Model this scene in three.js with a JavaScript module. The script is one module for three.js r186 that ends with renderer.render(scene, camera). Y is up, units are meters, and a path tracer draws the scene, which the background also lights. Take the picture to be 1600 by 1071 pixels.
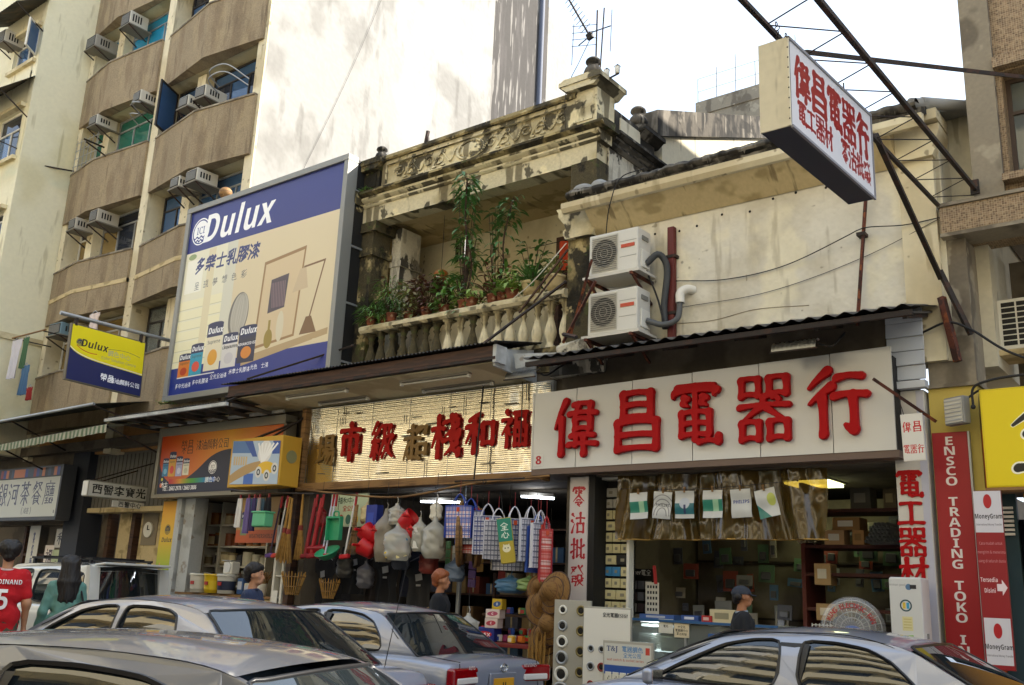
import * as THREE from 'three';
import { mergeGeometries } from 'three/addons/utils/BufferGeometryUtils.js';
import { RoundedBoxGeometry } from 'three/addons/geometries/RoundedBoxGeometry.js';

// ---------------------------------------------------------------- camera, sky, sun, exposure
const scene = new THREE.Scene();
const camera = new THREE.PerspectiveCamera(39.29, 1600 / 1071, 0.1, 600);
camera.position.set(0, 1.62, 11);
camera.rotation.order = 'YXZ';
camera.rotation.set(14.643 * Math.PI / 180, 38.313 * Math.PI / 180, 2.472 * Math.PI / 180);
const renderer = new THREE.WebGLRenderer({ antialias: true });
renderer.toneMapping = THREE.LinearToneMapping;
renderer.toneMappingExposure = 2.75;
renderer.shadowMap.enabled = true;
const SUN = new THREE.Vector3(0.56, 0.62, -0.55).normalize();
{
  const W = 512, H = 256, d = new Float32Array(W * H * 4);
  for (let j = 0; j < H; j++) for (let i = 0; i < W; i++) {
    const up = ((j + .5) / H - .5) * Math.PI, az = ((i + .5) / W - .5) * 2 * Math.PI;
    const x = Math.cos(az) * Math.cos(up), y = Math.sin(up), z = Math.sin(az) * Math.cos(up);
    const c = x * SUN.x + y * SUN.y + z * SUN.z, h = Math.max(0, y), o = (j * W + i) * 4;
    const glow = 0.55 * Math.exp((c - 1) * 9) + 0.25 * Math.exp((c - 1) * 2.2), haze = Math.exp(-h * 3.2);
    const t = y < -.02 ? .28 : .82;
    d[o] = t * (0.35 + 0.36 * haze + glow); d[o + 1] = t * (0.47 + 0.32 * haze + glow * .97); d[o + 2] = t * (0.66 + 0.24 * haze + glow * .88); d[o + 3] = 1;
  }
  const sky = new THREE.DataTexture(d, W, H, THREE.RGBAFormat, THREE.FloatType);
  sky.mapping = THREE.EquirectangularReflectionMapping; sky.magFilter = THREE.LinearFilter; sky.needsUpdate = true;
  scene.background = sky; scene.environment = sky;
}
const sun = new THREE.DirectionalLight(0xfff5e6, 5);
sun.position.copy(SUN).multiplyScalar(60).add(new THREE.Vector3(-10, 0, 0)); sun.target.position.set(-10, 0, 0);
sun.castShadow = true; sun.shadow.radius = 1;
Object.assign(sun.shadow.camera, { left: -45, right: 45, top: 45, bottom: -45, near: 1, far: 160 });
sun.name = 'sun'; scene.add(sun, sun.target);
// ---------------------------------------------------------------- helpers
let seed_ = 7;
const rnd = () => { seed_ = (seed_ + 0x6d2b79f5) | 0; let t = Math.imul(seed_ ^ (seed_ >>> 15), 1 | seed_); t = (t + Math.imul(t ^ (t >>> 7), 61 | t)) ^ t; return ((t ^ (t >>> 14)) >>> 0) / 4294967296; };
const rr = (a, b) => a + (b - a) * rnd(), pick = (a) => a[Math.floor(rnd() * a.length)];
const V = (x, y, z) => new THREE.Vector3(x, y, z), PI = Math.PI, lerp = (a, b, t) => a + (b - a) * t, sstep = (a, b, x) => { const t = Math.min(1, Math.max(0, (x - a) / (b - a))); return t * t * (3 - 2 * t); };
const names = {};
const numbered = (n) => { names[n] = (names[n] ?? -1) + 1; return names[n] ? n + '_' + String(names[n]).padStart(3, '0') : n; };
function finish(g, keepUV) {
  if (g.index) g = g.toNonIndexed();
  for (const k of Object.keys(g.attributes)) if (!(k === 'position' || k === 'normal' || (keepUV && k === 'uv'))) g.deleteAttribute(k);
  if (!g.attributes.normal) g.computeVertexNormals();
  g.morphAttributes = {};
  if (!keepUV) {
    const p = g.attributes.position.array, n = g.attributes.normal.array, uv = new Float32Array(p.length / 3 * 2);
    for (let t = 0; t < p.length; t += 9) {
      const ax = Math.abs(n[t] + n[t + 3] + n[t + 6]), ay = Math.abs(n[t + 1] + n[t + 4] + n[t + 7]), az = Math.abs(n[t + 2] + n[t + 5] + n[t + 8]);
      for (let k = 0; k < 3; k++) {
        const i = t + k * 3, o = i / 3 * 2;
        if (ay > ax && ay > az) { uv[o] = p[i]; uv[o + 1] = p[i + 2]; } else if (ax > az) { uv[o] = p[i + 2]; uv[o + 1] = p[i + 1]; } else { uv[o] = p[i]; uv[o + 1] = p[i + 1]; }
      }
    }
    g.setAttribute('uv', new THREE.BufferAttribute(uv, 2));
  }
  return g;
}
const M4 = (x = 0, y = 0, z = 0, rx = 0, ry = 0, rz = 0, s = 1) => new THREE.Matrix4().compose(V(x, y, z), new THREE.Quaternion().setFromEuler(new THREE.Euler(rx, ry, rz, 'YXZ')), typeof s === 'number' ? V(s, s, s) : s);
class B {
  constructor() { this.g = []; }
  add(g, m) { g = finish(g); if (m) { g.applyMatrix4(m); } this.g.push(finish(g)); return this; }
  box(x0, y0, z0, x1, y1, z1, bev = 0) {
    const w = x1 - x0, h = y1 - y0, d = z1 - z0, m = M4((x0 + x1) / 2, (y0 + y1) / 2, (z0 + z1) / 2);
    return this.add(bev ? new RoundedBoxGeometry(w, h, d, 1, Math.min(bev, w / 2.1, h / 2.1, d / 2.1)) : new THREE.BoxGeometry(w, h, d), m);
  }
  boxc(x, y, z, w, h, d, rx = 0, ry = 0, rz = 0, bev = 0) { return this.add(bev ? new RoundedBoxGeometry(w, h, d, 1, Math.min(bev, w / 2.1, h / 2.1, d / 2.1)) : new THREE.BoxGeometry(w, h, d), M4(x, y, z, rx, ry, rz)); }
  cyl(a, b, r0, r1 = r0, seg = 10, open = false) {
    const d = V().subVectors(b, a), l = d.length(), q = new THREE.Quaternion().setFromUnitVectors(V(0, 1, 0), d.normalize());
    return this.add(new THREE.CylinderGeometry(r1, r0, l, seg, 1, open), new THREE.Matrix4().compose(V().addVectors(a, b).multiplyScalar(.5), q, V(1, 1, 1)));
  }
  bar(a, b, w, d = w) { // square bar between two points
    const dir = V().subVectors(b, a), l = dir.length(), q = new THREE.Quaternion().setFromUnitVectors(V(0, 1, 0), dir.normalize());
    return this.add(new THREE.BoxGeometry(w, l, d), new THREE.Matrix4().compose(V().addVectors(a, b).multiplyScalar(.5), q, V(1, 1, 1)));
  }
  tube(pts, r, seg = 6, n = 0, closed = false) { return this.add(new THREE.TubeGeometry(new THREE.CatmullRomCurve3(pts, closed), n || pts.length * 5, r, seg, closed)); }
  lathe(pr, x, y, z, seg = 16, m) { const g = new THREE.LatheGeometry(pr.map((p) => new THREE.Vector2(p[0], p[1])), seg); return this.add(g, m ?? M4(x, y, z)); }
  sph(x, y, z, r, sx = 1, sy = 1, sz = 1, ws = 12, hs = 8) { return this.add(new THREE.SphereGeometry(r, ws, hs), M4(x, y, z, 0, 0, 0, V(sx, sy, sz))); }
  prism(pts, axis, a, b, holes = []) { // polygon extruded along axis; pts are (x,y) for z, (z,y) for x, (x,z) for y
    const s = new THREE.Shape(pts.map((p) => new THREE.Vector2(...p)));
    for (const h of holes) s.holes.push(new THREE.Path(h.map((p) => new THREE.Vector2(...p))));
    const g = new THREE.ExtrudeGeometry(s, { depth: b - a, bevelEnabled: false });
    g.translate(0, 0, a);
    if (axis === 'x') g.applyMatrix4(new THREE.Matrix4().set(0, 0, 1, 0, 0, 1, 0, 0, 1, 0, 0, 0, 0, 0, 0, 1));
    if (axis === 'y') g.applyMatrix4(new THREE.Matrix4().set(1, 0, 0, 0, 0, 0, 1, 0, 0, 1, 0, 0, 0, 0, 0, 1));
    if (axis !== 'z') { const p = g.attributes.position.array, n = g.attributes.normal.array; for (let i = 0; i < p.length; i += 9) for (let k = 0; k < 3; k++) { let t = p[i + 3 + k]; p[i + 3 + k] = p[i + 6 + k]; p[i + 6 + k] = t; t = n[i + 3 + k]; n[i + 3 + k] = n[i + 6 + k]; n[i + 6 + k] = t; } }
    return this.add(g);
  }
  geo() { const g = mergeGeometries(this.g); return g; }
}
const nb = () => new B();
function grid(nu, nv, f, keepUV = false) { // smooth surface through f(u, v) -> [x, y, z]
  const p = [], uv = [], ix = [];
  for (let j = 0; j <= nv; j++) for (let i = 0; i <= nu; i++) { const q = f(i / nu, j / nv); p.push(q[0], q[1], q[2]); uv.push(i / nu, j / nv); }
  for (let j = 0; j < nv; j++) for (let i = 0; i < nu; i++) { const a = j * (nu + 1) + i, b = a + 1, c = a + nu + 1, d = c + 1; ix.push(a, b, d, a, d, c); }
  const g = new THREE.BufferGeometry(); g.setAttribute('position', new THREE.Float32BufferAttribute(p, 3)); g.setAttribute('uv', new THREE.Float32BufferAttribute(uv, 2)); g.setIndex(ix); g.computeVertexNormals();
  return finish(g, keepUV);
}
function mesh(name, b, m, parent, label) {
  const o = new THREE.Mesh(b instanceof B ? b.geo() : finish(b, true), m);
  o.name = parent ? name : numbered(name); o.castShadow = o.receiveShadow = true;
  if (label) o.userData.label = label;
  (parent ?? scene).add(o); return o;
}
function tag(o, label, category, group) { o.userData.label = label; if (category) o.userData.category = category; if (group) o.userData.group = group; return o; }
function thing(name, label, category, pos = [0, 0, 0], turn = 0, group) {
  const o = new THREE.Group(); o.name = numbered(name); o.position.set(...pos); o.rotation.y = turn; scene.add(o); return tag(o, label, category, group);
}
function copyOf(o, pos, turn, label, extra) {
  const c = o.clone(); c.name = numbered(o.name.replace(/_\d+$/, '')); c.userData = { ...o.userData }; if (label) c.userData.label = label;
  c.position.set(...pos); c.rotation.y = turn ?? o.rotation.y; if (extra) extra(c); scene.add(c); return c;
}
const struct = (o) => { o.userData.kind = 'structure'; return o; };
const stuff = (o) => { o.userData.kind = 'stuff'; return o; };

// ---------------------------------------------------------------- noise and surface textures
const hash = (x, y, s) => { let h = Math.imul(x, 374761393) ^ Math.imul(y, 668265263) ^ Math.imul(s, 2147483647 - 1013); h = Math.imul(h ^ (h >>> 13), 1274126177); return ((h ^ (h >>> 16)) >>> 0) / 4294967296; };
function vnoise(x, y, px, py, s) {
  const xi = Math.floor(x), yi = Math.floor(y), fx = x - xi, fy = y - yi, u = fx * fx * (3 - 2 * fx), v = fy * fy * (3 - 2 * fy);
  const w = (a, p) => ((a % p) + p) % p, x0 = w(xi, px), x1 = w(xi + 1, px), y0 = w(yi, py), y1 = w(yi + 1, py);
  return lerp(lerp(hash(x0, y0, s), hash(x1, y0, s), u), lerp(hash(x0, y1, s), hash(x1, y1, s), u), v);
}
function fbm(x, y, px, py, oct, s) { let a = .5, t = 0, n = 0; for (let i = 0; i < oct; i++) { t += a * vnoise(x, y, px, py, s + i * 17); n += a; a *= .55; x *= 2; y *= 2; px *= 2; py *= 2; } return t / n; }
const hex = (h) => { const c = new THREE.Color(h); return [c.r, c.g, c.b]; }; // linear
// layers: {c: colour, f: [fu, fv] cells over the tile, o: octaves, lo, hi: thresholds, a: strength}; grain: fine speckle; bump from grain and layers' h
function surf(N, metres, base, layers, { grain = .06, gf = 96, bump = .004, rough = .9, seed = 1, rvar = 0, extra = {} } = {}) {
  const col = new Uint8Array(N * N * 4), bm = new Uint8Array(N * N * 4), b = hex(base), L = layers.map((l, i) => ({ ...l, rgb: hex(l.c), s: seed * 101 + i * 31 }));
  const enc = (v) => Math.round(255 * Math.min(1, Math.max(0, v <= .0031308 ? v * 12.92 : 1.055 * Math.pow(v, 1 / 2.4) - .055)));
  for (let j = 0; j < N; j++) for (let i = 0; i < N; i++) {
    const u = i / N, v = j / N, o = (j * N + i) * 4;
    const g = (fbm(u * gf, v * gf, gf, gf, 2, seed * 7 + 3) - .5) * 2, g2 = (fbm(u * 6, v * 6, 6, 6, 4, seed * 7 + 5) - .5) * 2;
    let r = b[0], gg = b[1], bb = b[2], h = .5 + g * .22 + g2 * .2;
    for (const l of L) {
      const m = sstep(l.lo, l.hi, fbm(u * l.f[0], v * l.f[1], l.f[0], l.f[1], l.o ?? 4, l.s)) * (l.a ?? 1);
      r = lerp(r, l.rgb[0], m); gg = lerp(gg, l.rgb[1], m); bb = lerp(bb, l.rgb[2], m); h += m * (l.h ?? 0);
    }
    const k = 1 + grain * g + grain * .6 * g2;
    col[o] = enc(r * k); col[o + 1] = enc(gg * k); col[o + 2] = enc(bb * k); col[o + 3] = 255;
    bm[o] = bm[o + 1] = bm[o + 2] = Math.round(255 * Math.min(1, Math.max(0, h))); bm[o + 3] = 255;
  }
  const T = (d, srgb) => { const t = new THREE.DataTexture(d, N, N); t.wrapS = t.wrapT = THREE.RepeatWrapping; t.magFilter = THREE.LinearFilter; t.minFilter = THREE.LinearMipmapLinearFilter; if (srgb) t.colorSpace = THREE.SRGBColorSpace; t.repeat.set(1 / metres, 1 / metres); t.needsUpdate = true; return t; };
  const tc = T(col, true);
  return new THREE.MeshStandardMaterial({ map: tc, bumpMap: layers.some((l) => l.h) || seed === 53 || seed === 43 ? T(bm) : tc, bumpScale: bump, roughness: rough, ...extra });
}
const matCache = {};
const mat = (c, r = .8, m = 0) => matCache[c + '|' + r + '|' + m] ??= new THREE.MeshStandardMaterial({ color: c, roughness: r, metalness: m });
const phys = (o) => new THREE.MeshPhysicalMaterial(o);
function canvasTex(w, h, draw) { const c = document.createElement('canvas'); c.width = w; c.height = h; const x = c.getContext('2d'); draw(x, w, h); const t = new THREE.CanvasTexture(c); t.colorSpace = THREE.SRGBColorSpace; t.anisotropy = 8; return t; }
const printMat = (w, h, draw, rough = .45, extra = {}) => new THREE.MeshStandardMaterial({ map: canvasTex(w, h, draw), roughness: rough, ...extra });
// a flat printed face: quad a (lower left), b (lower right), c (upper right), d (upper left) with its uv
function face(a, b, c, d, n = 1) {
  return grid(n, n, (u, v) => { const p = V().lerpVectors(V(...a), V(...b), u), q = V().lerpVectors(V(...d), V(...c), u); p.lerp(q, v); return [p.x, p.y, p.z]; }, true);
}
// ---------------------------------------------------------------- Chinese characters as strokes on a 100 x 100 grid; 'X@x0,y0,x1,y1' places another entry in a box
const GL = {
  a: '80000050 45334599', W: '20088008 35082825 76087625 05259525 25362554 25367536 75367554 25547554 12668866 30662882 03829782 55665599', k: '00000099 000099009999 00999999', R: '00000099 000099009999 00499949 00999999',
  偉: 'a@0,2,30,98 W@30,2,99,99', 昌: 'R@20,2,80,44 R@8,52,92,98', yu: '12008800 08200542 08209420 94208842 50005099 26423650 26663680 64427450 64667480', dian: '22002270 22007800 78007870 22357835 22707870 5000508058929692 96929675',
  電: 'yu@0,2,99,42 dian@0,46,99,99', quan: '04359635 5000463506 46350799 52369499 68007812', 器: 'k@8,2,40,28 k@60,2,92,28 k@8,72,40,98 k@60,72,92,98 quan@0,32,99,72',
  chi: '85000525 99250550 60446099', 行: 'chi@0,2,40,99 50149214 4442 44429942 7642769462 76946286', shi4: '45006212 052590250565 90250565 50505099 60529068', tian: '00000099 000099009999 00999999 50005099 00509950',
  福: 'shi4@0,2,40,99 48089808 k@56,18,90,38 tian@52,48,96,97', he: '75052018 02359835 50145099 48360275 52389870', 和: 'he@0,2,58,99 k@62,32,97,80', mu: '00309930 50005099 50320075 52349562', ge: '02309022 4800586095959775 85451595 70028514',
  棧: 'mu@0,2,42,99 ge@40,2,99,52 ge@40,46,99,98', zou: '20147614 48004836 02369836 48404888 48608060 28500295 15753590 35909994', zhao: '04088808 88088240 82407036 46080042', 超: 'zou@0,2,70,99 zhao@54,4,97,50 k@58,56,94,80', si: '60001828 18285530 85202052 20529050 50505099 30651590 70658886',
  級: 'si@0,2,40,99 ji@40,4,99,98', ji: '10087508 75086038 60389238 92386070 60702099 35083055 30550298 38406075 60759898', 市: '50005414 05189518 18361882 18368236 82368278 82787274 50185099', tu: '05359535 50005085 00929980', yang: '85008540 46464646 02469946 28500275 25609660 96608699 86997492 50622295 72624499', 場: 'tu@0,5,36,95 R@52,2,88,36 yang@36,5,99,99',
  工: '12148814 50145088 03889788', cai: '02289828 65006595 65954586 62320580', 材: 'mu@0,2,44,99 cai@46,2,99,99', 零: 'yu@0,2,99,40 50420872 50429272 36666266 26787278 72785692 44866099', shui: '15056518 00385050 10987055', gu: '02269826 50005052 k@15,54,85,97', 沽: 'shui@0,2,30,98 gu@34,2,99,99',
  shou: '05289528 55005595 55953086 00669552', bi: '12051288 12884578 12424242 62006286 62867294 72949994 99949978 96304848', 批: 'shou@0,2,36,99 bi@38,4,99,98', 發: '08124012 40120244 16223032 60049744 88047220 14564256 42564268 42681668 16681482 14824482 44823899 58505466 58508450 84508664 86649864 56749074 90745299 62789899', huo: '45003340 33400299 40409095 05202045 90187050',
  榮: 'huo@4,0,46,34 huo@54,0,96,34 06360452 06369436 94369050 mu@14,44,86,99', qi: 'mu@10,0,90,46 50360066 50369966 50545099 20643574 75606272 40760896 62769296', 漆: 'shui@0,2,30,98 qi@32,2,99,99', you: '08300896 08309230 92309296 08969296 50005096 08629262', 油: 'shui@0,2,30,98 you@34,2,99,99',
  yan: '50005608 10149014 30166832 72162634 05389538 14380099 80463060 85602878 95742299', ye: '00069906 50084020 12221276 12228822 88228876 12408840 12588858 12768876 36800499 64809898', 顏: 'yan@0,2,50,99 ye@52,2,99,99', mi: '15083028 88056828 00429942 50005099 46460288 54469682', dou: '20124226 12363650 00729960 70007099', 料: 'mi@0,2,48,99 dou@50,2,99,99', 公: '36060448 62049744 50422288 22887682 68648896', 司: '08089008 90089092 90927486 12306830 k@16,48,64,86',
  xi: '50000545 40189218 92181099 32405558', 多: 'xi@14,0,84,52 xi@10,44,92,99', 樂: 'R@37,6,63,42 52004608 24040620 06202620 28160442 04422842 86047020 70208820 94146842 68429642 mu@8,50,92,99', 士: '02349834 50025092 16928492', 乳: '52000812 10221634 28203232 52164232 08445044 50443256 32563296 32962090 02706062 72027286 72868096 80969896 98969878', yue: '15001560 15600099 15008500 85008595 85956588 15308530 15588558', liu: '02044404 44044236 08142020 02343622 54049604 96049436 60147220 54348822 50380464 50389762 62563070 70662484 78781899', 膠: 'yue@0,2,34,99 liu@34,2,99,99',
  wang: '08059205 12489048 02969896 50055096', 呈: 'k@22,2,78,32 wang@4,44,96,98', jian: '18001860 18008200 82008260 18208220 18408240 18608260 38620298 64626492 64929892 98929876', 現: 'wang@0,10,38,90 jian@40,2,99,98', 夢: '04129612 30003024 70007024 14281448 14288628 86288648 14488648 38283848 62286248 06540668 06549454 94549066 46581484 42687668 76682099', xin: '10200680 28083278 32787284 72847448 48005438 82089260', 想: 'mu@2,0,46,54 jm@56,4,94,54 xin@4,60,96,98', jm: '00000099 000099009999 00339933 00669966 00999999', 色: '40000834 32167216 72165634 14361460 14368636 86368660 14608660 50365060 14601484 14842694 26949694 96949678', 彩: 'cai2@0,2,58,99 95003032 98345566 99625099', cai2: '90001012 14222436 46185032 86147034 00489948 50405099 46500288 54509882',
  jin: '50000036 50009834 22367836 12568856 50365092 22663282 80646882 02949892', gen: '18048204 82048244 18248224 18448244 18041896 18965682 88526266 42489898', 銀: 'jin@0,2,48,99 gen@50,2,99,99', ke: '00109910 80108094 80946088 k@12,32,56,68', 河: 'shui@0,2,30,98 ke@34,2,99,99', 茶: '04129612 30003024 70007024 50220458 50229658 20608060 50445099 36701692 64708692', 餐: '30003014 30084808 24140436 16204420 44201246 20283034 56069006 90065644 60129640 50420470 50429768 28642884 28647264 72647284 28747274 28847284 28602897 28975090 62849099',
  廳: '50005408 12129812 12121260 12600099 20245424 28242862 46244666 28364636 28484648 20645460 24745074 24845084 20955495 36743695 60269726 78187836 62366256 62369636 96369656 62569656 74367456 84368456 60649864 64766092 70747095 70959095 90959082 80728482 94749886', niao: '50003008 10081060 10089008 90089040 10249024 10409040 10569956 10609660 96609296 92967692 15750895 35753890 58756090', 鴻: 'shui@0,2,22,98 工@24,26,48,76 niao@48,0,99,99', 基: '04149614 28002856 72007256 28287228 28427242 02569856 30581272 70588872 28787278 50645096 08969296',
  西: '03089708 12301292 12308830 88308892 12928892 38083844 38442658 62086252 62528056', 醫: '06044804 08040844 08445044 20101418 16184618 14284628 30183040 32304640 60045622 60048404 84048618 86189718 56269026 90265446 64309746 08549254 18661898 18668266 82668298 18988298 40544076 60546076 18868286', 李: 'mu@6,0,94,54 20587858 78585272 52725296 52963692 04789678', 寶: '50005208 06120626 06129412 94129024 wang@14,24,44,50 62205428 56309030 54409240 73227352 58425854 58549054 90549042 24582486 24587658 76587686 24677667 24767676 24867686 40881699 62888699', 光: '50005040 18083028 84067028 02429842 38423470 34700497 62426288 62887295 72959795 97959776',
  yan2: '45005508 00189918 16348434 16488448 k@16,62,84,98', zhou: '08040860 08600099 08049404 94049495 94957890 22228022 51105140 18408440 k@28,54,72,84', 調: 'yan2@0,2,36,99 zhou@40,2,99,99', 中: 'k@10,24,90,66 50005099', 心: '12400276 30303484 34844892 48927690 76907868 46105834 80309862', 木: 'mu@2,0,98,99', 土: 'tu@0,0,99,90', 米: 'mi@0,0,99,99', 田: 'tian@8,10,92,92', 大: 'quan@0,0,99,99', 日: 'R@16,4,84,96', 月: 'yue@8,0,92,99', 全: '50000430 50009630 22447844 26687468 06949494 50445094', 
};
const strokeCache = {};
function strokes(k) {
  if (strokeCache[k]) return strokeCache[k];
  const out = [];
  for (const t of (GL[k] ?? '').split(' ')) {
    if (!t) continue;
    const at = t.indexOf('@');
    if (at > 0) { const [x0, y0, x1, y1] = t.slice(at + 1).split(',').map(Number); for (const s of strokes(t.slice(0, at))) out.push(s.map(([x, y]) => [x0 + x / 99 * (x1 - x0), y0 + y / 99 * (y1 - y0)])); } else {
      const p = []; for (let i = 0; i + 3 < t.length; i += 4) p.push([+t.slice(i, i + 2), +t.slice(i + 2, i + 4)]);
      if (p.length > 1) out.push(p);
    }
  }
  return strokeCache[k] = out;
}
// draws one character into a box; brush > 0 varies the stroke width as a brush does
function glyph(x, ch, cx, cy, w, h, weight, brush = 0, slant = 0) {
  if (brush) weight *= Math.min(1.05, Math.max(.6, 1.22 - strokes(ch).length / 42));
  const P = (p) => { const u = p[0] / 100 - .5, v = p[1] / 100 - .5; return [cx + u * w - slant * v * h, cy + v * h]; };
  for (const s of strokes(ch)) {
    if (!brush) {
      x.lineWidth = weight * w; x.lineCap = 'square'; x.lineJoin = 'miter'; x.beginPath();
      s.forEach((p, i) => (i ? x.lineTo(...P(p)) : x.moveTo(...P(p)))); x.stroke();
    } else {
      for (let i = 0; i + 1 < s.length; i++) {
        const a = P(s[i]), b = P(s[i + 1]), dx = b[0] - a[0], dy = b[1] - a[1], L = Math.hypot(dx, dy), n = Math.max(3, Math.ceil(L / (weight * w * .22))), horiz = Math.abs(dx) > 2 * Math.abs(dy);
        for (let k = 0; k <= n; k++) {
          const t = k / n, fall = !horiz && Math.abs(dx) > .3 * Math.abs(dy);
          let r = weight * w * .5 * (horiz ? .82 : 1.08) * (1 + brush * (.3 * Math.exp(-t * 6) + (fall ? -.62 * t * t : .14 * Math.exp(-(1 - t) * 7)) - .14 * Math.sin(t * PI)));
          const bow = Math.sin(t * PI) * brush * .025 * w * (horiz ? -1 : fall ? -.8 : .3);
          x.save(); x.translate(a[0] + dx * t + (horiz ? 0 : bow), a[1] + dy * t + (horiz ? bow : 0)); x.rotate(-.6); x.beginPath(); x.ellipse(0, 0, r * 1.12, r * .92, 0, 0, 7); x.fill(); x.restore();
        }
      }
    }
  }
}
function zh(x, str, cx, cy, size, { w = 1, weight = .1, brush = 0, step = 1.12, vertical = false, slant = 0, color } = {}) { // centred line of characters
  if (color) x.fillStyle = x.strokeStyle = color;
  const n = [...str];
  n.forEach((c, i) => { const o = (i - (n.length - 1) / 2) * size * step * (vertical ? 1 : w); if (c !== ' ') glyph(x, c, vertical ? cx : cx + o, vertical ? cy + o : cy, size * w, size, weight, brush, slant); });
}
function txt(x, s, px, py, size, { font = 'sans-serif', bold = true, align = 'center', color, sx = 1, italic = 0 } = {}) {
  x.save(); if (color) x.fillStyle = color; x.translate(px, py); x.transform(sx, 0, -italic, 1, 0, 0); x.font = (bold ? 'bold ' : '') + size + 'px ' + font; x.textAlign = align; x.textBaseline = 'alphabetic'; x.fillText(s, 0, 0); x.restore();
}
// one brushed character as a bevelled solid, size 1 x 1 centred on 0, facing +z
const solidCache = {};
function solidChar(ch, weight, brush, depth) {
  const key = ch + weight; if (solidCache[key]) return solidCache[key];
  const N = 84, c = document.createElement('canvas'); c.width = c.height = N; const x = c.getContext('2d'); x.fillStyle = '#fff';
  glyph(x, ch, N / 2, N / 2, N * .8, N * .8, weight, brush);
  const d = x.getImageData(0, 0, N, N).data, f = (i, j) => (i < 1 || j < 1 || i >= N - 1 || j >= N - 1 ? -.5 : d[(j * N + i) * 4 + 3] / 255 - .5), seg = new Map(), K = (p) => p[0].toFixed(3) + ',' + p[1].toFixed(3);
  const put = (a, b) => { const k = K(a); if (!seg.has(k)) seg.set(k, []); seg.get(k).push([a, b]); };
  for (let j = 0; j < N - 1; j++) for (let i = 0; i < N - 1; i++) {
    const q = [[i, j], [i + 1, j], [i + 1, j + 1], [i, j + 1]], v = q.map((p) => f(...p)), e = (a, b) => { const t = v[a] / (v[a] - v[b]); return [lerp(q[a][0], q[b][0], t), lerp(q[a][1], q[b][1], t)]; };
    const edges = []; for (let k = 0; k < 4; k++) { const n = (k + 1) % 4; if ((v[k] > 0) !== (v[n] > 0)) edges.push({ p: v[k] > 0 ? e(k, n) : e(n, k), out: v[k] > 0 }); }
    if (edges.length === 2) { const o = edges.find((s) => s.out), w = edges.find((s) => !s.out); put(o.p, w.p); } else if (edges.length === 4) { for (let k = 0; k < 4; k++) if (edges[k].out) put(edges[k].p, edges[(k + 3) % 4].p); }
  }
  const loops = [];
  while (seg.size) {
    const [k0, l0] = seg.entries().next().value; let k = k0; const loop = [];
    for (let n = 0; n < 5000; n++) { const l = seg.get(k); if (!l) break; const s = l.pop(); if (!l.length) seg.delete(k); loop.push(s[0]); k = K(s[1]); if (k === k0) break; }
    if (loop.length > 6) loops.push(loop.filter((_, i) => i % 2 === 0).map((p) => new THREE.Vector2(p[0] / N - .5, .5 - p[1] / N)));
  }
  const area = loops.map((l) => THREE.ShapeUtils.area(l)), big = area.reduce((m, a) => (Math.abs(a) > Math.abs(m) ? a : m), 0), sh = [];
  loops.forEach((l, i) => { if (area[i] * big > 0) sh.push({ s: new THREE.Shape(l), l }); });
  const inside = (p, l) => { let r = false; for (let i = 0, j = l.length - 1; i < l.length; j = i++) if ((l[i].y > p.y) !== (l[j].y > p.y) && p.x < (l[j].x - l[i].x) * (p.y - l[i].y) / (l[j].y - l[i].y) + l[i].x) r = !r; return r; };
  loops.forEach((l, i) => { if (area[i] * big < 0) { const o = sh.find((s) => inside(l[0], s.l)); if (o) o.s.holes.push(new THREE.Path(l)); } });
  return solidCache[key] = finish(new THREE.ExtrudeGeometry(sh.map((s) => s.s), { depth, bevelEnabled: true, bevelThickness: .012, bevelSize: .008, bevelSegments: 1 }));
}
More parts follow.
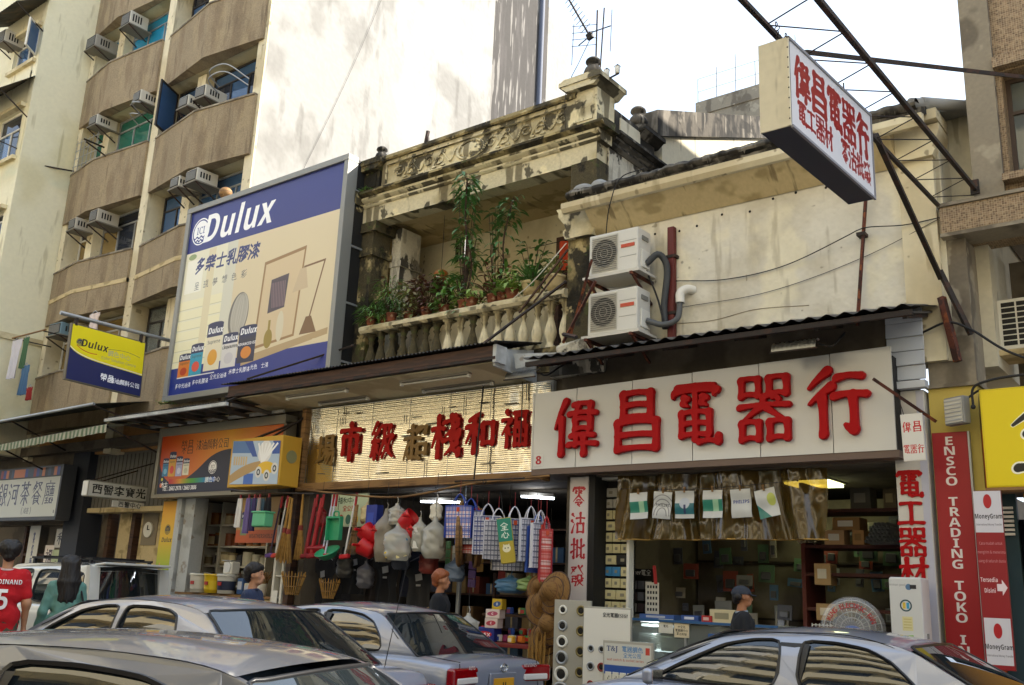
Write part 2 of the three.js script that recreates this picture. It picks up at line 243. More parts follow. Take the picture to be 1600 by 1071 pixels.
// ---------------------------------------------------------------- surface materials
const S = {
  asphalt: surf(256, 3, '#3d3c3a', [{ c: '#2e2d2c', f: [5, 5], lo: .55, hi: .7 }, { c: '#6b6862', f: [40, 40], lo: .66, hi: .72 }], { grain: .25, seed: 2, bump: .004 }),
  paving: surf(256, 2, '#8b8579', [{ c: '#5d574c', f: [6, 6], lo: .55, hi: .7 }], { grain: .1, seed: 3 }),
  cream: surf(512, 5, '#dacfb0', [{ c: '#b5a278', f: [4, 3], lo: .52, hi: .68, a: .5 }, { c: '#8a7752', f: [26, 5], lo: .62, hi: .74, a: .45 }, { c: '#efe6c6', f: [6, 6], lo: .6, hi: .7, a: .5 }, { c: '#6b5c40', f: [50, 50], o: 2, lo: .78, hi: .84, a: .6 }], { seed: 5, grain: .05, bump: .006 }),
  creamA: surf(512, 6, '#e6dfc0', [{ c: '#cfc498', f: [3, 3], lo: .5, hi: .68, a: .6 }, { c: '#c7d0bb', f: [2, 4], lo: .55, hi: .7, a: .5 }, { c: '#8f7f52', f: [30, 4], lo: .66, hi: .76, a: .35 }], { seed: 11, grain: .04, bump: .005 }),
  shopwall: surf(512, 4.5, '#d8d3c4', [{ c: '#b9b09a', f: [4, 4], o: 6, lo: .46, hi: .74, a: .7 }, { c: '#e4decc', f: [9, 7], o: 5, lo: .56, hi: .7, a: .4 }, { c: '#e9e1c4', f: [6, 5], lo: .56, hi: .68, a: .6 }, { c: '#7c6d4c', f: [34, 5], lo: .64, hi: .8, a: .35 }, { c: '#5c5038', f: [44, 44], o: 2, lo: .86, hi: .9, a: .5, h: -.2 }, { c: '#978a6d', f: [10, 3], o: 6, lo: .58, hi: .74, a: .35 }], { seed: 17, grain: .05, bump: .008 }),
  old: surf(512, 3.2, '#d2c7a6', [{ c: '#a3946c', f: [5, 4], lo: .48, hi: .66, a: .7 }, { c: '#f0e2b6', f: [7, 7], lo: .6, hi: .7, a: .6 }, { c: '#4c4128', f: [14, 4], lo: .56, hi: .67, a: .75, h: -.1 }, { c: '#2b261b', f: [9, 9], o: 5, lo: .61, hi: .66, a: .85, h: .15 }], { seed: 23, grain: .1, bump: .012, rough: .95 }),
  moss: surf(512, 2.4, '#8f8058', [{ c: '#3b3524', f: [7, 6], o: 5, lo: .40, hi: .56, a: .9, h: .2 }, { c: '#1c1a14', f: [9, 5], o: 5, lo: .5, hi: .62, a: .9 }, { c: '#b7a679', f: [12, 12], lo: .62, hi: .7, a: .8 }, { c: '#4d552a', f: [10, 10], lo: .66, hi: .72, a: .6, h: .3 }], { seed: 29, grain: .16, bump: .018, rough: 1 }),
  black: surf(512, 2.6, '#57524a', [{ c: '#24221f', f: [12, 3], o: 5, lo: .42, hi: .6, a: .95 }, { c: '#8d877c', f: [20, 4], lo: .62, hi: .72, a: .6 }, { c: '#15130f', f: [8, 8], lo: .56, hi: .66, a: .8 }], { seed: 31, grain: .14, bump: .014, rough: 1 }),
  peel: surf(512, 2.6, '#c9c3b2', [{ c: '#3a3731', f: [7, 5], o: 6, lo: .53, hi: .57, a: .95, h: -.35 }, { c: '#8a8375', f: [22, 5], lo: .58, hi: .7, a: .6 }], { seed: 37, grain: .1, bump: .016, rough: .95 }),
  party: surf(512, 4, '#d2cab2', [{ c: '#8f8670', f: [5, 3], lo: .52, hi: .68, a: .6 }, { c: '#6f6551', f: [30, 5], lo: .66, hi: .76, a: .5 }], { seed: 41, grain: .06 }),
  gable: surf(512, 9, '#93928e', [{ c: '#716f6a', f: [7, 5], o: 6, lo: .5, hi: .66, a: .6 }, { c: '#4e4b45', f: [34, 7], o: 5, lo: .58, hi: .8, a: .4 }, { c: '#a5a49f', f: [4, 4], lo: .55, hi: .68, a: .6 }], { seed: 43, grain: .05, bump: .01 }),
  gableDark: surf(512, 6, '#3f3c39', [{ c: '#8a867e', f: [5, 4], o: 6, lo: .57, hi: .6, a: .9 }, { c: '#4e4a48', f: [46, 4], lo: .5, hi: .7, a: .7 }, { c: '#96928c', f: [60, 5], lo: .6, hi: .7, a: .6 }], { seed: 47, grain: .1 }),
  brown: surf(512, 3.2, '#94846a', [{ c: '#786650', f: [10, 3], o: 6, lo: .46, hi: .72, a: .6 }, { c: '#a89674', f: [9, 3], o: 5, lo: .54, hi: .72, a: .5 }, { c: '#54473a', f: [36, 4], lo: .62, hi: .8, a: .4 }], { seed: 53, grain: .22, gf: 170, bump: .006, rough: .95 }),
  soffit: surf(256, 3, '#d8cba4', [{ c: '#a5926a', f: [5, 5], lo: .54, hi: .68, a: .6 }], { seed: 59 }),
  concrete: surf(256, 2.5, '#8d8371', [{ c: '#5a5144', f: [6, 4], lo: .52, hi: .66, a: .7 }, { c: '#b4aa94', f: [9, 9], lo: .6, hi: .7, a: .5 }], { seed: 61, grain: .1 }),
  tilewall: surf(256, 1.6, '#b98c58', [{ c: '#8f6638', f: [5, 9], lo: .5, hi: .66, a: .5 }], { seed: 63, grain: .12 }),
  rust: surf(256, 1, '#5b2f20', [{ c: '#2c1a15', f: [8, 8], lo: .48, hi: .6, a: .8 }, { c: '#93532c', f: [12, 12], lo: .6, hi: .7, a: .7 }], { seed: 67, grain: .2, rough: .85 }),
  iron: surf(256, 1, '#2c241f', [{ c: '#4a2f22', f: [8, 8], lo: .55, hi: .66, a: .7 }], { seed: 71, grain: .2, rough: .8 }),
  corrug: surf(256, 2, '#4a4640', [{ c: '#2b2824', f: [6, 6], lo: .5, hi: .64, a: .8 }, { c: '#6a5a44', f: [9, 9], lo: .6, hi: .7, a: .6 }], { seed: 73, grain: .12, rough: .75 }),
  galv: surf(256, 2, '#b6b9b8', [{ c: '#8a8a86', f: [6, 4], lo: .54, hi: .66, a: .6 }, { c: '#7a6448', f: [10, 10], lo: .7, hi: .76, a: .6 }], { seed: 75, grain: .06, rough: .5 }),
  wood: surf(256, 1.2, '#8d6a3e', [{ c: '#5b3f22', f: [3, 40], lo: .5, hi: .66, a: .7 }], { seed: 79, grain: .1, rough: .7 }),
  darkwood: surf(256, 1.2, '#4a3020', [{ c: '#2a1a12', f: [3, 30], lo: .5, hi: .66, a: .7 }], { seed: 83, grain: .1, rough: .7 }),
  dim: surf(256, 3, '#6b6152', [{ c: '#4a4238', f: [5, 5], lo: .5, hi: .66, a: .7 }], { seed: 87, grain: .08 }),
  tan: surf(256, 2.4, '#c8b58a', [{ c: '#8d7a50', f: [5, 9], lo: .5, hi: .64, a: .6 }, { c: '#5a4a2e', f: [24, 5], lo: .66, hi: .76, a: .6 }], { seed: 91, grain: .08 }),
  leafs: null,
};
// mosaic of small glazed tiles on the right-hand building, each tile under 4 pixels in the photo
S.mosaic = (() => {
  const N = 512, n = 40, c = new Uint8Array(N * N * 4), b = new Uint8Array(N * N * 4), sh = ['#8a7254', '#7c6448', '#93795a', '#70583e', '#9a8262'];
  const P = sh.map((h) => { const k = new THREE.Color(h).convertLinearToSRGB(); return [k.r * 255, k.g * 255, k.b * 255]; });
  for (let j = 0; j < N; j++) for (let i = 0; i < N; i++) {
    const u = i / N * n, v = j / N * n, fu = u % 1, fv = v % 1, g = fu < .14 || fv < .14, k = P[Math.floor(hash(Math.floor(u), Math.floor(v), 9) * P.length)], o = (j * N + i) * 4, w = .9 + .2 * fbm(u, v, n, n, 3, 4);
    for (let q = 0; q < 3; q++) { c[o + q] = Math.min(255, (g ? [168, 150, 120][q] : k[q]) * w); b[o + q] = g ? 60 : 190; } c[o + 3] = b[o + 3] = 255;
  }
  const T = (d, s) => { const t = new THREE.DataTexture(d, N, N); t.wrapS = t.wrapT = THREE.RepeatWrapping; t.magFilter = THREE.LinearFilter; if (s) t.colorSpace = THREE.SRGBColorSpace; t.repeat.set(1, 1); t.needsUpdate = true; return t; };
  return new THREE.MeshStandardMaterial({ map: T(c, 1), bumpMap: T(b), bumpScale: .003, roughness: .55 });
})();
const alum = mat('#a9abac', .45, .6), whiteFrame = mat('#d9d5c8', .6), darkFrame = mat('#2b2622', .6), brass = mat('#8a7a4a', .5, .4), blackM = mat('#15130f', .7), cable = mat('#1d1b1a', .7), whitePlastic = mat('#dedbd0', .5), greyPlastic = mat('#8b8b88', .6);
const glassM = (c, tr = .75) => phys({ color: c, roughness: .04, transmission: tr, thickness: 0, ior: 1.5 });
const paneBlue = glassM('#5d83b0', .55), paneTeal = glassM('#3f8f7c', .5), paneCyan = glassM('#35a9d4', .4), paneClear = glassM('#aab0ac', .7), paneDark = glassM('#3a4252', .5), paneTan = glassM('#b39a62', .5);
const curtain = mat('#b7aa92', .95), curtainB = mat('#4d5a80', .95), roomM = mat('#8a7f6c', .95);

// ---------------------------------------------------------------- ground
struct(mesh('ground', nb().box(-260, -.3, -200, 200, -.02, 200), S.asphalt));
struct(mesh('road', nb().box(-90, -.02, 1.9, 60, 0, 13.2), S.asphalt));
struct(mesh('far_pavement', nb().box(-90, -.02, 13.2, 60, .15, 18), S.paving));
{
  const pv = struct(mesh('pavement', nb().box(-90, -.02, -.4, 60, .138, 1.75), S.paving));
  const slab = finish(new RoundedBoxGeometry(.594, .02, .424, 1, .006)); let n = 0;
  for (let i = 0; i < 46; i++) for (let j = 0; j < 5; j++) { const o = mesh('paving_slab', slab, pick([S.paving, S.concrete]), pv); o.position.set(-28 + i * .6, .141 + rr(0, .004), -.15 + j * .43); if (++n > 295) break; }
  const kb = finish(new RoundedBoxGeometry(.992, .17, .14, 1, .015)), k = struct(thing('kerb', undefined, undefined));
  for (let i = 0; i < 34; i++) { const o = mesh('kerb_stone', kb, S.concrete, k); o.position.set(-32 + i, .065, 1.83); }
  const ln = struct(thing('road_marking', undefined, undefined));
  for (let i = 0; i < 12; i++) mesh('painted_dash', nb().box(-30 + i * 3.2, .0005, 7.05, -28.6 + i * 3.2, .004, 7.17), mat('#b9b5a6', .8), ln);
}

// ---------------------------------------------------------------- windows
// frame with panes; returns the frame mesh. glass and what hangs behind it stand in the opening at z
function windowUnit(parent, x0, x1, y0, y1, z, { n = 2, transom = 0, frame = whiteFrame, panes = [paneBlue], w = .05, drape = null, back = true, bars = null } = {}) {
  const b = nb().box(x0, y0, z - .03, x1, y0 + w, z + .03).box(x0, y1 - w, z - .03, x1, y1, z + .03).box(x0, y0 + w, z - .03, x0 + w, y1 - w, z + .03).box(x1 - w, y0 + w, z - .03, x1, y1 - w, z + .03);
  const yt = transom ? y1 - transom : y1 - w;
  if (transom) b.box(x0 + w, yt, z - .028, x1 - w, yt + w * .8, z + .028);
  for (let i = 1; i < n; i++) { const x = lerp(x0, x1, i / n); b.box(x - w * .4, y0 + w, z - .026, x + w * .4, yt, z + .026); }
  const f = mesh('window', b, frame, parent);
  for (let i = 0; i < n; i++) { const a = lerp(x0, x1, i / n) + w * .5, c = lerp(x0, x1, (i + 1) / n) - w * .5; mesh('pane', nb().box(a, y0 + w * .9, z - .006, c, yt, z + .002), panes[i % panes.length], f); }
  if (transom) mesh('pane', nb().box(x0 + w * .9, yt + w * .7, z - .008, x1 - w * .9, y1 - w * .9, z + .001), panes[panes.length - 1], f);
  if (drape) mesh('curtain', grid(30, 1, (u, v) => [lerp(x0 + .05, x1 - .05, u), lerp(y0 + .05, y1 - .05, v), z - .16 + .025 * Math.sin(u * 60)]), drape, f);
  return f;
}
function sash(parent, x, y0, y1, z, w, turn, frame, pane) { // open casement leaf hinged at (x, z)
  const g = mesh('open_sash', nb().box(0, 0, -.02, w, .045, .02).box(0, y1 - y0 - .045, -.02, w, y1 - y0, .02).box(0, .045, -.02, .045, y1 - y0 - .045, .02).box(w - .045, .045, -.02, w, y1 - y0 - .045, .02), frame, parent);
  mesh('pane', nb().box(.04, .04, -.004, w - .04, y1 - y0 - .04, .004), pane, g); g.position.set(x, y0, z); g.rotation.y = turn; return g;
}
// window air conditioner: front grille faces +z
function windowAC(x, y, z, label, { w = .5, h = .4, d = .55, body = '#c9c3b4', tilt = 0 } = {}) {
  const t = thing('window_air_conditioner', label, 'air conditioner', [x, y, z], tilt, 'window air conditioners on the brown balcony block'); w *= .9; h *= .88; d = .42 + .25 * rnd(); t.rotation.y = rr(-.06, .06);
  mesh('casing', nb().box(-w / 2, -h / 2, -d, w / 2, h / 2, 0, .02), mat(body, .6), t);
  mesh('back_grille', nb().box(-w / 2 + .03, -h / 2 + .03, .002, w / 2 - .03, h / 2 - .03, .012), mat('#34322f', .7), t);
  const fr = nb(); for (let i = 0; i < 9; i++) fr.box(-w / 2 + .04, -h / 2 + .05 + i * (h - .1) / 9, .012, w / 2 - .04, -h / 2 + .062 + i * (h - .1) / 9, .02); mesh('fins', fr, greyPlastic, t);
  const sd = nb(); for (let i = 0; i < 4; i++) sd.box(w / 2, -h / 2 + .09, -d * .62 + i * .07, w / 2 + .006, h / 2 - .08, -d * .62 + i * .07 + .035); mesh('side_vent', sd, blackM, t);
  mesh('tray', nb().box(-w / 2 - .03, -h / 2 - .03, -d - .1, w / 2 + .03, -h / 2 - .002, .03), mat('#7d776b', .7), t);
  for (const x of [-w / 2, w / 2]) mesh('bracket', nb().bar(V(x, -h / 2 - .03, .02), V(x, -h / 2 - .3, -d), .025), S.iron, t);
  return t;
}

// ---------------------------------------------------------------- far left building with cream walls
{
  const t = thing('cream_apartment_block', 'tall plain cream block whose blank side wall fills the upper left', 'building');
  const X = -23.53, Z = 1.35;
  mesh('side_wall', nb().box(X - .3, 4.3, -.4, X, 24, Z), S.creamA, t);
  mesh('band', nb().box(X, 7.05, -.4, X + .05, 7.2, Z - .01), S.soffit, t);
  const wall = nb(), holes = [[-25.05, -23.75, 14.45, 15.4], [-25.2, -23.85, 11.75, 13.1], [-25.2, -23.85, 9.0, 10.3], [-25.2, -23.85, 17, 18.2], [-25.2, -23.85, 6.2, 7.6]];
  const hp = holes.map(([a, b, c, d]) => [[a, c], [b, c], [b, d], [a, d]]);
  wall.prism([[-34, 4.3], [X - .3, 4.3], [X - .3, 24], [-34, 24]], 'z', Z - .3, Z, hp); mesh('street_wall', wall, S.creamA, t);
  mesh('rear_wall', nb().box(-34, 4.3, -6, X - .3, 24, -.4), S.creamA, t);
  mesh('ground_storey', nb().box(-34, .14, -6, -24.1, 4.3, -1.2), S.dim, t);
  holes.forEach(([a, b, c, d], i) => {
    const w = windowUnit(t, a, b, c, d, Z - .12, { n: 2, transom: i === 1 ? .5 : .25, panes: [paneBlue, paneDark], drape: i % 2 ? curtainB : curtain });
    mesh('sill', nb().box(a - .08, c - .1, Z, b + .1, c, Z + .1), S.soffit, w);
    mesh('lintel', nb().box(a - .08, d, Z, b + .12, d + .1, Z + .14), S.soffit, w);
  });
  sash(t, -23.75, 14.55, 15.35, Z, .55, -.9, whiteFrame, paneBlue);
  const aw = [[15.9, 15.75, 'upper'], [13.66, 13.3, 'lower']];
  for (const [y1, y0] of aw) {
    mesh('window_hood', grid(40, 1, (u, v) => [lerp(-25.8, -23.45, u), lerp(y1 + .25, y0 - .12, v) + .014 * Math.sin(u * 110), lerp(Z, Z + .8, v)]), S.corrug, t);
    mesh('hood_stay', nb().bar(V(-25.4, y0 - .1, Z + .76), V(-25.4, y0 - .55, Z), .025).bar(V(-23.55, y0 - .1, Z + .76), V(-23.55, y0 - .55, Z), .025), S.iron, t);
  }
  const ac = windowAC(-25.03, 15.37, 1.75, 'white window air conditioner beside the open sash on the cream block', { w: .42, h: .42 }); delete ac.userData.group;
  const lr = thing('drying_rack', 'thin iron drying rack under the lower window of the cream block', 'drying rack', [-24.3, 11.95, 1.35]);
  mesh('rail', nb().bar(V(-.6, 0, 0), V(-.6, .05, .7), .02).bar(V(.5, 0, 0), V(.5, .05, .7), .02).bar(V(-.6, .05, .7), V(.5, .05, .7), .02).bar(V(-.6, .03, .4), V(.5, .03, .4), .015), S.iron, lr);
}

// ---------------------------------------------------------------- block with brown bowed balconies
{
  const t = thing('balcony_apartment_block', 'six storey block with stained brown bowed balconies and white gable', 'building');
  const XL = -23.5, XM = -19.75, XR = -15.72, TOP = 24;
  mesh('gable_wall', nb().box(XR - .25, 4.9, -7.45, XR, TOP, -.02), S.gable, t, 'blank white sunlit gable wall with grey weather stains');
  mesh('stained_shaft', nb().box(XR - 1.6, 4.9, -10.1, XR - .06, TOP, -7.45), S.gableDark, t, 'dark grey weathered end bay of the gable');
  mesh('rain_pipe', nb().cyl(V(XR - .02, 4.9, -9.7), V(XR - .02, TOP, -9.7), .09), mat('#5b6273', .7), t);
  mesh('rear_wall', nb().box(XL, 4.9, -10, XR - 1.7, TOP, -6), S.gable, t);
  mesh('far_slab', nb().box(XR - 2.6, 4.9, -12, XR - .6, TOP - 4, -10.2), S.gable, t);
  for (const [x0, x1] of [[XL, XL + .22], [XM - .14, XM + .16], [XR - .3, XR - .002]]) mesh('column', nb().box(x0, 4.2, -.7, x1, TOP, .03), S.cream, t);
  const floors = [17.0, 14.31, 11.6, 8.9, 6.2];
  const bays = [[XL + .03, -21.98, XM - .14, .26, [-23.25, -22.45, -22.15, -19.95]], [XM + .16, -17.6, XR - .1, .34, [-19.5, -18.42, -18.1, -16.1]]];
  const P = { '0,0': [paneTeal], '0,1': [paneCyan], '1,1': [paneBlue, paneDark], '0,2': [paneTeal], '1,2': [paneDark, paneBlue], '0,3': [paneTan, paneDark], '1,3': [paneBlue], '0,4': [paneTan], '1,4': [paneClear] };
  bays.forEach(([x0, xk, x1, dp, wx], bi) => {
    mesh('room_wall', nb().box(x0, 4.9, -1.7, x1, TOP, -1.6), roomM, t);
    floors.forEach((yt, fi) => {
      const pl = [[x0, -.02], [x0, .06], [xk, dp], [x1, .09], [x1, -.02]];
      const p = mesh('balcony_panel', nb().prism([...pl].reverse(), 'y', yt - 1.36, yt), S.brown, t);
      mesh('soffit', nb().prism([[x0, -1.6], [x1, -1.6], [x1, -.025], [x0, -.025]], 'y', yt - 1.33, yt - 1.2), S.soffit, p);
      mesh('capping', nb().prism([[x0, -.06], [x0, .08], [xk, dp + .025], [x1, .115], [x1, -.06]].reverse(), 'y', yt, yt + .04), S.concrete, p);
      if (fi === 3) mesh('stripe', nb().prism([[x0, 0], [x0, .075], [xk, dp + .012], [x1, .1], [x1, 0]].reverse(), 'y', yt - .78, yt - .68), S.tan, p);
      const h0 = yt + .03, h1 = yt + 1.33, zz = -.38, pn = P[bi + ',' + fi] ?? [paneBlue, paneClear];
      mesh('pier', nb().box(wx[1], h0, -.6, wx[2], h1, -.12), S.cream, t);
      windowUnit(t, wx[0], wx[1], h0, h1, zz, { n: 2, transom: .38, panes: pn, frame: bi ? darkFrame : whiteFrame, drape: rnd() < .6 ? pick([curtain, curtainB]) : null });
      windowUnit(t, wx[2], wx[3], h0, h1, zz, { n: 3, transom: .34, panes: pn, frame: bi && fi < 3 ? darkFrame : alum, drape: rnd() < .6 ? pick([curtain, curtainB]) : null });
    });
  });
  sash(t, -20.35, 11.72, 12.72, -.3, .7, 2.3, whiteFrame, paneTeal); sash(t, -20.0, 9.15, 10.1, -.3, .8, 2.6, brass, paneTan); sash(t, -22.5, 9.0, 9.8, -.3, .55, 2.2, brass, paneTan); sash(t, -19.5, 11.72, 12.9, -.3, .75, -1.1, darkFrame, paneBlue); sash(t, -22.2, 14.5, 15.3, -.3, .5, 2.1, alum, paneTeal);
  mesh('tiled_base', nb().box(XL, 4.25, -.45, XR - .3, 4.84, -.2).box(XM + .2, 4.25, -.6, XR - .3, 6.15, -.45), S.tilewall, t);
  mesh('rail', nb().tube([V(-17.2, 12.2, .1), V(-17, 12.3, .5), V(-16.4, 12.3, .5), V(-16.1, 12.05, .1)], .015).tube([V(-17.2, 12.05, .1), V(-17, 12.12, .5), V(-16.4, 12.12, .5), V(-16.1, 11.9, .1)], .015).tube([V(-20.3, 12.4, .1), V(-20.1, 12.5, .5), V(-19.7, 12.4, .5)], .014).tube([V(-20.3, 12.1, .1), V(-20.1, 12.2, .5), V(-19.7, 12.1, .5)], .014), alum, t);
  mesh('laundry_bracket', nb().bar(V(-23.4, 11.75, 0), V(-23.6, 11.62, 1), .03).bar(V(-21.7, 11.9, .2), V(-21.3, 11.72, .9), .04).bar(V(-21.5, 11.6, .2), V(-21.4, 11.72, .8), .03), S.iron, t);
  mesh('grating', (() => { const b = nb(); for (let i = 0; i < 6; i++) b.bar(V(-23.2 + i * .2, 11.62, .15), V(-23.2 + i * .2, 12.5, .15), .012); for (let i = 0; i < 4; i++) b.bar(V(-23.25, 11.75 + i * .22, .155), V(-22.1, 11.75 + i * .22, .155), .012); return b; })(), alum, t);
  windowAC(-21.44, 15.36, .3, 'large white air conditioner in the topmost window row, right of a smaller one', { w: .5, h: .42 });
  windowAC(-23.1, 15.28, .3, 'dark grilled air conditioner in the topmost window row at the cream wall edge', { w: .55, h: .4, body: '#9a9488' });
  windowAC(-20.3, 12.82, .3, 'air conditioner above the green glass window of the second row', { w: .42, h: .34 });
  windowAC(-22.28, 12.76, .3, 'small air conditioner above the pier in the second row, by cream wall', { w: .42, h: .32 });
  windowAC(-18.12, 12.0, .35, 'lower of the two air conditioners sitting on the balcony with metal rail', { w: .42, h: .32 });
  windowAC(-17.5, 12.06, .35, 'upper air conditioner beside the metal rail on the right bay', { w: .42, h: .34 });
  windowAC(-22.42, 9.98, .32, 'left air conditioner of the pair above the tan casement windows', { w: .42, h: .34, body: '#b5ad9c' });
  windowAC(-21.42, 9.98, .32, 'right air conditioner of the pair above the tan casement windows', { w: .42, h: .36, body: '#b5ad9c' });
  windowAC(-18.1, 10.05, .3, 'left air conditioner of the pair just above the blue billboard corner', { w: .42, h: .3 });
  windowAC(-17.4, 10.02, .35, 'right air conditioner of the pair just above the blue billboard corner', { w: .5, h: .34 });
  windowAC(-22.45, 7.3, .3, 'blue grey air conditioner beside the yellow hanging sign', { w: .62, h: .34, body: '#6f8a94' });
}

// ---------------------------------------------------------------- old shophouse with columned balcony
const DX0 = -12.75, DX1 = -7.2;
{
  const t = thing('old_shophouse', 'old two storey shophouse with mould stained balcony and ornate parapet', 'building');
  mesh('balcony_floor', nb().box(DX0, 4.75, -1.75, DX1, 4.98, .02), S.moss, t);
  mesh('back_wall', nb().prism([[DX0, 4.98], [DX1, 4.98], [DX1, 8.2], [DX0, 8.2]], 'z', -1.8, -1.6, [[[-9.05, 4.98], [-8.35, 4.98], [-8.35, 7.55], [-9.05, 7.55]], [[-11.35, 7.55], [-11.1, 7.55], [-11.1, 8.1], [-11.35, 8.1]]]), S.cream, t);
  mesh('ceiling', nb().box(DX0 + .2, 8.0, -1.6, DX1 - .02, 8.12, -.3), S.tan, t);
  mesh('end_wall', nb().box(DX0, 4.98, -1.6, DX0 + .22, 8.3, -.45), S.tan, t);
  const dr = mesh('door', nb().box(-9.05, 4.98, -1.78, -8.97, 7.55, -1.56).box(-8.43, 4.98, -1.78, -8.35, 7.55, -1.56).box(-8.97, 7.47, -1.78, -8.43, 7.55, -1.56), S.darkwood, t);
  mesh('door_leaf', nb().box(-8.95, 5, -2.2, -8.9, 7.45, -1.7).box(-8.9, 6.3, -1.76, -8.45, 6.36, -1.7), S.darkwood, dr);
  mesh('dark_room', nb().box(-9.4, 4.9, -3.2, -8, 7.8, -3.1), roomM, t);
  mesh('grille_window', (() => { const b = nb().box(-11.37, 7.53, -1.62, -11.33, 8.1, -1.57).box(-11.12, 7.53, -1.62, -11.08, 8.1, -1.57); for (let i = 0; i < 3; i++) b.box(-11.3 + i * .07, 7.55, -1.63, -11.28 + i * .07, 8.1, -1.61); return b; })(), S.iron, t);
  // beam, cornice with mouldings, parapet
  mesh('beam', nb().box(-12.35, 7.93, -.3, -7.24, 8.22, 0), S.old, t);
  mesh('moulding', nb().prism([[-.28, 8.22], [.02, 8.22], [.05, 8.25], [.05, 8.28], [.02, 8.29], [.07, 8.31], [.11, 8.34], [.11, 8.38], [-.28, 8.38]], 'x', -12.5, -7.15), S.old, t);
  mesh('cornice', nb().prism([[-.28, 8.38], [.13, 8.38], [.2, 8.42], [.2, 8.46], [.1, 8.5], [-.28, 8.52]], 'x', -12.6, -7.02), S.moss, t);
  mesh('side_moulding', nb().prism([[-7.24, 8.22], [-7.18, 8.22], [-7.13, 8.26], [-7.13, 8.3], [-7.08, 8.34], [-7.08, 8.38], [-7.24, 8.38]], 'z', -2.0, -.29), S.black, t);
  mesh('side_cornice', nb().prism([[-7.3, 8.38], [-7.06, 8.38], [-7.0, 8.42], [-7.0, 8.46], [-7.1, 8.5], [-7.3, 8.52]], 'z', -2.05, -.29), S.black, t);
  mesh('parapet_panel', nb().box(-11.8, 8.52, -.14, -7.72, 9.02, -.02), S.old, t);
  mesh('parapet_frame', nb().box(-11.8, 8.52, -.016, -7.72, 8.58, .03).box(-11.8, 8.95, -.016, -7.72, 9.02, .03).box(-11.8, 8.58, -.016, -11.72, 8.95, .03).box(-7.8, 8.58, -.016, -7.72, 8.95, .03), S.old, t);
  mesh('coping', nb().prism([[-.22, 9.02], [.07, 9.02], [.09, 9.05], [.07, 9.12], [-.22, 9.14]], 'x', -11.9, -7.6), S.moss, t);
  // plaster scrollwork in low relief
  const sw = nb(), scroll = (cx, cy, r, dir, n = 1.3) => { const p = []; for (let i = 0; i <= 18; i++) { const a = dir * (i / 18 * n * 2 * PI) + (dir > 0 ? 0 : PI), q = r * (1 - .72 * i / 18); p.push(V(cx + q * Math.cos(a), cy + q * Math.sin(a) * .8, 0)); } sw.tube(p, .012, 5, 36); };
  for (let i = 0; i < 6; i++) { const x = -11.4 + i * .7; scroll(x, 8.77, .13, i % 2 ? 1 : -1); scroll(x + .27, 8.72, .1, i % 2 ? -1 : 1, 1); sw.tube([V(x + .1, 8.64, 0), V(x + .3, 8.86, 0), V(x + .5, 8.66, 0), V(x + .62, 8.85, 0)], .015, 5, 24); sw.sph(x + .34, 8.88, 0, .035, 1, 1, .5); for (let k = 0; k < 3; k++) sw.sph(x + .14 + k * .1, 8.63 + (k % 2) * .05, 0, .04, 1.4, .6, .5, 8, 6); }
  mesh('scrollwork', sw, S.old, t);
  mesh('medallion', nb().add(new THREE.TorusGeometry(.2, .022, 6, 26), M4(-9.76, 8.76, 0, 0, 0, 0, V(1.4, .8, 1))).sph(-9.76, 8.76, -.02, .18, 1.3, .8, .25), S.old, t);
  // pedestals and urn finials
  const urn = [[.0, .5], [.09, .5], [.13, .46], [.14, .42], [.1, .38], [.09, .35], [.14, .3], [.17, .22], [.16, .15], [.1, .1], [.1, .06], [.16, .04], [.16, 0], [0, 0]].reverse();
  const ped = (x, z, w, h, m, mu, us = 1) => {
    const p = mesh('pedestal', nb().box(x - w / 2, 8.5, z - w / 2, x + w / 2, 8.5 + h, z + w / 2, .01).box(x - w / 2 + .07, 8.6, z + w / 2, x + w / 2 - .07, 8.45 + h, z + w / 2 + .015), m, t);
    mesh('cap', nb().prism([[-w / 2, 0], [w / 2, 0], [w / 2 + .12, .1], [w / 2 + .14, .17], [w / 2 + .05, .22], [-w / 2 - .05, .22], [-w / 2 - .14, .17], [-w / 2 - .12, .1]].map(([a, b]) => [x + a, b + 8.5 + h]), 'z', z - w / 2 - .11, z + w / 2 + .11).box(x - w / 2 - .135, 8.5 + h + .1, z - w / 2 - .13, x + w / 2 + .135, 8.5 + h + .17, z + w / 2 + .13), m, p);
    mesh('finial', nb().lathe(urn.map(([r, y]) => [r * us, y * us]), x, 8.5 + h + .22, z), mu, p);
  };
  ped(-7.48, -.22, .5, .62, S.old, S.black, .9); ped(-12.1, -.2, .46, .4, S.moss, S.black, .75); ped(-7.42, -1.5, .4, .3, S.black, S.black, .95);
  mesh('side_parapet', nb().box(-7.4, 8.52, -1.3, -7.22, 8.95, -.47), S.black, t); mesh('side_panel', nb().box(-7.22, 8.6, -1.2, -7.2, 8.86, -.6), S.party, t);
  mesh('side_wall', nb().box(-7.5, 4.98, -2.0, -7.2, 8.38, -.28), S.peel, t, 'peeling plaster return wall with black mould patches');
  // sloping party wall behind, above the neighbour's roof
  mesh('party_wall', nb().prism([[-2.0, 7.1], [-11, 7.1], [-11, 12.9], [-2.0, 9.15]].reverse(), 'x', -7.5, -7.25), S.party, t);
  mesh('party_coping', nb().prism([[-1.72, 9.02], [-11, 12.87], [-11, 13.35], [-1.72, 9.5]].reverse(), 'x', -7.58, -7.18), S.black, t, 'black weathered coping of the sloping party wall');
  mesh('roof', nb().prism([[-.4, 8.5], [-6, 11.3], [-12, 8.7], [-12, 8.5], [-6, 11.1], [-.4, 8.3]].reverse(), 'x', DX0, -7.6), S.corrug, t);
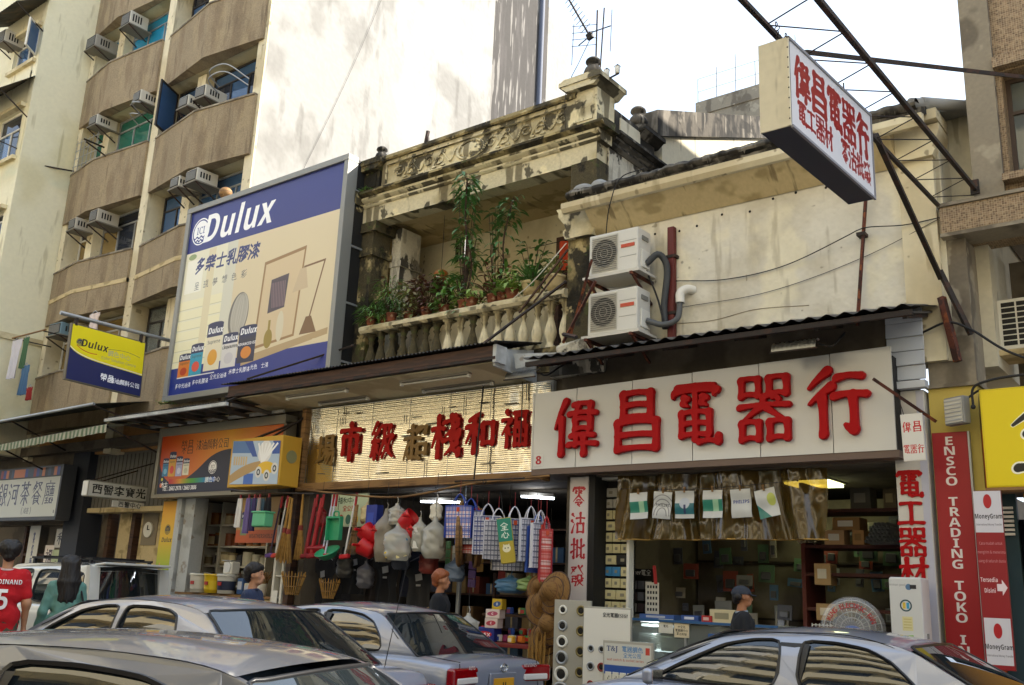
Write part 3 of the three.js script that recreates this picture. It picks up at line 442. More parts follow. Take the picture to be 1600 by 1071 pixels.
  // corner column and pilasters
  mesh('column', nb().lathe([[.17, 0], [.17, .1], [.13, .14], [.12, .2], [.125, 1.2], [.11, 2.55], [.12, 2.6], [.14, 2.63], [.12, 2.68], [.12, 2.76], [.17, 2.8], [.2, 2.88], [.2, 2.94], [0, 2.95]], -12.42, 5.3, .1, 18), S.moss, t);
  mesh('column_block', nb().box(-12.62, 8.24, -.1, -12.2, 8.5, .3, .02).box(-12.6, 4.98, -.1, -12.22, 5.3, .28), S.moss, t);
  mesh('left_pilaster', nb().box(-12.3, 4.98, -.45, -11.95, 7.93, -.02).box(-12.34, 7.3, -.47, -11.9, 7.42, .02).box(-12.36, 7.75, -.48, -11.86, 7.93, .03), S.moss, t);
  mesh('inner_pilaster', nb().box(-11.95, 4.98, -1.0, -11.72, 7.93, -.5).box(-11.97, 7.2, -1.02, -11.68, 7.3, -.48), S.peel, t);
  const rp = mesh('right_pilaster', nb().box(-7.68, 4.2, -.3, -7.22, 6.75, .04).box(-7.68, 7.4, -.32, -7.22, 7.93, .02), S.moss, t);
  mesh('capital', nb().prism([[-7.68, 6.7], [-7.22, 6.7], [-7.17, 6.78], [-7.17, 6.84], [-7.22, 6.86], [-7.2, 6.92], [-7.08, 7.08], [-7.08, 7.14], [-7.04, 7.2], [-7.86, 7.2], [-7.82, 7.14], [-7.82, 7.08], [-7.7, 6.92], [-7.68, 6.86], [-7.73, 6.84], [-7.73, 6.78]], 'z', -.3, .12), S.old, rp);
  mesh('plaster_lump', nb().box(-7.9, 4.62, -.2, -6.95, 4.95, .14, .05).boxc(-7.5, 5, .1, .5, .25, .12, .1, .2, .2, .05), S.peel, t);
  // balustrade
  const bp = [[.07, 0], [.07, .05], [.045, .07], [.05, .11], [.082, .2], [.088, .27], [.07, .36], [.042, .46], [.035, .52], [.045, .55], [.06, .57], [.042, .6], [.06, .65], [.07, .69], [.07, .72]];
  mesh('bottom_rail', nb().box(-11.95, 4.98, -.16, -7.66, 5.1, .1, .01), S.moss, t);
  mesh('top_rail', nb().prism([[-.16, 5.82], [.1, 5.82], [.14, 5.86], [.14, 5.92], [.1, 5.95], [-.2, 5.95], [-.2, 5.86]], 'x', -11.95, -7.66), S.old, t);
  const bg = nb().lathe(bp, 0, 0, 0, 14).box(-.075, .69, -.075, .075, .722, .075).geo();
  for (let i = 0; i < 17; i++) { const o = mesh('baluster', bg, i < 7 || i === 9 ? S.moss : S.old, t); o.position.set(-11.78 + i * .252, 5.1, -.03); o.rotation.set(rr(-.02, .02), rnd() * 3, rr(-.025, .025)); o.scale.set(rr(.94, 1.06), 1, rr(.94, 1.06)); }
}

// ---------------------------------------------------------------- plastered shophouse to its right
{
  const t = thing('plastered_shophouse', 'cream plastered shophouse front with deep eaves above the electrical shop', 'building');
  mesh('front_wall', nb().prism([[-7.22, 4.3], [-2.95, 4.3], [-2.95, 7.2], [-7.22, 7.2]], 'z', -.3, 0, [[[-6.72, 6.75], [-6.4, 6.75], [-6.4, 7.02], [-6.72, 7.02]]]), S.shopwall, t);
  const vt = mesh('vent', nb().box(-6.74, 6.73, -.06, -6.69, 7.04, .02).box(-6.43, 6.73, -.06, -6.38, 7.04, .02).box(-6.69, 6.73, -.06, -6.43, 6.77, .02), S.dim, t);
  for (let i = 0; i < 4; i++) mesh('louvre', nb().boxc(-6.56, 6.8 + i * .065, -.05, .26, .012, .07, .6), S.dim, vt);
  mesh('vent_back', nb().box(-6.8, 6.7, -.4, -6.3, 7.1, -.32), blackM, t);
  const nl = nb(); for (let i = 0; i < 9; i++) nl.sph(-6.25 + i * .34 + rr(-.06, .06), 6.52 + rr(-.05, .05) + .02 * i, .004, .018, 1, 1, .6, 7, 5); mesh('nail_hole', nl, blackM, t);
  mesh('crack', nb().tube([V(-6.2, 5.22, .002), V(-5.4, 5.16, .003), V(-4.8, 5.22, .002), V(-4.1, 5.17, .002)], .005, 4), S.concrete, t);
  // eaves: sloping soffit, cornice strip and rolled tile edge
  mesh('soffit', nb().prism([[-.05, 6.72], [.02, 6.7], [.34, 6.98], [.34, 7.12], [-.05, 7.12]], 'x', -7.2, -2.95), S.tan, t);
  mesh('eave_moulding', nb().prism([[.34, 6.98], [.4, 6.98], [.44, 7.04], [.44, 7.12], [.34, 7.14]], 'x', -7.55, -2.55), S.cream, t);
  mesh('mortar_roll', grid(150, 14, (u, v) => { // rough mortared roll along the eave tiles
    const x = lerp(-7.45, -2.6, u), a = v * 2 * PI, r = .088 + .012 * Math.abs(Math.sin(x * 16.5)) + .06 * (fbm(x * 5 + 60, Math.cos(a) * 1.2 + Math.sin(a) + 9, 400, 400, 5, 5) - .5);
    return [x, 7.2 + .035 * u + Math.sin(a) * r * .8 + .02 * fbm(x * 2 + 9, 3, 99, 99, 2, 6), .36 + Math.cos(a) * r * 1.25];
  }), S.black, t);
  mesh('lime_lump', nb().sph(-7.28, 7.3, .25, .16, 1.2, .8, 1).sph(-7.1, 7.38, .1, .15, 1, .9, 1), S.gable, t);
  mesh('roof', nb().prism([[.42, 7.2], [-6.5, 10.3], [-12, 7.4], [-12, 7.2], [-6.5, 10.1], [.42, 7.1]].reverse(), 'x', -7.15, -2.55), S.black, t);
  mesh('end_coping', nb().cyl(V(-2.7, 7.32, .3), V(-2.55, 7.36, .1), .08).cyl(V(-2.6, 7.36, .2), V(-2.2, 7.42, -.3), .07).boxc(-2.3, 7.45, -.4, .5, .1, .4, .1, 0, 0, .04), S.gable, t);
  // right end pier with small capital and its grey return wall
  const pr = mesh('end_pier', nb().box(-2.95, 4.3, -.3, -2.56, 7.12, .05), S.cream, t);
  mesh('capital', nb().prism([[-2.97, 6.72], [-2.54, 6.72], [-2.5, 6.8], [-2.54, 6.83], [-2.5, 6.9], [-2.45, 7.02], [-2.45, 7.1], [-3.06, 7.1], [-3.06, 7.02], [-3.01, 6.9], [-2.97, 6.83], [-3.01, 6.8]], 'z', -.3, .12).box(-3.05, 7.13, -.3, -2.45, 7.26, .2), S.cream, pr);
  mesh('return_wall', nb().box(-2.56, 4.3, -3.2, -2.5, 7.4, -.02), S.party, t);
  mesh('gap_wall', nb().box(-2.5, 4.3, -3.2, -2.16, 7.5, -.5), S.party, t);
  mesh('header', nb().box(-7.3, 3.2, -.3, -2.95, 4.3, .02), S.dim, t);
}

// ---------------------------------------------------------------- right-hand building with mosaic tiles
{
  const t = thing('mosaic_building', 'concrete building with brown mosaic tile panels at the right edge', 'building');
  mesh('corner_pier', nb().box(-2.15, 6.1, -.3, -1.84, 15, .06), S.concrete, t);
  mesh('mosaic_wall', nb().prism([[-1.84, 6.1], [1.8, 6.1], [1.8, 15], [-1.84, 15]], 'z', -.3, -.02, [[[-1.78, 6.3], [-.4, 6.3], [-.4, 7.6], [-1.78, 7.6]]]), S.mosaic, t);
  mesh('window_hood', nb().box(-1.84, 7.62, -.02, 1.8, 7.75, .1), S.mosaic, t);
  windowUnit(t, -1.78, -.4, 6.32, 7.6, -.28, { n: 3, transom: .45, frame: mat('#4a3a2e', .6), panes: [paneClear], drape: curtain });
  const gr = nb(); for (let i = 0; i < 7; i++) gr.box(-1.72 + i * .2, 6.36, -.34, -1.705 + i * .2, 7.1, -.325); for (let i = 0; i < 4; i++) gr.box(-1.75, 6.45 + i * .22, -.335, -.42, 6.465 + i * .22, -.32); mesh('window_grille', gr, whiteFrame, t);
  mesh('sill', nb().box(-1.84, 6.22, -.02, 1.8, 6.3, .14), S.mosaic, t);
  mesh('ledge', nb().box(-2.52, 5.74, -.7, 2.2, 6.06, .1, .015), S.mosaic, t); mesh('ledge_cap', nb().box(-2.54, 6.06, -.7, 2.2, 6.1, .12), S.concrete, t); mesh('chipped_edge', nb().box(-2.525, 5.7, -.3, 2.2, 5.742, .11), S.concrete, t);
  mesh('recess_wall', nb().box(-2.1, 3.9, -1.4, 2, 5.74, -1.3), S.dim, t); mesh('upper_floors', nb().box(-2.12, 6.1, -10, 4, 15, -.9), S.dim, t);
  mesh('pier', nb().box(-2.8, .14, -.45, -2.3, 4.0, -.02), mat('#c8b25a', .75), t, 'mustard painted pier below grey concrete');
  mesh('pier_side', nb().box(-2.295, .14, -.45, -2.285, 3.52, -.03), mat('#b5491c', .7), t);
  mesh('pier_top', nb().box(-2.79, 4.03, -.5, -2.3, 5.72, -.04), S.concrete, t); mesh('pier_band', nb().box(-2.82, 4.0, -.47, -2.27, 4.04, .02), S.concrete, t);
  mesh('shop_wall', nb().box(-1.98, .14, -.6, 1.5, 2.85, -.2), mat('#c9922e', .75), t); mesh('shop_header', nb().box(-2.2, 2.85, -.6, 2, 3.9, .1), S.dim, t);
  const sh = mesh('louvre_panel', nb().box(-2.27, .2, -.3, -2.06, 2.9, -.22), mat('#1d3a42', .6), t); for (let i = 0; i < 7; i++) mesh('louvre', nb().box(-2.25, 2.42 + i * .045, -.218, -2.09, 2.445 + i * .045, -.19), whitePlastic, sh);
  mesh('street_door', nb().box(-2.28, .2, -.5, -2.0, 2.6, -.42), paneDark, t);
  const ac = thing('outdoor_condenser', 'white condenser with slotted grille in the dark recess under the mosaic ledge', 'air conditioner', [-1.85, 4.52, -.7]);
  mesh('casing', nb().box(-.32, 0, -.3, .5, .6, 0, .02), whitePlastic, ac); const gl = nb(); for (let i = 0; i < 8; i++) for (let j = 0; j < 2; j++) gl.box(-.27 + j * .16, .05 + i * .065, .001, -.13 + j * .16, .1 + i * .065, .006); mesh('grille_slot', gl, blackM, ac);
  mesh('shelf', nb().box(-.45, -.08, -.4, .6, -.02, .1), S.tan, ac);
}
// ---------------------------------------------------------------- sunlit buildings across the street: they light the shaded fronts and show in the car windows
{
  const cols = ['#ead9b0', '#e6dfcc', '#e4d2a8', '#e9e5d8', '#e8dcba', '#e2dccb'];
  let x = -50;
  for (let i = 0; x < 26; i++) {
    const w = 8 + (i * 37 % 5), h = [17, 21, 15, 19, 22, 16, 18][i % 7], m = mat(cols[i % cols.length], .85);
    const t = thing('street_building', ['honey', 'cream', 'ochre', 'ivory', 'straw', 'buff', 'butter', 'sand', 'wheat', 'pale gold'][i % 10] + ' coloured block of ' + h + ' metres with banded balconies facing the shops', 'building', [x + w / 2, 0, 16], 0, 'sunlit blocks facing the shops');
    mesh('wall', nb().box(-w / 2, .15, .5, w / 2, h, 6), m, t);
    mesh('shopfront', nb().box(-w / 2 + .3, .2, .42, w / 2 - .3, 3.3, .5), mat('#4a3f34', .5), t); mesh('shop_awning', nb().prism([[.5, 4.5], [.5, 4.4], [-1.9, 3.5], [-1.9, 3.6]], 'x', -w / 2 + .2, w / 2 - .2), mat('#4f5648', .9), t);
    mesh('fascia', nb().box(-w / 2 + .2, 3.3, .2, w / 2 - .2, 4.2, .5), mat(['#7a4a3a', '#5a6a58', '#4a5468'][i % 3], .6), t);
    for (let y = 5 + (i % 3) * .35; y < h - 1; y += 2.7 + (i * 7 % 4) * .16) { mesh('balcony', nb().box(-w / 2 + .1, y, -.3, w / 2 - .1, y + 1.1, .5), m, t); const n = Math.floor(w / 2.2); for (let k = 0; k < n; k++) mesh('loggia', nb().box(-w / 2 + .4 + k * (w - .8) / n, y + 1.2 + (k + i) % 3 * .12, .4, -w / 2 + .4 + (k + .62 + (k * 5 + i) % 4 * .08) * (w - .8) / n, y + 2.45, .49), S.concrete, t); for (let k = 0; k < n; k++) mesh('window', nb().box(-w / 2 + .5 + k * (w - .8) / n, y + 1.35, .34, -w / 2 + .5 + (k + .7) * (w - .8) / n, y + 2.4, .41), paneDark, t); }
    x += w + .02;
  }
}
// ---------------------------------------------------------------- ground floor shells and interiors
function room(name, label, x0, x1, y1, z1, wallM, floorM = S.dim, zf = -.02) {
  const t = thing(name, label, 'building');
  mesh('rear_wall', nb().box(x0, .14, z1 - .15, x1, y1, z1), wallM, t); mesh('side_wall', nb().box(x0 - .14, .14, z1 - .15, x0, y1, zf), wallM, t); mesh('side_wall', nb().box(x1, .14, z1 - .15, x1 + .14, y1, zf), wallM, t);
  mesh('floor', nb().box(x0, .14, z1, x1, .16, zf), floorM, t); mesh('ceiling', nb().box(x0 - .14, y1, z1 - .15, x1 + .14, y1 + .12, zf), S.dim, t);
  return t;
}
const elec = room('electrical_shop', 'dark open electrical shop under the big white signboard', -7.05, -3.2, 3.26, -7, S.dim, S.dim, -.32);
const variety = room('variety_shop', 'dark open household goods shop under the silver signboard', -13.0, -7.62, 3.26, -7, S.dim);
const paint = room('paint_shop', 'open paint shop under the orange signboard, with lit shelves', -17.1, -13.3, 3.16, -1.9, S.tan);
mesh('upper_wall', nb().box(-17.3, 3.3, -.5, -13.16, 5.2, -.12), S.dim, paint); mesh('roof_slab', nb().box(-17.3, 5.2, -4, -12.8, 5.3, .1), S.concrete, paint);
mesh('rear_block', nb().box(-15.6, 3.3, -4, -12.8, 5.2, -.55), S.dim, paint);
mesh('header', nb().box(-13.14, 3.4, -.4, -7.64, 4.74, 0), S.dim, variety);
mesh('mullion', nb().box(-13.28, .14, -.3, -13.16, 3.3, .12), S.darkwood, variety);
{
  const t = thing('clinic_building', 'grey panelled shopfront of the clinic beside the yellow paint strip', 'building');
  mesh('upper_panel', nb().box(-21.4, 3.05, -.5, -17.25, 4.25, -.3), mat('#6f6c64', .7), t);
  const ub = nb(); for (let i = 0; i < 26; i++) ub.box(-21.3 + i * .155, 3.07, -.298, -21.29 + i * .155, 4.2, -.285); mesh('rib', ub, mat('#5b5850', .7), t);
  mesh('beam', nb().box(-21.4, 2.95, -.55, -17.25, 3.05, -.22), S.tan, t);
  for (const [a, b, m] of [[-20.6, -20.2, S.dim], [-19.9, -19.3, S.tan], [-19.05, -17.3, S.tan]]) mesh('wall_panel', nb().box(a, .14, -.7, b, 2.95, -.6), m, t);
  for (const x of [-20.15, -19.2, -17.3]) mesh('post', nb().box(x - .07, .14, -.68, x + .07, 2.95, -.5), S.darkwood, t);
  mesh('doorway', nb().box(-21.3, .14, -1.6, -17.3, 2.95, -1.5), roomM, t); mesh('poster', nb().box(-18.95, 2.28, -.6, -18.4, 2.95, -.58), roomM, t);
  mesh('clock', nb().add(new THREE.CylinderGeometry(.16, .16, .04, 24), M4(-18.68, 2.6, -.56, PI / 2)), whitePlastic, t);
  mesh('clock_hand', nb().boxc(-18.68, 2.64, -.535, .02, .1, .01).boxc(-18.65, 2.6, -.535, .08, .02, .01), blackM, t);
  const t2 = thing('teahouse_building', 'dark teahouse shopfront with posters at the lower left', 'building');
  mesh('dark_pier', nb().box(-21.35, .14, -.6, -20.65, 4.3, -.1), mat('#2d3038', .7), t2);
  mesh('doorway', nb().box(-25, .14, -1.3, -21.35, 2.8, -1.2), roomM, t2); mesh('fascia', nb().box(-25.5, 2.7, -.6, -21.35, 4.3, -.1), S.dim, t2);
  mesh('door_frame', nb().box(-23.6, .14, -.5, -23.5, 2.72, -.35).box(-21.75, .14, -.5, -21.65, 2.72, -.35).box(-23.5, 2.0, -.5, -21.75, 2.06, -.36).box(-22.6, .14, -.5, -22.54, 2.0, -.36), S.darkwood, t2);
  const P = (x, y, w, h, bg, ch, c, name) => { const o = mesh('poster', face([x, y, -.33], [x + w, y, -.33], [x + w, y + h, -.33], [x, y + h, -.33]), printMat(128, 128, (g, W, H) => { g.fillStyle = bg; g.fillRect(0, 0, W, H); zh(g, ch, W / 2, H / 2, ch.length > 1 ? 26 : 80, { weight: .12, brush: .6, color: c, vertical: ch.length > 1 }); }), t2, name); return o; };
  P(-23.3, 1.5, .5, 1.25, '#d8d4c4', '茶餐廳', '#3a3f6a', 'white menu poster'); P(-22.45, 1.75, .42, .5, '#e6d8c8', '福', '#3a1a14', 'poster with one brushed character'); P(-21.65, 1.5, .36, .95, '#c9542a', '福和', '#f0c040', 'red and gold paper couplet'); P(-22.1, 1.3, .42, .85, '#b9c48f', '銀河', '#4a5a3a', 'green notice sheet');
  P(-22.05, 2.2, .5, .42, '#cfcabb', '和', '#444', 'grey notice sheet');
}
// ---------------------------------------------------------------- awnings
const corrugate = (x0, x1, za, ya, zb, yb, pitch = .076, amp = .012) => grid(Math.round((x1 - x0) / pitch * 6), 1, (u, v) => [lerp(x0, x1, u), lerp(ya, yb, v) + amp * Math.sin(lerp(x0, x1, u) / pitch * 2 * PI), lerp(za, zb, v)]);
{
  const t = thing('corrugated_awning', 'corrugated awning with white underside over the silver signboard', 'awning');
  mesh('roof_sheet', corrugate(-14.3, -8.1, 0, 5.2, 1.12, 4.97), S.corrug, t); mesh('fascia', nb().box(-14.2, 4.79, .98, -8.2, 4.94, 1.03), S.darkwood, t);
  mesh('end_board', nb().prism([[0, 4.6], [.98, 4.66], [.98, 4.9], [0, 5.1]], 'x', -8.24, -8.2), S.galv, t); mesh('end_board', nb().prism([[0, 4.6], [.98, 4.66], [.98, 4.9], [0, 5.1]], 'x', -14.2, -14.16), S.darkwood, t);
  mesh('underside', nb().prism([[.02, 4.62], [.94, 4.72], [.94, 4.74], [.02, 4.65]], 'x', -14.1, -8.25), S.soffit, t);
  mesh('front_lip', nb().box(-14.25, 4.74, .94, -8.15, 4.78, 1.05), S.iron, t);
  const lab = ['front fluorescent batten over the left of the silver signboard', 'front fluorescent batten over the right of the silver signboard', 'rear fluorescent batten over the left of the silver signboard', 'rear fluorescent batten over the right of the silver signboard'];
  [[-12.9, -11.41, .76], [-10.26, -8.87, .72], [-12.6, -11.4, .3], [-10.2, -8.8, .28]].forEach(([a, b, z], i) => {
    const f = thing('fluorescent_batten', lab[i], 'light fitting', [0, z * .09 + .015, 0], 0, 'unlit battens under the awning');
    mesh('housing', nb().box(a, 4.585, z - .04, b, 4.62 + z * .02, z + .04), mat('#8a8273', .6), f); mesh('tube', nb().cyl(V(a + .04, 4.565, z), V(b - .04, 4.565, z), .016, .016, 8), mat('#cfcabd', .35), f); mesh('end_cap', nb().box(a, 4.54, z - .025, a + .04, 4.585, z + .025), whitePlastic, f); mesh('end_cap', nb().box(b - .04, 4.54, z - .025, b, 4.585, z + .025), whitePlastic, f);
  });
  for (const [x, y] of [[-8.2, 5.0]]) mesh('corner_bracket', nb().box(x, 4.7, .8, x + .06, 4.95, 1.04), S.galv, t);
  const r = thing('dark_awning', 'long dark corrugated awning over the white signboard', 'awning');
  mesh('roof_sheet', corrugate(-7.75, -2.62, -.01, 4.96, .98, 4.7, .2, .022), S.corrug, r); mesh('edge_angle', nb().box(-7.7, 4.6, .9, -2.66, 4.66, .95), S.iron, r);
  mesh('underside', nb().prism([[.02, 4.86], [.93, 4.62], [.93, 4.64], [.02, 4.88]], 'x', -7.68, -2.68), S.corrug, r);
  for (let i = 0; i < 6; i++) mesh('bearer', nb().bar(V(-7.5 + i * .95, 4.84, .03), V(-7.5 + i * .95, 4.6, .9), .045), S.iron, r);
  mesh('pale_end_sheet', nb().prism([[-8.15, 4.9], [-7.3, 4.82], [-7.1, 4.72], [-8.1, 4.68]].reverse(), 'z', .62, .64), S.galv, r); mesh('back_board', nb().box(-7.7, 4.42, .02, -3.2, 4.9, .06), S.dim, r);
  const c = thing('frame_canopy', 'flat metal canopy frame projecting above the orange paint signboard', 'awning');
  mesh('roof_sheet', corrugate(-17.7, -13.9, 0, 4.72, 1.25, 4.62, .076, .01), S.corrug, c);
  mesh('edge', nb().box(-17.8, 4.54, 1.2, -13.9, 4.6, 1.26), S.galv, c); mesh('edge', nb().box(-17.8, 4.54, .3, -13.5, 4.59, .35), S.galv, c);
  for (let i = 0; i < 7; i++) mesh('rafter', nb().box(-17.7 + i * .64, 4.52, .05, -17.64 + i * .64, 4.58, 1.2), S.corrug, c);
  mesh('stay', nb().bar(V(-14.1, 4.6, 1.2), V(-13.3, 5.3, .1), .035), S.iron, c);
  const striped = printMat(256, 32, (x, w, h) => { for (let i = 0; i < 64; i++) { x.fillStyle = i % 2 ? '#a5a38e' : '#5d6c52'; x.fillRect(i * 4, 0, 4, h); } }, .9);
  const a1 = thing('striped_awning', 'pale cloth awning with a green striped valance over the clinic', 'awning');
  mesh('cloth', grid(10, 4, (u, v) => [lerp(-22.3, -17.4, u), lerp(4.85, 4.28 + .16 * u, v) - .05 * Math.sin(v * PI), lerp(-.1, 1.4, v)]), mat('#8f9180', .9), a1);
  mesh('valance', grid(60, 2, (u, v) => [lerp(-22.3, -17.4, u), lerp(4.28 + .16 * u, 4.14 + .16 * u - .02 * Math.abs(Math.sin(u * 40)), v), 1.41 + .012 * Math.sin(u * 50) * v], true), striped, a1);
  mesh('arm', nb().bar(V(-21.9, 4.28, 1.38), V(-21.9, 3.8, 0), .03).bar(V(-17.5, 4.42, 1.38), V(-17.5, 4, 0), .03).bar(V(-22.3, 4.28, 1.38), V(-17.4, 4.44, 1.38), .03), S.iron, a1);
  const a2 = thing('dark_cloth_awning', 'dark cloth awning stretched above the teahouse sign', 'awning');
  mesh('cloth', grid(10, 4, (u, v) => [lerp(-24.5, -17.9, u), lerp(5.2, 4.78 + .1 * u, v), lerp(0, 1.45, v)]), mat('#3a3a34', .9), a2); mesh('front_bar', nb().cyl(V(-24.5, 4.77, 1.46), V(-17.9, 4.87, 1.46), .03), alum, a2);
  mesh('arm', nb().bar(V(-21.4, 4.8, 1.4), V(-21.4, 4.3, 0), .03).bar(V(-18.0, 4.85, 1.4), V(-18, 4.6, 0), .03), S.iron, a2);
  mesh('underside', nb().box(-25, 4.3, -.5, -17.3, 4.5, .1), S.dim, a2);
}

// ---------------------------------------------------------------- signs
const roundel = (x, cx, cy, r, fg, bg) => { x.fillStyle = fg; x.beginPath(); x.arc(cx, cy, r, 0, 7); x.fill(); x.strokeStyle = bg; x.lineWidth = r * .09; x.beginPath(); x.arc(cx, cy, r * .86, 0, 7); x.stroke(); txt(x, 'ICI', cx, cy + r * .18, r * .72, { color: bg, font: 'serif', bold: false }); x.lineWidth = r * .1; for (let k = 0; k < 2; k++) { x.beginPath(); for (let i = 0; i <= 20; i++) x.lineTo(cx + (i / 10 - 1) * r * (.72 - k * .16), cy + r * (.42 + .24 * k) + Math.sin(i * .95) * r * .07); x.stroke(); } };
const can = (x, px, py, w, h, body, band) => { x.fillStyle = body; x.fillRect(px, py, w, h); x.fillStyle = '#1b2350'; x.fillRect(px, py, w, h * .27); x.beginPath(); x.ellipse(px + w / 2, py, w / 2, h * .05, 0, 0, 7); x.fill(); txt(x, 'Dulux', px + w * .52, py + h * .2, w * .34, { color: '#fff', italic: .15 }); x.fillStyle = band; x.beginPath(); x.ellipse(px + w / 2, py + h * .72, w * .3, h * .17, 0, 0, 7); x.fill(); txt(x, 'Supreme', px + w / 2, py + h * .42, w * .2, { color: '#333', bold: false }); };
{
  const X0 = -17.0, X1 = -12.3, Y0 = 5.1, Y1 = 9.03, Z = .45;
  const t = thing('paint_billboard', 'large blue and cream Dulux paint billboard in a pale metal frame', 'billboard');
  mesh('printed_panel', face([X0, Y0, Z], [X1, Y0, Z], [X1, Y1, Z], [X0, Y1, Z]), printMat(1200, 1000, (x, W, H) => {
    x.fillStyle = '#dccca8'; x.fillRect(0, 0, W, H);
    x.fillStyle = '#e9e4c9'; x.fillRect(0, 0, W * .36, H); x.fillStyle = '#d6d3c0'; x.fillRect(W * .30, 0, W * .07, H); x.fillStyle = '#efe8c2'; for (let i = 0; i < 7; i++) x.fillRect(0, H * (.5 + i * .055), W * .3, H * .045); x.fillStyle = '#c7c29b'; for (let i = 0; i < 7; i++) x.fillRect(0, H * (.545 + i * .055), W * .3, 3);
    x.fillStyle = '#f4f1e0'; x.fillRect(W * .02, H * .28, W * .12, H * .18); x.fillStyle = '#8fa06a'; x.beginPath(); x.ellipse(W * .05, H * .26, 34, 16, 0, 0, 7); x.fill(); x.fillStyle = '#e2d6b0'; x.fillRect(W * .17, H * .24, W * .05, H * .5);
    x.fillStyle = '#23307f'; x.fillRect(0, 0, W, H * .235); x.fillStyle = '#142b86'; x.fillRect(0, H * .855, W, H * .145);
    roundel(x, W * .085, H * .125, H * .075, '#fff', '#23307f'); txt(x, 'Dulux', W * .335, H * .195, 210, { color: '#fff', italic: .18, sx: .98 });
    zh(x, '多樂士乳膠漆', W * .3, H * .32, 78, { weight: .13, color: '#28336f', slant: .15, step: 1.14 }); zh(x, '呈現夢想色彩', W * .27, H * .43, 40, { weight: .07, color: '#5a5a5e', step: 1.95 });
    x.fillStyle = '#9c7a50'; x.beginPath(); x.moveTo(W * .565, H * .40); x.lineTo(W * .815, H * .37); x.lineTo(W * .79, H * .80); x.lineTo(W * .545, H * .83); x.fill(); x.fillStyle = '#d7c19b'; x.beginPath(); x.moveTo(W * .575, H * .415); x.lineTo(W * .805, H * .387); x.lineTo(W * .78, H * .79); x.lineTo(W * .556, H * .815); x.fill();
    x.fillStyle = '#4d4450'; x.beginPath(); x.moveTo(W * .62, H * .5); x.lineTo(W * .725, H * .487); x.lineTo(W * .715, H * .65); x.lineTo(W * .615, H * .665); x.fill(); x.strokeStyle = '#8a6f78'; x.lineWidth = 5; for (let i = 0; i < 9; i++) { x.beginPath(); x.moveTo(W * (.625 + i * .01), H * .52); x.lineTo(W * (.64 + i * .009), H * .64); x.stroke(); }
    x.strokeStyle = '#7b5b3c'; x.lineWidth = 9; x.beginPath(); x.moveTo(W * .815, H * .475); x.lineTo(W * .93, H * .465); x.lineTo(W * .865, H * .745); x.stroke(); x.fillStyle = '#7b5b3c'; x.beginPath(); x.moveTo(W * .85, H * .72); x.lineTo(W * .88, H * .72); x.lineTo(W * .915, H * .8); x.lineTo(W * .82, H * .8); x.fill(); x.fillStyle = '#cdb795'; x.beginPath(); x.moveTo(W * .79, H * .48); x.lineTo(W * .825, H * .48); x.lineTo(W * .845, H * .58); x.lineTo(W * .755, H * .59); x.fill();
    x.fillStyle = '#b79d74'; x.beginPath(); x.moveTo(W * .48, H * .86); x.lineTo(W * .98, H * .79); x.lineTo(W * .98, H * .82); x.lineTo(W * .48, H * .9); x.fill(); x.fillStyle = '#dccca8'; x.fillRect(W * .9, H * .83, W * .1, H * .025); x.fillStyle = '#9a8436'; x.beginPath(); x.ellipse(W * .635, H * .79, 30, 46, 0, 0, 7); x.fill(); x.fillRect(W * .628, H * .7, 16, 60); x.fillStyle = '#d9cfb4'; x.beginPath(); x.ellipse(W * .7, H * .74, 26, 74, 0, 0, 7); x.fill();
    x.fillStyle = '#6d6a66'; x.beginPath(); x.ellipse(W * .428, H * .64, 76, 116, .12, 0, 7); x.fill(); x.fillStyle = '#b9b4a8'; x.beginPath(); x.ellipse(W * .433, H * .635, 64, 106, .12, 0, 7); x.fill(); x.strokeStyle = '#a09a8c'; x.lineWidth = 3; for (let i = -2; i < 3; i++) { x.beginPath(); x.ellipse(W * .433 + i * 4, H * .635, Math.abs(i) * 24 + 8, 104, .12, 0, 7); x.stroke(); } x.fillStyle = '#7d7a74'; x.fillRect(W * .42, H * .74, 14, 60); x.fillRect(W * .4, H * .79, 90, 14);
    can(x, W * .05, H * .79, 96, 120, '#d8782e', '#b8331f'); can(x, W * .13, H * .75, 104, 155, '#2f9bbd', '#e0564e'); can(x, W * .23, H * .66, 128, 235, '#e6dcc0', '#e0a13a'); can(x, W * .345, H * .73, 118, 165, '#d8d4d2', '#c9c4c8'); can(x, W * .45, H * .71, 132, 175, '#26284a', '#d9862a'); txt(x, 'LIFEMASTER', W * .395, H * .8, 20, { color: '#444' }); txt(x, 'ADVANCED OZ', W * .505, H * .8, 20, { color: '#eee' });
    x.fillStyle = '#e8e6e0'; x.fillRect(W * .05, H * .905, W * .26, 6);
    zh(x, '多中光油漆', W * .1, H * .95, 24, { weight: .1, color: '#fff' }); zh(x, '多中乳膠漆', W * .22, H * .943, 24, { weight: .1, color: '#fff' }); zh(x, '全光全油漆', W * .34, H * .93, 24, { weight: .1, color: '#fff' }); zh(x, '米樂士乳膠漆', W * .475, H * .92, 24, { weight: .1, color: '#fff' }); zh(x, '光色水士漆', W * .6, H * .915, 24, { weight: .1, color: '#fff' });
  }, .35), t);
  const fr = mesh('frame', nb().box(X0 - .12, Y1 - .02, Z - .2, X1 + .1, Y1 + .1, Z + .05, .012).box(X0 - .12, Y0 - .1, Z - .2, X1 + .1, Y0 + .02, Z + .05, .012).box(X0 - .12, Y0 + .02, Z - .2, X0 + .01, Y1 - .02, Z + .048, .012).box(X1 - .01, Y0 + .02, Z - .2, X1 + .1, Y1 - .02, Z + .048, .012), mat('#8f8f8a', .5, .4), t);
  mesh('backing', nb().box(X0, Y0, Z - .1, X1, Y1, Z - .012), blackM, t);
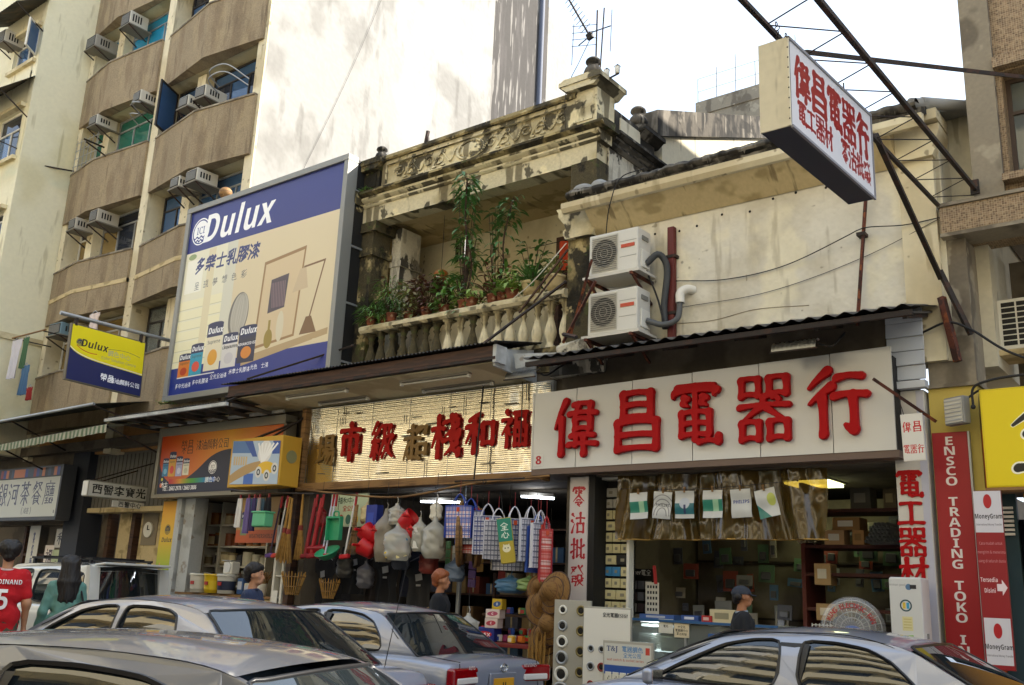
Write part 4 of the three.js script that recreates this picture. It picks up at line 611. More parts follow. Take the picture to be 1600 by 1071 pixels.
  mesh('rear_frame', nb().box(X1 + .02, Y0, -.05, X1 + .06, Y1, Z - .21).box(X1 - .05, Y1 + .02, -.05, X1 + .06, Y1 + .08, Z - .21), blackM, t);
  for (let i = 0; i < 4; i++) mesh('tie_bar', nb().bar(V(X1 + .07, Y0 + .25 + i * 1.05, Z - .1), V(X1 + .07, Y0 + .25 + i * 1.05, -.1), .035), alum, t);
  const sp = thing('spotlight', 'tan round spotlight on top of the billboard frame', 'lamp', [-16.05, 9.16, .35]);
  mesh('shell', nb().sph(0, .14, 0, .14, 1, .9, 1), S.wood, sp); mesh('stem', nb().cyl(V(0, -.05, 0), V(0, .06, 0), .02), alum, sp);
}
{
  const X = -17.5, t = thing('yellow_hanging_sign', 'yellow and navy Dulux sign hung from a pole over the pavement', 'hanging sign');
  mesh('printed_panel', face([X + .03, 5.17, 2.31], [X + .03, 5.11, .77], [X + .03, 6.19, .82], [X + .03, 6.22, 2.34]), printMat(640, 440, (x, W, H) => {
    x.fillStyle = '#e8d800'; x.fillRect(0, 0, W, H); x.fillStyle = '#141f58'; x.beginPath(); x.moveTo(0, H * .42); x.bezierCurveTo(W * .15, H * .62, W * .5, H * .58, W, H * .62); x.lineTo(W, H); x.lineTo(0, H); x.fill();
    x.strokeStyle = '#e8e6d0'; x.lineWidth = 7; x.beginPath(); x.moveTo(0, H * .4); x.bezierCurveTo(W * .15, H * .6, W * .5, H * .56, W, H * .6); x.stroke(); x.strokeStyle = '#c04a1a'; x.lineWidth = 6; x.beginPath(); x.moveTo(W * .08, H * .36); x.quadraticCurveTo(W * .2, H * .48, W * .36, H * .44); x.stroke(); x.strokeStyle = '#555'; x.lineWidth = 3; x.beginPath(); x.moveTo(W * .5, H * .3); x.quadraticCurveTo(W * .75, H * .22, W * .95, H * .3); x.stroke();
    roundel(x, W * .12, H * .3, H * .07, '#1b2350', '#e8d800'); txt(x, 'Dulux', W * .31, H * .36, 84, { color: '#15161c', italic: .15 }); zh(x, '調色中心', W * .66, H * .36, 46, { weight: .1, color: '#b9b48a' }); txt(x, 'Color Solution Centre', W * .66, H * .5, 32, { color: '#a9a58a', bold: false, italic: .1 }); zh(x, '榮昌', W * .53, H * .82, 54, { weight: .12, color: '#fff' }); zh(x, '漆油顏料公司', W * .77, H * .83, 40, { weight: .11, color: '#fff' });
  }, .4), t);
  mesh('box', nb().prism([[2.33, 5.15], [.75, 5.09], [.8, 6.21], [2.36, 6.24]], 'x', X - .06, X + .026), mat('#6a6250', .6), t);
  mesh('pole', nb().cyl(V(X, 6.38, 2.6), V(X, 6.38, .1), .04), alum, t); mesh('clamp', nb().box(X - .03, 6.2, 2.25, X + .03, 6.38, 2.3).box(X - .03, 6.18, .88, X + .03, 6.38, .93), S.iron, t);
}
{
  const t = thing('orange_signboard', 'orange and navy paint shop signboard with cans and telephone number', 'signboard');
  mesh('printed_panel', face([-17.25, 3.22, .25], [-13.55, 3.22, .25], [-13.55, 4.35, .25], [-17.3, 4.4, .25]), printMat(1200, 380, (x, W, H) => {
    const g = x.createLinearGradient(0, 0, W, 0); g.addColorStop(0, '#c0420c'); g.addColorStop(.35, '#d87812'); g.addColorStop(.6, '#e29a14'); g.addColorStop(1, '#c85a10'); x.fillStyle = g; x.fillRect(0, 0, W, H);
    x.fillStyle = '#0d1438'; x.beginPath(); x.moveTo(0, H * .5); x.quadraticCurveTo(W * .06, H * .88, W * .18, H * .82); x.quadraticCurveTo(W * .28, H * .76, W * .4, H * .5); x.quadraticCurveTo(W * .5, H * .3, W * .64, H * .32); x.lineTo(W, H * .2); x.lineTo(W, H); x.lineTo(0, H); x.fill();
    const c = x.createLinearGradient(W * .1, 0, W * .5, 0);['#c01818', '#d89a10', '#4aa020', '#1a8ab0', '#2060c8'].forEach((k, i) => c.addColorStop(i / 4, k)); x.fillStyle = c; x.fillRect(W * .1, H * .76, W * .4, H * .08);
    can(x, W * .03, H * .42, 62, 110, '#2f7db0', '#7ac0e0'); can(x, W * .085, H * .32, 72, 150, '#d8a02a', '#e04a3a'); can(x, W * .15, H * .4, 68, 120, '#a9b0d8', '#d8d8ec'); can(x, W * .212, H * .44, 66, 100, '#e4e2cf', '#c9c8b0');
    zh(x, '榮昌', W * .235, H * .24, 84, { w: .7, weight: .08, brush: .5, color: '#1a1208' }); zh(x, '漆油顏料公司', W * .45, H * .22, 62, { w: .78, weight: .08, brush: .4, color: '#1a1208' }); roundel(x, W * .47, H * .6, 42, '#fff', '#0d1438');
    x.fillStyle = '#e06a2a'; x.beginPath(); x.arc(W * .03, H * .86, 14, 0, 7); x.fill(); x.fillStyle = '#d8d020'; x.beginPath(); x.arc(W * .035, H * .76, 10, 0, 7); x.fill(); zh(x, '木土', W * .06, H * .85, 34, { weight: .12, color: '#fff' }); zh(x, '調色中心', W * .48, H * .8, 34, { weight: .1, color: '#fff' }); txt(x, 'TEL : 2663 2978 / 2663 3886', W * .2, H * .95, 38, { color: '#fff', sx: .75 });
  }, .4), t);
  mesh('cabinet', nb().box(-17.36, 3.14, .0, -13.5, 3.21, .28).box(-17.36, 4.36, 0, -13.5, 4.52, .27).box(-17.4, 3.14, 0, -17.3, 4.52, .275).box(-17.3, 3.21, .0, -13.5, 4.4, .235), mat('#8b8678', .5, .3), t);
  const p = thing('promotion_light_box', 'yellow box sign with a painted hand and pots over the brooms', 'box sign');
  mesh('printed_panel', face([-14.3, 3.26, .72], [-12.98, 3.22, .72], [-13.0, 3.95, .72], [-14.3, 4.02, .72]), printMat(512, 300, (x, W, H) => {
    x.fillStyle = '#aebfce'; x.fillRect(0, 0, W, H); x.fillStyle = '#4a72a8'; x.fillRect(0, 0, W * .4, H * .28); x.fillStyle = '#2a4f9a'; x.beginPath(); x.moveTo(W * .25, 0); x.lineTo(W * .42, 0); x.lineTo(W * .55, H * .36); x.lineTo(W * .45, H * .36); x.fill(); x.fillRect(W * .85, 0, W * .15, H * .3); x.fillStyle = '#e6e2da'; x.beginPath(); x.ellipse(W * .7, H * .25, 70, 80, .4, 0, 7); x.fill(); x.strokeStyle = '#f4f2ec'; x.lineWidth = 16; for (let i = 0; i < 6; i++) { x.beginPath(); x.moveTo(W * .66, H * .5); x.lineTo(W * (.55 + i * .08), H * .05); x.stroke(); }
    x.fillStyle = '#3a66b4'; x.fillRect(W * .3, H * .75, W * .2, H * .25); x.fillStyle = '#b4915a'; x.beginPath(); x.moveTo(0, H * .8); x.quadraticCurveTo(W * .3, H * .5, W * .62, H * .46); x.lineTo(W * .64, H * .62); x.quadraticCurveTo(W * .3, H * .78, 0, H); x.fill(); x.fillStyle = '#d8a24a'; x.globalAlpha = .6; for (let i = 0; i < 6; i++) x.fillRect(W * .05 + i * 26, H * .36, 18, H * .2); x.globalAlpha = 1; x.fillStyle = '#e8b820'; x.beginPath(); x.ellipse(W * .75, H * .62, 90, 44, 0, 0, 7); x.fill();
    for (const [a, b] of [[.6, .72], [.77, .8], [.92, .64]]) { x.fillStyle = '#d8d4ca'; x.beginPath(); x.ellipse(W * a, H * b, 34, 40, 0, 0, 7); x.fill(); x.fillStyle = '#22262c'; x.beginPath(); x.ellipse(W * a, H * b, 19, 23, 0, 0, 7); x.fill(); x.fillStyle = '#c8c8c4'; x.beginPath(); x.ellipse(W * a, H * b, 10, 13, 0, 0, 7); x.fill(); }
  }, .4), p);
  mesh('box', nb().box(-14.36, 3.2, .3, -12.95, 4.05, .712, .015), mat('#c79a2c', .6), p); mesh('stay', nb().bar(V(-13.4, 4.05, .6), V(-13.1, 4.5, .1), .03).bar(V(-13.9, 4.05, .6), V(-13.1, 4.45, .1), .03), S.iron, p);
  mesh('side_print', nb().add(new THREE.CylinderGeometry(.11, .11, .01, 20), M4(-12.944, 3.7, .5, 0, 0, PI / 2)), mat('#8b8a60', .6), p);
  const hg = thing('tea_house_sign', 'white teahouse light box with blue characters at the lower left', 'signboard');
  mesh('printed_panel', face([-24.4, 2.84, .3], [-21.0, 2.84, .3], [-21.0, 3.72, .3], [-24.4, 3.72, .3]), printMat(1024, 280, (x, W, H) => { x.fillStyle = '#c9ccc2'; x.fillRect(0, 0, W, H); zh(x, '銀河茶餐廳', W * .55, H * .4, 165, { w: .8, weight: .1, brush: .7, color: '#1a2350', step: 1.25 }); txt(x, '(', W * .54, H * .9, 60, { color: '#334', bold: false }); txt(x, ')', W * .66, H * .9, 60, { color: '#334', bold: false }); zh(x, '鴻基', W * .6, H * .84, 44, { w: .8, weight: .07, color: '#334' }); txt(x, '8', W * .97, H * .92, 30, { color: '#233' }); }, .4), hg);
  mesh('cabinet', nb().box(-24.46, 2.76, 0, -20.94, 2.83, .32).box(-24.46, 3.73, 0, -20.94, 3.98, .3).box(-20.99, 2.83, 0, -20.92, 3.98, .32).box(-24.4, 2.83, 0, -21.0, 3.73, .285), mat('#4a4c50', .5, .3), hg);
  mesh('photo_strip', face([-24.4, 3.75, .305], [-21.0, 3.75, .305], [-21.0, 3.94, .305], [-24.4, 3.94, .305]), printMat(256, 24, (x, W, H) => { for (let i = 0; i < 26; i++) { x.fillStyle = ['#2a3a8a', '#8a2f22', '#31425a', '#c07038', '#20202c'][Math.floor(hash(i, 3, 5) * 5)]; x.fillRect(i * 10, 0, 10, H); } }), hg);
  const c = thing('clinic_sign', 'white doctor sign with black characters projecting beside the yellow strip', 'hanging sign');
  const XC = -18.6;
  mesh('box', nb().box(XC - .1, 3.14, -.36, XC + .1, 3.46, 1.0, .01), mat('#9b9788', .6), c); mesh('end_light', nb().box(XC - .09, 3.16, 1.0, XC + .09, 3.44, 1.012), whitePlastic, c);
  mesh('printed_panel', face([XC + .104, 3.16, .98], [XC + .104, 3.16, -.34], [XC + .104, 3.44, -.34], [XC + .104, 3.44, .98]), printMat(640, 140, (x, W, H) => { x.fillStyle = '#c4c2b8'; x.fillRect(0, 0, W, H); zh(x, '西醫李寶光', W * .5, H * .5, 92, { w: 1.1, weight: .13, brush: .8, color: '#15130f', step: 1.15 }); }), c);
  mesh('hanger', nb().bar(V(XC, 3.46, .7), V(XC - .2, 3.8, -.2), .025).bar(V(XC, 3.46, .9), V(XC + .2, 3.95, -.3), .02), S.iron, c);
  const c2 = thing('small_clinic_sign', 'narrow white sign board hanging under the doctor sign', 'hanging sign'); mesh('board', nb().box(XC + .02, 2.99, -.35, XC + .06, 3.12, .4), whitePlastic, c2); mesh('wire', nb().cyl(V(XC + .04, 3.12, .3), V(XC + .04, 3.16, .3), .006), cable, c2); mesh('print', face([XC + .064, 2.99, .4], [XC + .064, 2.99, -.35], [XC + .064, 3.12, -.35], [XC + .064, 3.12, .4]), printMat(256, 48, (x, W, H) => { x.fillStyle = '#cfccc0'; x.fillRect(0, 0, W, H); zh(x, '西醫中心', W / 2, H / 2, 40, { weight: .1, color: '#222' }); }), c2);
}
const redPaint = phys({ color: '#a8040a', roughness: .55, specularIntensity: .35 }), redDeep = phys({ color: '#a31308', roughness: .6, specularIntensity: .35 });
{ // white signboard in panels with raised characters
  const t = thing('white_signboard', 'long white signboard with five raised red characters', 'signboard'), pm = phys({ color: '#c6c5c0', roughness: .22, clearcoat: .6, clearcoatRoughness: .1 });
  const xs = [-8.0, -7.28, -6.4, -5.53, -4.64, -3.77, -3.08];
  for (let i = 0; i < 6; i++) { const a = xs[i] + .005, b = xs[i + 1] - .005, y0 = 3.3, y1 = 4.37 + (i / 5) * .08; mesh('panel', nb().prism([[a, y0], [b, y0], [b, y1 + .012], [a, y1]], 'z', .27 + rr(0, .004), .3), pm, t); }
  mesh('backing', nb().box(-8.0, 3.29, .03, -3.08, 4.36, .26), blackM, t); mesh('lower_trim', nb().box(-8.02, 3.22, -.28, -3.06, 3.3, .29), mat('#6d5a4e', .6), t); mesh('end_face', nb().box(-8.03, 3.3, .03, -8.002, 4.38, .3), pm, t);
  [['偉', -7.24, 3.83], ['昌', -6.3, 3.84], ['電', -5.46, 3.85], ['器', -4.56, 3.86], ['行', -3.68, 3.87]].forEach(([c, x, y]) => { const o = mesh('character', solidChar(c, .108, 1, .05), redPaint, t); o.position.set(x, y, .315); o.scale.set(.84, .94, 1); });
  mesh('number', face([-7.97, 3.34, .303], [-7.82, 3.34, .303], [-7.82, 3.5, .303], [-7.97, 3.5, .303]), printMat(48, 64, (x, W, H) => { x.fillStyle = '#cfccc4'; x.fillRect(0, 0, W, H); txt(x, '8', W / 2, H * .85, 64, { color: '#b3121a' }); }), t);
}
{ // silver foil signboard
  const t = thing('silver_signboard', 'silver foil signboard with seven peeling red characters', 'signboard');
  const foil = new THREE.MeshPhysicalMaterial({ color: '#f2eee2', metalness: .97, roughness: .3, roughnessMap: null });
  const N = 256, d = new Uint8Array(N * N * 4); for (let j = 0; j < N; j++) for (let i = 0; i < N; i++) { const k = (j * N + i) * 4, v = fbm(i / 32, j / 32, 8, 8, 4, 77); d[k] = d[k + 1] = d[k + 2] = 255 * Math.min(1, .25 + v * .8); d[k + 3] = 255; } const rt = new THREE.DataTexture(d, N, N); rt.wrapS = rt.wrapT = THREE.RepeatWrapping; rt.magFilter = THREE.LinearFilter; rt.repeat.set(.8, .8); rt.needsUpdate = true; foil.roughnessMap = rt; foil.roughness = .13;
  const xs = [-13.05, -12.3, -11.45, -10.6, -9.75, -8.95, -8.1, -7.85];
  for (let i = 0; i < 7; i++) mesh('foil_sheet', grid(70, 150, (u, v) => { const x = lerp(xs[i] + .004, xs[i + 1] - .004, u), y = lerp(3.3, 4.58, v); return [x, y, .12 + .0022 * Math.sin(y * 210) + .016 * (fbm(x * 2.2 + 40, y * 1.6, 400, 400, 3, 8) - .5) + .003 * (fbm(x * 7 + 90, y * 9, 900, 900, 2, 9) - .5)]; }), foil, t);
  mesh('backing', nb().box(-13.1, 3.28, .02, -7.83, 4.6, .09), S.galv, t); mesh('lower_beam', nb().box(-13.12, 3.16, .0, -7.9, 3.29, .2, .01), S.wood, t); mesh('left_post', nb().box(-13.16, 3.16, 0, -13.06, 4.6, .18), S.wood, t);
  const wh = nb(); for (let i = 0; i < 30; i++) { const x = rr(-13, -8), y = rr(3.4, 4.5), v = rnd() < .5; wh.boxc(x, y, .142, v ? .012 : rr(.1, .28), v ? rr(.1, .35) : .014, .004, 0, 0, rr(-.05, .05)); } stuff(mesh('torn_strip', wh, mat('#6a6558', .5, .4), t));
  const dk = mat('#7a5a20', .55);
  [['場', -12.5, 3.83, dk, .66], ['市', -11.9, 3.94, redDeep, .8], ['級', -11.15, 3.92, redDeep, .8], ['超', -10.4, 3.83, dk, .76], ['棧', -9.77, 3.9, redDeep, .86], ['和', -9.1, 3.92, redDeep, .82], ['福', -8.45, 3.93, redDeep, .72]].forEach(([c, x, y, m, s], i) => { const o = mesh('character', solidChar(c, .118, 1, .05), m, t, i === 0 ? 'half peeled dark character' : i === 3 ? 'faded brown character' : undefined); o.position.set(x, y, .15); o.scale.set(s * .8, s * .92, .3); });
  mesh('rope', nb().cyl(V(-9.0, 4.6, .25), V(-9.05, 3.2, .3), .012).cyl(V(-8.3, 4.6, .2), V(-8.3, 3.7, .2), .008), cable, t);
}
{ // projecting light box over the street
  const X0 = -2.52, X1 = -2.3, A = [5.04, 4.87, 5.56], Bf = [3.22, 4.98, 5.76], t = thing('projecting_sign', 'white box sign with red characters hanging over the street by chains', 'hanging sign');
  const pr = (z, k) => [z, k];
  mesh('box', nb().prism([[A[0], A[1]], [Bf[0], Bf[1]], [Bf[0], Bf[2]], [A[0], A[2]]], 'x', X0, X1), mat('#2b3140', .6), t);
  mesh('end_plate', nb().prism([[X0 - .004, A[1]], [X1 + .004, A[1]], [X1 + .004, A[2] + .01], [X0 - .004, A[2] + .01]], 'z', A[0], A[0] + .012).box(X1 - .02, A[1], A[0] + .012, X1 + .004, A[2], A[0] + .02), S.party, t);
  mesh('printed_panel', face([X1 + .004, A[1] + .01, A[0] - .01], [X1 + .004, Bf[1] + .01, Bf[0] + .01], [X1 + .004, Bf[2] - .01, Bf[0] + .01], [X1 + .004, A[2] - .01, A[0] - .01]), printMat(1024, 420, (x, W, H) => { x.fillStyle = '#d3d4da'; x.fillRect(0, 0, W, H); zh(x, '偉昌電器行', W * .5, H * .36, 195, { w: .86, weight: .2, brush: 1, color: '#8c0b16', step: 1.14 }); zh(x, '電工器材', W * .26, H * .77, 104, { w: .9, weight: .18, brush: .9, color: '#8c0b16', step: 1.1 }); zh(x, '零沽批發', W * .76, H * .77, 104, { w: .9, weight: .18, brush: .9, color: '#8c0b16', step: 1.1 }); }, .3), t);
  mesh('panel_trim', nb().bar(V(X1 + .006, A[1], A[0]), V(X1 + .006, Bf[1], Bf[0]), .02).bar(V(X1 + .006, A[2], A[0]), V(X1 + .006, Bf[2], Bf[0]), .02).bar(V(X1 + .006, Bf[1], Bf[0]), V(X1 + .006, Bf[2], Bf[0]), .016), mat('#8a8c94', .5, .3), t);
  const rv = nb(); for (let i = 0; i < 9; i++) { rv.sph(X1, A[1] + .05 + i * .08, A[0] + .022, .006, 1, 1, 1, 6, 4); rv.sph(X1 + .002, lerp(A[2], Bf[2], i / 8) + .012, lerp(A[0], Bf[0], i / 8), .01, 1, 1, 1, 6, 4); } mesh('rivet', rv, S.iron, t);
  for (const z of [4.9, 4.82]) { const b = nb(); for (let i = 0; i < 6; i++) b.add(new THREE.TorusGeometry(.018, .004, 5, 10), M4(-2.42, 5.62 + i * .03, z + (z > 4.85 ? .01 : -.01) * i, 0, i % 2 ? PI / 2 : 0)); mesh('chain', b, S.iron, t); }
  mesh('chain', nb().cyl(V(-2.42, 5.76, 3.5), V(-2.42, 5.98, 3.5), .006), S.iron, t);
  // lattice bracket
  const k = thing('lattice_bracket', 'dark iron lattice bracket reaching from the wall over the street', 'bracket');
  const u = (s) => V(-2.12, lerp(6.2, 5.85, s), lerp(-.1, 5.6, s)), l = (s) => V(-2.5, lerp(6.05, 5.74, s), lerp(.2, 5.9, s));
  mesh('chord', nb().bar(u(-.02), u(1.25), .042), S.iron, k); mesh('chord', nb().bar(l(0), l(1.2), .036), S.iron, k);
  for (let i = 0; i < 9; i++) { mesh('lacing', nb().bar(u(i / 9), l((i + .5) / 9), .008), S.iron, k); mesh('lacing', nb().bar(l((i + .5) / 9), u((i + 1) / 9), .008), S.iron, k); }
  mesh('wall_strut', nb().bar(V(-2.5, 5.98, 2.4), V(-2.55, 5.22, .12), .05).bar(V(-2.55, 5.3, .14), V(-2.3, 4.55, .05), .05), S.iron, k);
  mesh('side_brace', nb().bar(V(-2.45, 5.88, 4.3), V(-1.0, 7.15, .1), .035), S.iron, k);
  mesh('rusty_leg', nb().bar(V(-2.56, 5.0, .1), V(-2.44, 4.25, .12), .07), S.rust, k);
  mesh('wall_plate', nb().box(-2.17, 6.13, .1, -2.08, 6.3, .13), S.iron, k);
}
{ // right-hand end of the electrical shop
  const t = thing('ribbed_white_panel', 'white ribbed sheet panel at the top of the right pillar', 'panel');
  for (let i = 0; i < 5; i++) mesh('board', nb().boxc(-2.98, 4.1 + i * .165 + .08, .1 + .012 * (i % 2), .4, .16, .03, -.1, 0, 0, .004), mat('#c3c8cf', .5), t);
  mesh('base_strip', nb().box(-3.2, 4.0, .03, -2.78, 4.08, .16), mat('#c3c8cf', .5), t);
  const v = thing('vertical_white_sign', 'tall white pillar sign with red characters ending behind the water heater', 'signboard');
  mesh('board', nb().box(-3.18, .3, -.3, -2.83, 3.99, .05, .006), mat('#cdc9c0', .4), v); mesh('side_strip', nb().box(-2.915, .3, .051, -2.84, 3.98, .056), mat('#b9b9c6', .4), v);
  ['電', '工', '器', '材'].forEach((c, i) => { const o = mesh('character', solidChar(c, .125, 1, .05), redPaint, v); o.position.set(-3.04, 2.95 - i * .31, .052); o.scale.set(.34, .35, .2); });
  const h = thing('small_hanging_sign', 'small white board with red characters hung from an iron arm', 'hanging sign');
  mesh('board', nb().boxc(-2.85, 3.39, .5, .22, .5, .02, 0, 0, .02), whitePlastic, h);
  mesh('print', face([-2.955, 3.145, .512], [-2.735, 3.15, .512], [-2.745, 3.635, .512], [-2.965, 3.63, .512]), printMat(200, 430, (x, W, H) => { x.fillStyle = '#dad6cc'; x.fillRect(0, 0, W, H); zh(x, '偉昌', W * .5, H * .27, 92, { w: .8, weight: .14, brush: .9, color: '#c01c1c', step: 1.3 }); zh(x, '電器行', W * .5, H * .76, 78, { w: .72, weight: .13, brush: .9, color: '#c01c1c', step: 1.15 }); }), h);
  mesh('arm', nb().bar(V(-3.15, 4.0, .75), V(-2.72, 3.62, .08), .035), S.rust, h); mesh('hanger', nb().cyl(V(-2.93, 3.63, .5), V(-2.98, 3.86, .5), .004).cyl(V(-2.77, 3.63, .5), V(-2.8, 3.71, .2), .004), cable, h);
  const r = thing('red_vertical_sign', 'tall red pillar sign reading ENSCO TRADING TOKO INDO in white', 'signboard');
  mesh('board', nb().box(-2.78, .9, -.015, -2.42, 3.5, .04, .004), mat('#8d0f16', .45), r); mesh('trim', nb().box(-2.42, .9, -.01, -2.4, 3.5, .045), alum, r);
  mesh('print', face([-2.77, .91, .043], [-2.43, .91, .043], [-2.43, 3.49, .043], [-2.77, 3.49, .043]), printMat(220, 1660, (x, W, H) => { x.fillStyle = '#9d1119'; x.fillRect(0, 0, W, H); [...'ENSCO TRADING TOKO INDO'].forEach((c, i) => txt(x, c, W * .47, 84 + i * 69.5, 82, { color: '#e4dcd6', sx: 1.4 })); }), r);
  const y = thing('yellow_shop_sign', 'bright yellow signboard with black characters at the right edge', 'signboard');
  mesh('box', nb().box(-2.22, 2.86, .1, .6, 3.88, .3, .01), mat('#d8c000', .45), y); mesh('lower_rim', nb().box(-2.23, 2.83, .1, .6, 2.86, .31), S.wood, y);
  mesh('print', face([-2.2, 2.88, .303], [.58, 2.88, .303], [.58, 3.86, .303], [-2.2, 3.86, .303]), printMat(1024, 360, (x, W, H) => { x.fillStyle = '#e6cd00'; x.fillRect(0, 0, W, H); x.strokeStyle = '#f4f0d8'; x.lineWidth = 10; for (const q of [.205, .44, .67]) { x.save(); x.lineWidth = 60; x.restore(); } zh(x, '全士公司', W * .56, H * .52, 250, { weight: .17, brush: 1, color: '#f6f2dc', step: .95 }); zh(x, '全士公司', W * .56, H * .52, 250, { weight: .12, brush: 1, color: '#1a1712', step: .95 }); }), y);
  const fl = (name, label, x, yy, z, ry) => { const f = thing(name, label, 'lamp', [x, yy, z], ry); mesh('housing', nb().box(-.13, -.15, -.1, .13, .15, 0, .015), greyPlastic, f); mesh('lens', nb().box(-.11, -.13, .001, .11, .13, .012), phys({ color: '#c9c6b8', roughness: .25 }), f); const fi = nb(); for (let i = 0; i < 6; i++) fi.box(-.11, -.11 + i * .042, .012, .11, -.1 + i * .042, .018); mesh('louvre', fi, alum, f); return f; };
  const f1 = fl('floodlight', 'grey floodlight with conduit above the red pillar sign', -2.5, 3.7, .2, -.5); mesh('conduit', nb().tube([V(.1, .13, -.1), V(.22, .2, -.15), V(.3, .12, -.1)], .012), cable, f1);
  const cf = thing('ribbed_sign_lamp', 'ribbed reflector lamp under the awning above the last big character', 'lamp', [-4.02, 4.44, .66]);
  const cl = (f) => { mesh('reflector', grid(40, 8, (u, v) => { const a = lerp(-.2, PI * .62, v); return [lerp(-.26, .26, u), Math.sin(a) * .11 + .006 * Math.cos(u * 62), Math.cos(a) * .11]; }), mat('#8d8d8a', .35, .7), f); mesh('rim', nb().bar(V(-.28, -.02, .11), V(.28, -.02, .11), .016), S.iron, f); mesh('arm', nb().tube([V(.26, .05, 0), V(.4, 0, .02), V(.45, .15, -.2), V(.42, .25, -.4)], .014), cable, f); };
  cl(cf); copyOf(cf, [-8.05, 4.56, .5], 0, 'ribbed reflector lamp above the joint of silver and white signboards');
  const m = thing('money_transfer_sign', 'red and white money transfer sign with white arrow', 'signboard', [-2.2, 1.1, .42], .12);
  mesh('board', nb().box(-.13, 0, -.05, .13, 1.72, 0, .006), mat('#6d1018', .5), m);
  mesh('print', face([-.125, .005, .004], [.125, .005, .004], [.125, 1.715, .004], [-.125, 1.715, .004]), printMat(240, 1500, (x, W, H) => {
    x.fillStyle = '#8f141c'; x.fillRect(0, 0, W, H); x.fillStyle = '#cfccd2'; x.fillRect(0, 0, W, H * .24); x.fillRect(8, H * .72, W - 16, H * .255);
    for (const yy of [.06, .79]) { x.fillStyle = '#b01820'; x.beginPath(); x.ellipse(W * .5, H * yy, 36, 62, 0, 0, 7); x.fill(); txt(x, 'MoneyGram', W * .5, H * (yy + .1), 58, { color: '#1d1a1c', sx: .7 }); txt(x, 'International Money Transfer', W * .5, H * (yy + .14), 24, { color: '#332e36', bold: false, sx: .7 }); }
    ['Cara mudah untuk', 'mengirim & menerima', 'uang di seluruh dunia'].forEach((s, i) => txt(x, s, W * .5, H * (.31 + i * .05), 34, { color: '#c98a8c', bold: false, sx: .7 })); txt(x, 'Tersedia', W * .34, H * .52, 52, { color: '#e0c8ca', sx: .7 }); txt(x, 'Disini', W * .34, H * .58, 52, { color: '#e0c8ca', sx: .7 }); x.fillStyle = '#e4d4d6'; x.beginPath(); x.moveTo(W * .6, H * .53); x.lineTo(W * .78, H * .53); x.lineTo(W * .78, H * .505); x.lineTo(W * .97, H * .55); x.lineTo(W * .78, H * .595); x.lineTo(W * .78, H * .57); x.lineTo(W * .6, H * .57); x.fill();
  }), m);
  // left pillar strip of the electrical shop
  const lp = thing('left_pillar_sign', 'narrow white pillar strip with red characters between the two shops', 'signboard');
  mesh('board', nb().box(-7.52, .3, -.3, -7.22, 3.2, .06, .005), mat('#c9c2bd', .45), lp); mesh('black_edge', nb().box(-7.215, .3, -.3, -7.12, 3.25, .05), blackM, lp);
  mesh('print', face([-7.5, 1.5, .064], [-7.235, 1.5, .064], [-7.235, 3.15, .064], [-7.5, 3.15, .064]), printMat(150, 930, (x, W, H) => { x.fillStyle = '#cfc6c2'; x.fillRect(0, 0, W, H); zh(x, '零沽批發', W * .5, H * .45, 150, { w: .78, weight: .14, brush: 1, color: '#b01522', step: 1.3, vertical: true }); }), lp);
  const yp = thing('yellow_paint_strip', 'tall yellow to green Dulux pillar strip beside the paint shop', 'signboard');
  mesh('board', nb().box(-17.36, .14, -.3, -16.84, 3.12, -.004), mat('#8a7a30', .6), yp); mesh('metal_post', nb().box(-16.82, .14, -.3, -16.66, 3.16, .05).box(-16.62, .14, -.3, -16.3, 3.16, -.01), S.galv, yp);
  mesh('print', face([-17.35, .9, 0], [-16.85, .9, 0], [-16.85, 3.1, 0], [-17.35, 3.1, 0]), printMat(220, 960, (x, W, H) => { const g = x.createLinearGradient(0, 0, 0, H); g.addColorStop(0, '#e6a010'); g.addColorStop(.35, '#e0b80c'); g.addColorStop(.55, '#a9b81a'); g.addColorStop(.8, '#5f9a4a'); g.addColorStop(1, '#2f8a8a'); x.fillStyle = g; x.fillRect(0, 0, W, H); roundel(x, W * .5, H * .25, 42, '#1b2026', '#e0b80c'); txt(x, 'Dulux', W * .5, H * .36, 54, { color: '#1b1a14', italic: .15 }); for (let i = 0; i < 5; i++) { x.fillStyle = ['#d8c08a', '#b0602a', '#e0a050', '#8a3a22', '#c9b490'][i]; x.fillRect(6 + i * 20, H * (.6 - (i % 3) * .03), 16, H * .12); } x.fillStyle = '#bfe0d8'; x.fillRect(0, H * .82, W, 30); }), yp);
}
// ---------------------------------------------------------------- lit lamps in the shops
function litTube(a, b, label, strength, name = 'fluorescent_tube') {
  const t = thing(name, label, 'lamp', [(a.x + b.x) / 2, (a.y + b.y) / 2, (a.z + b.z) / 2]), h = V().subVectors(b, a).multiplyScalar(.5), n = h.clone().negate();
  mesh('tube', nb().cyl(n, h, .018, .018, 10), new THREE.MeshStandardMaterial({ color: '#ffffff', emissive: '#eaf4ff', emissiveIntensity: 4 }), t);
  mesh('holder', nb().bar(n.clone().multiplyScalar(1.04).add(V(0, .05, 0)), h.clone().multiplyScalar(1.04).add(V(0, .05, 0)), .05), whitePlastic, t);
  const l = new THREE.PointLight(0xeef4ff, strength, 0, 2); l.position.set((a.x + b.x) / 2, (a.y + b.y) / 2 - .06, (a.z + b.z) / 2 + .05); l.castShadow = true; l.name = 'tube_light'; scene.add(l);
}
litTube(V(-11.76, 3.12, -1.5), V(-10.83, 3.08, -1.5), 'glowing white tube over the middle of the household goods shop', .12);
litTube(V(-9.54, 3.15, -1.5), V(-8.9, 3.1, -1.5), 'glowing white tube behind the checked shopping bags', .12);
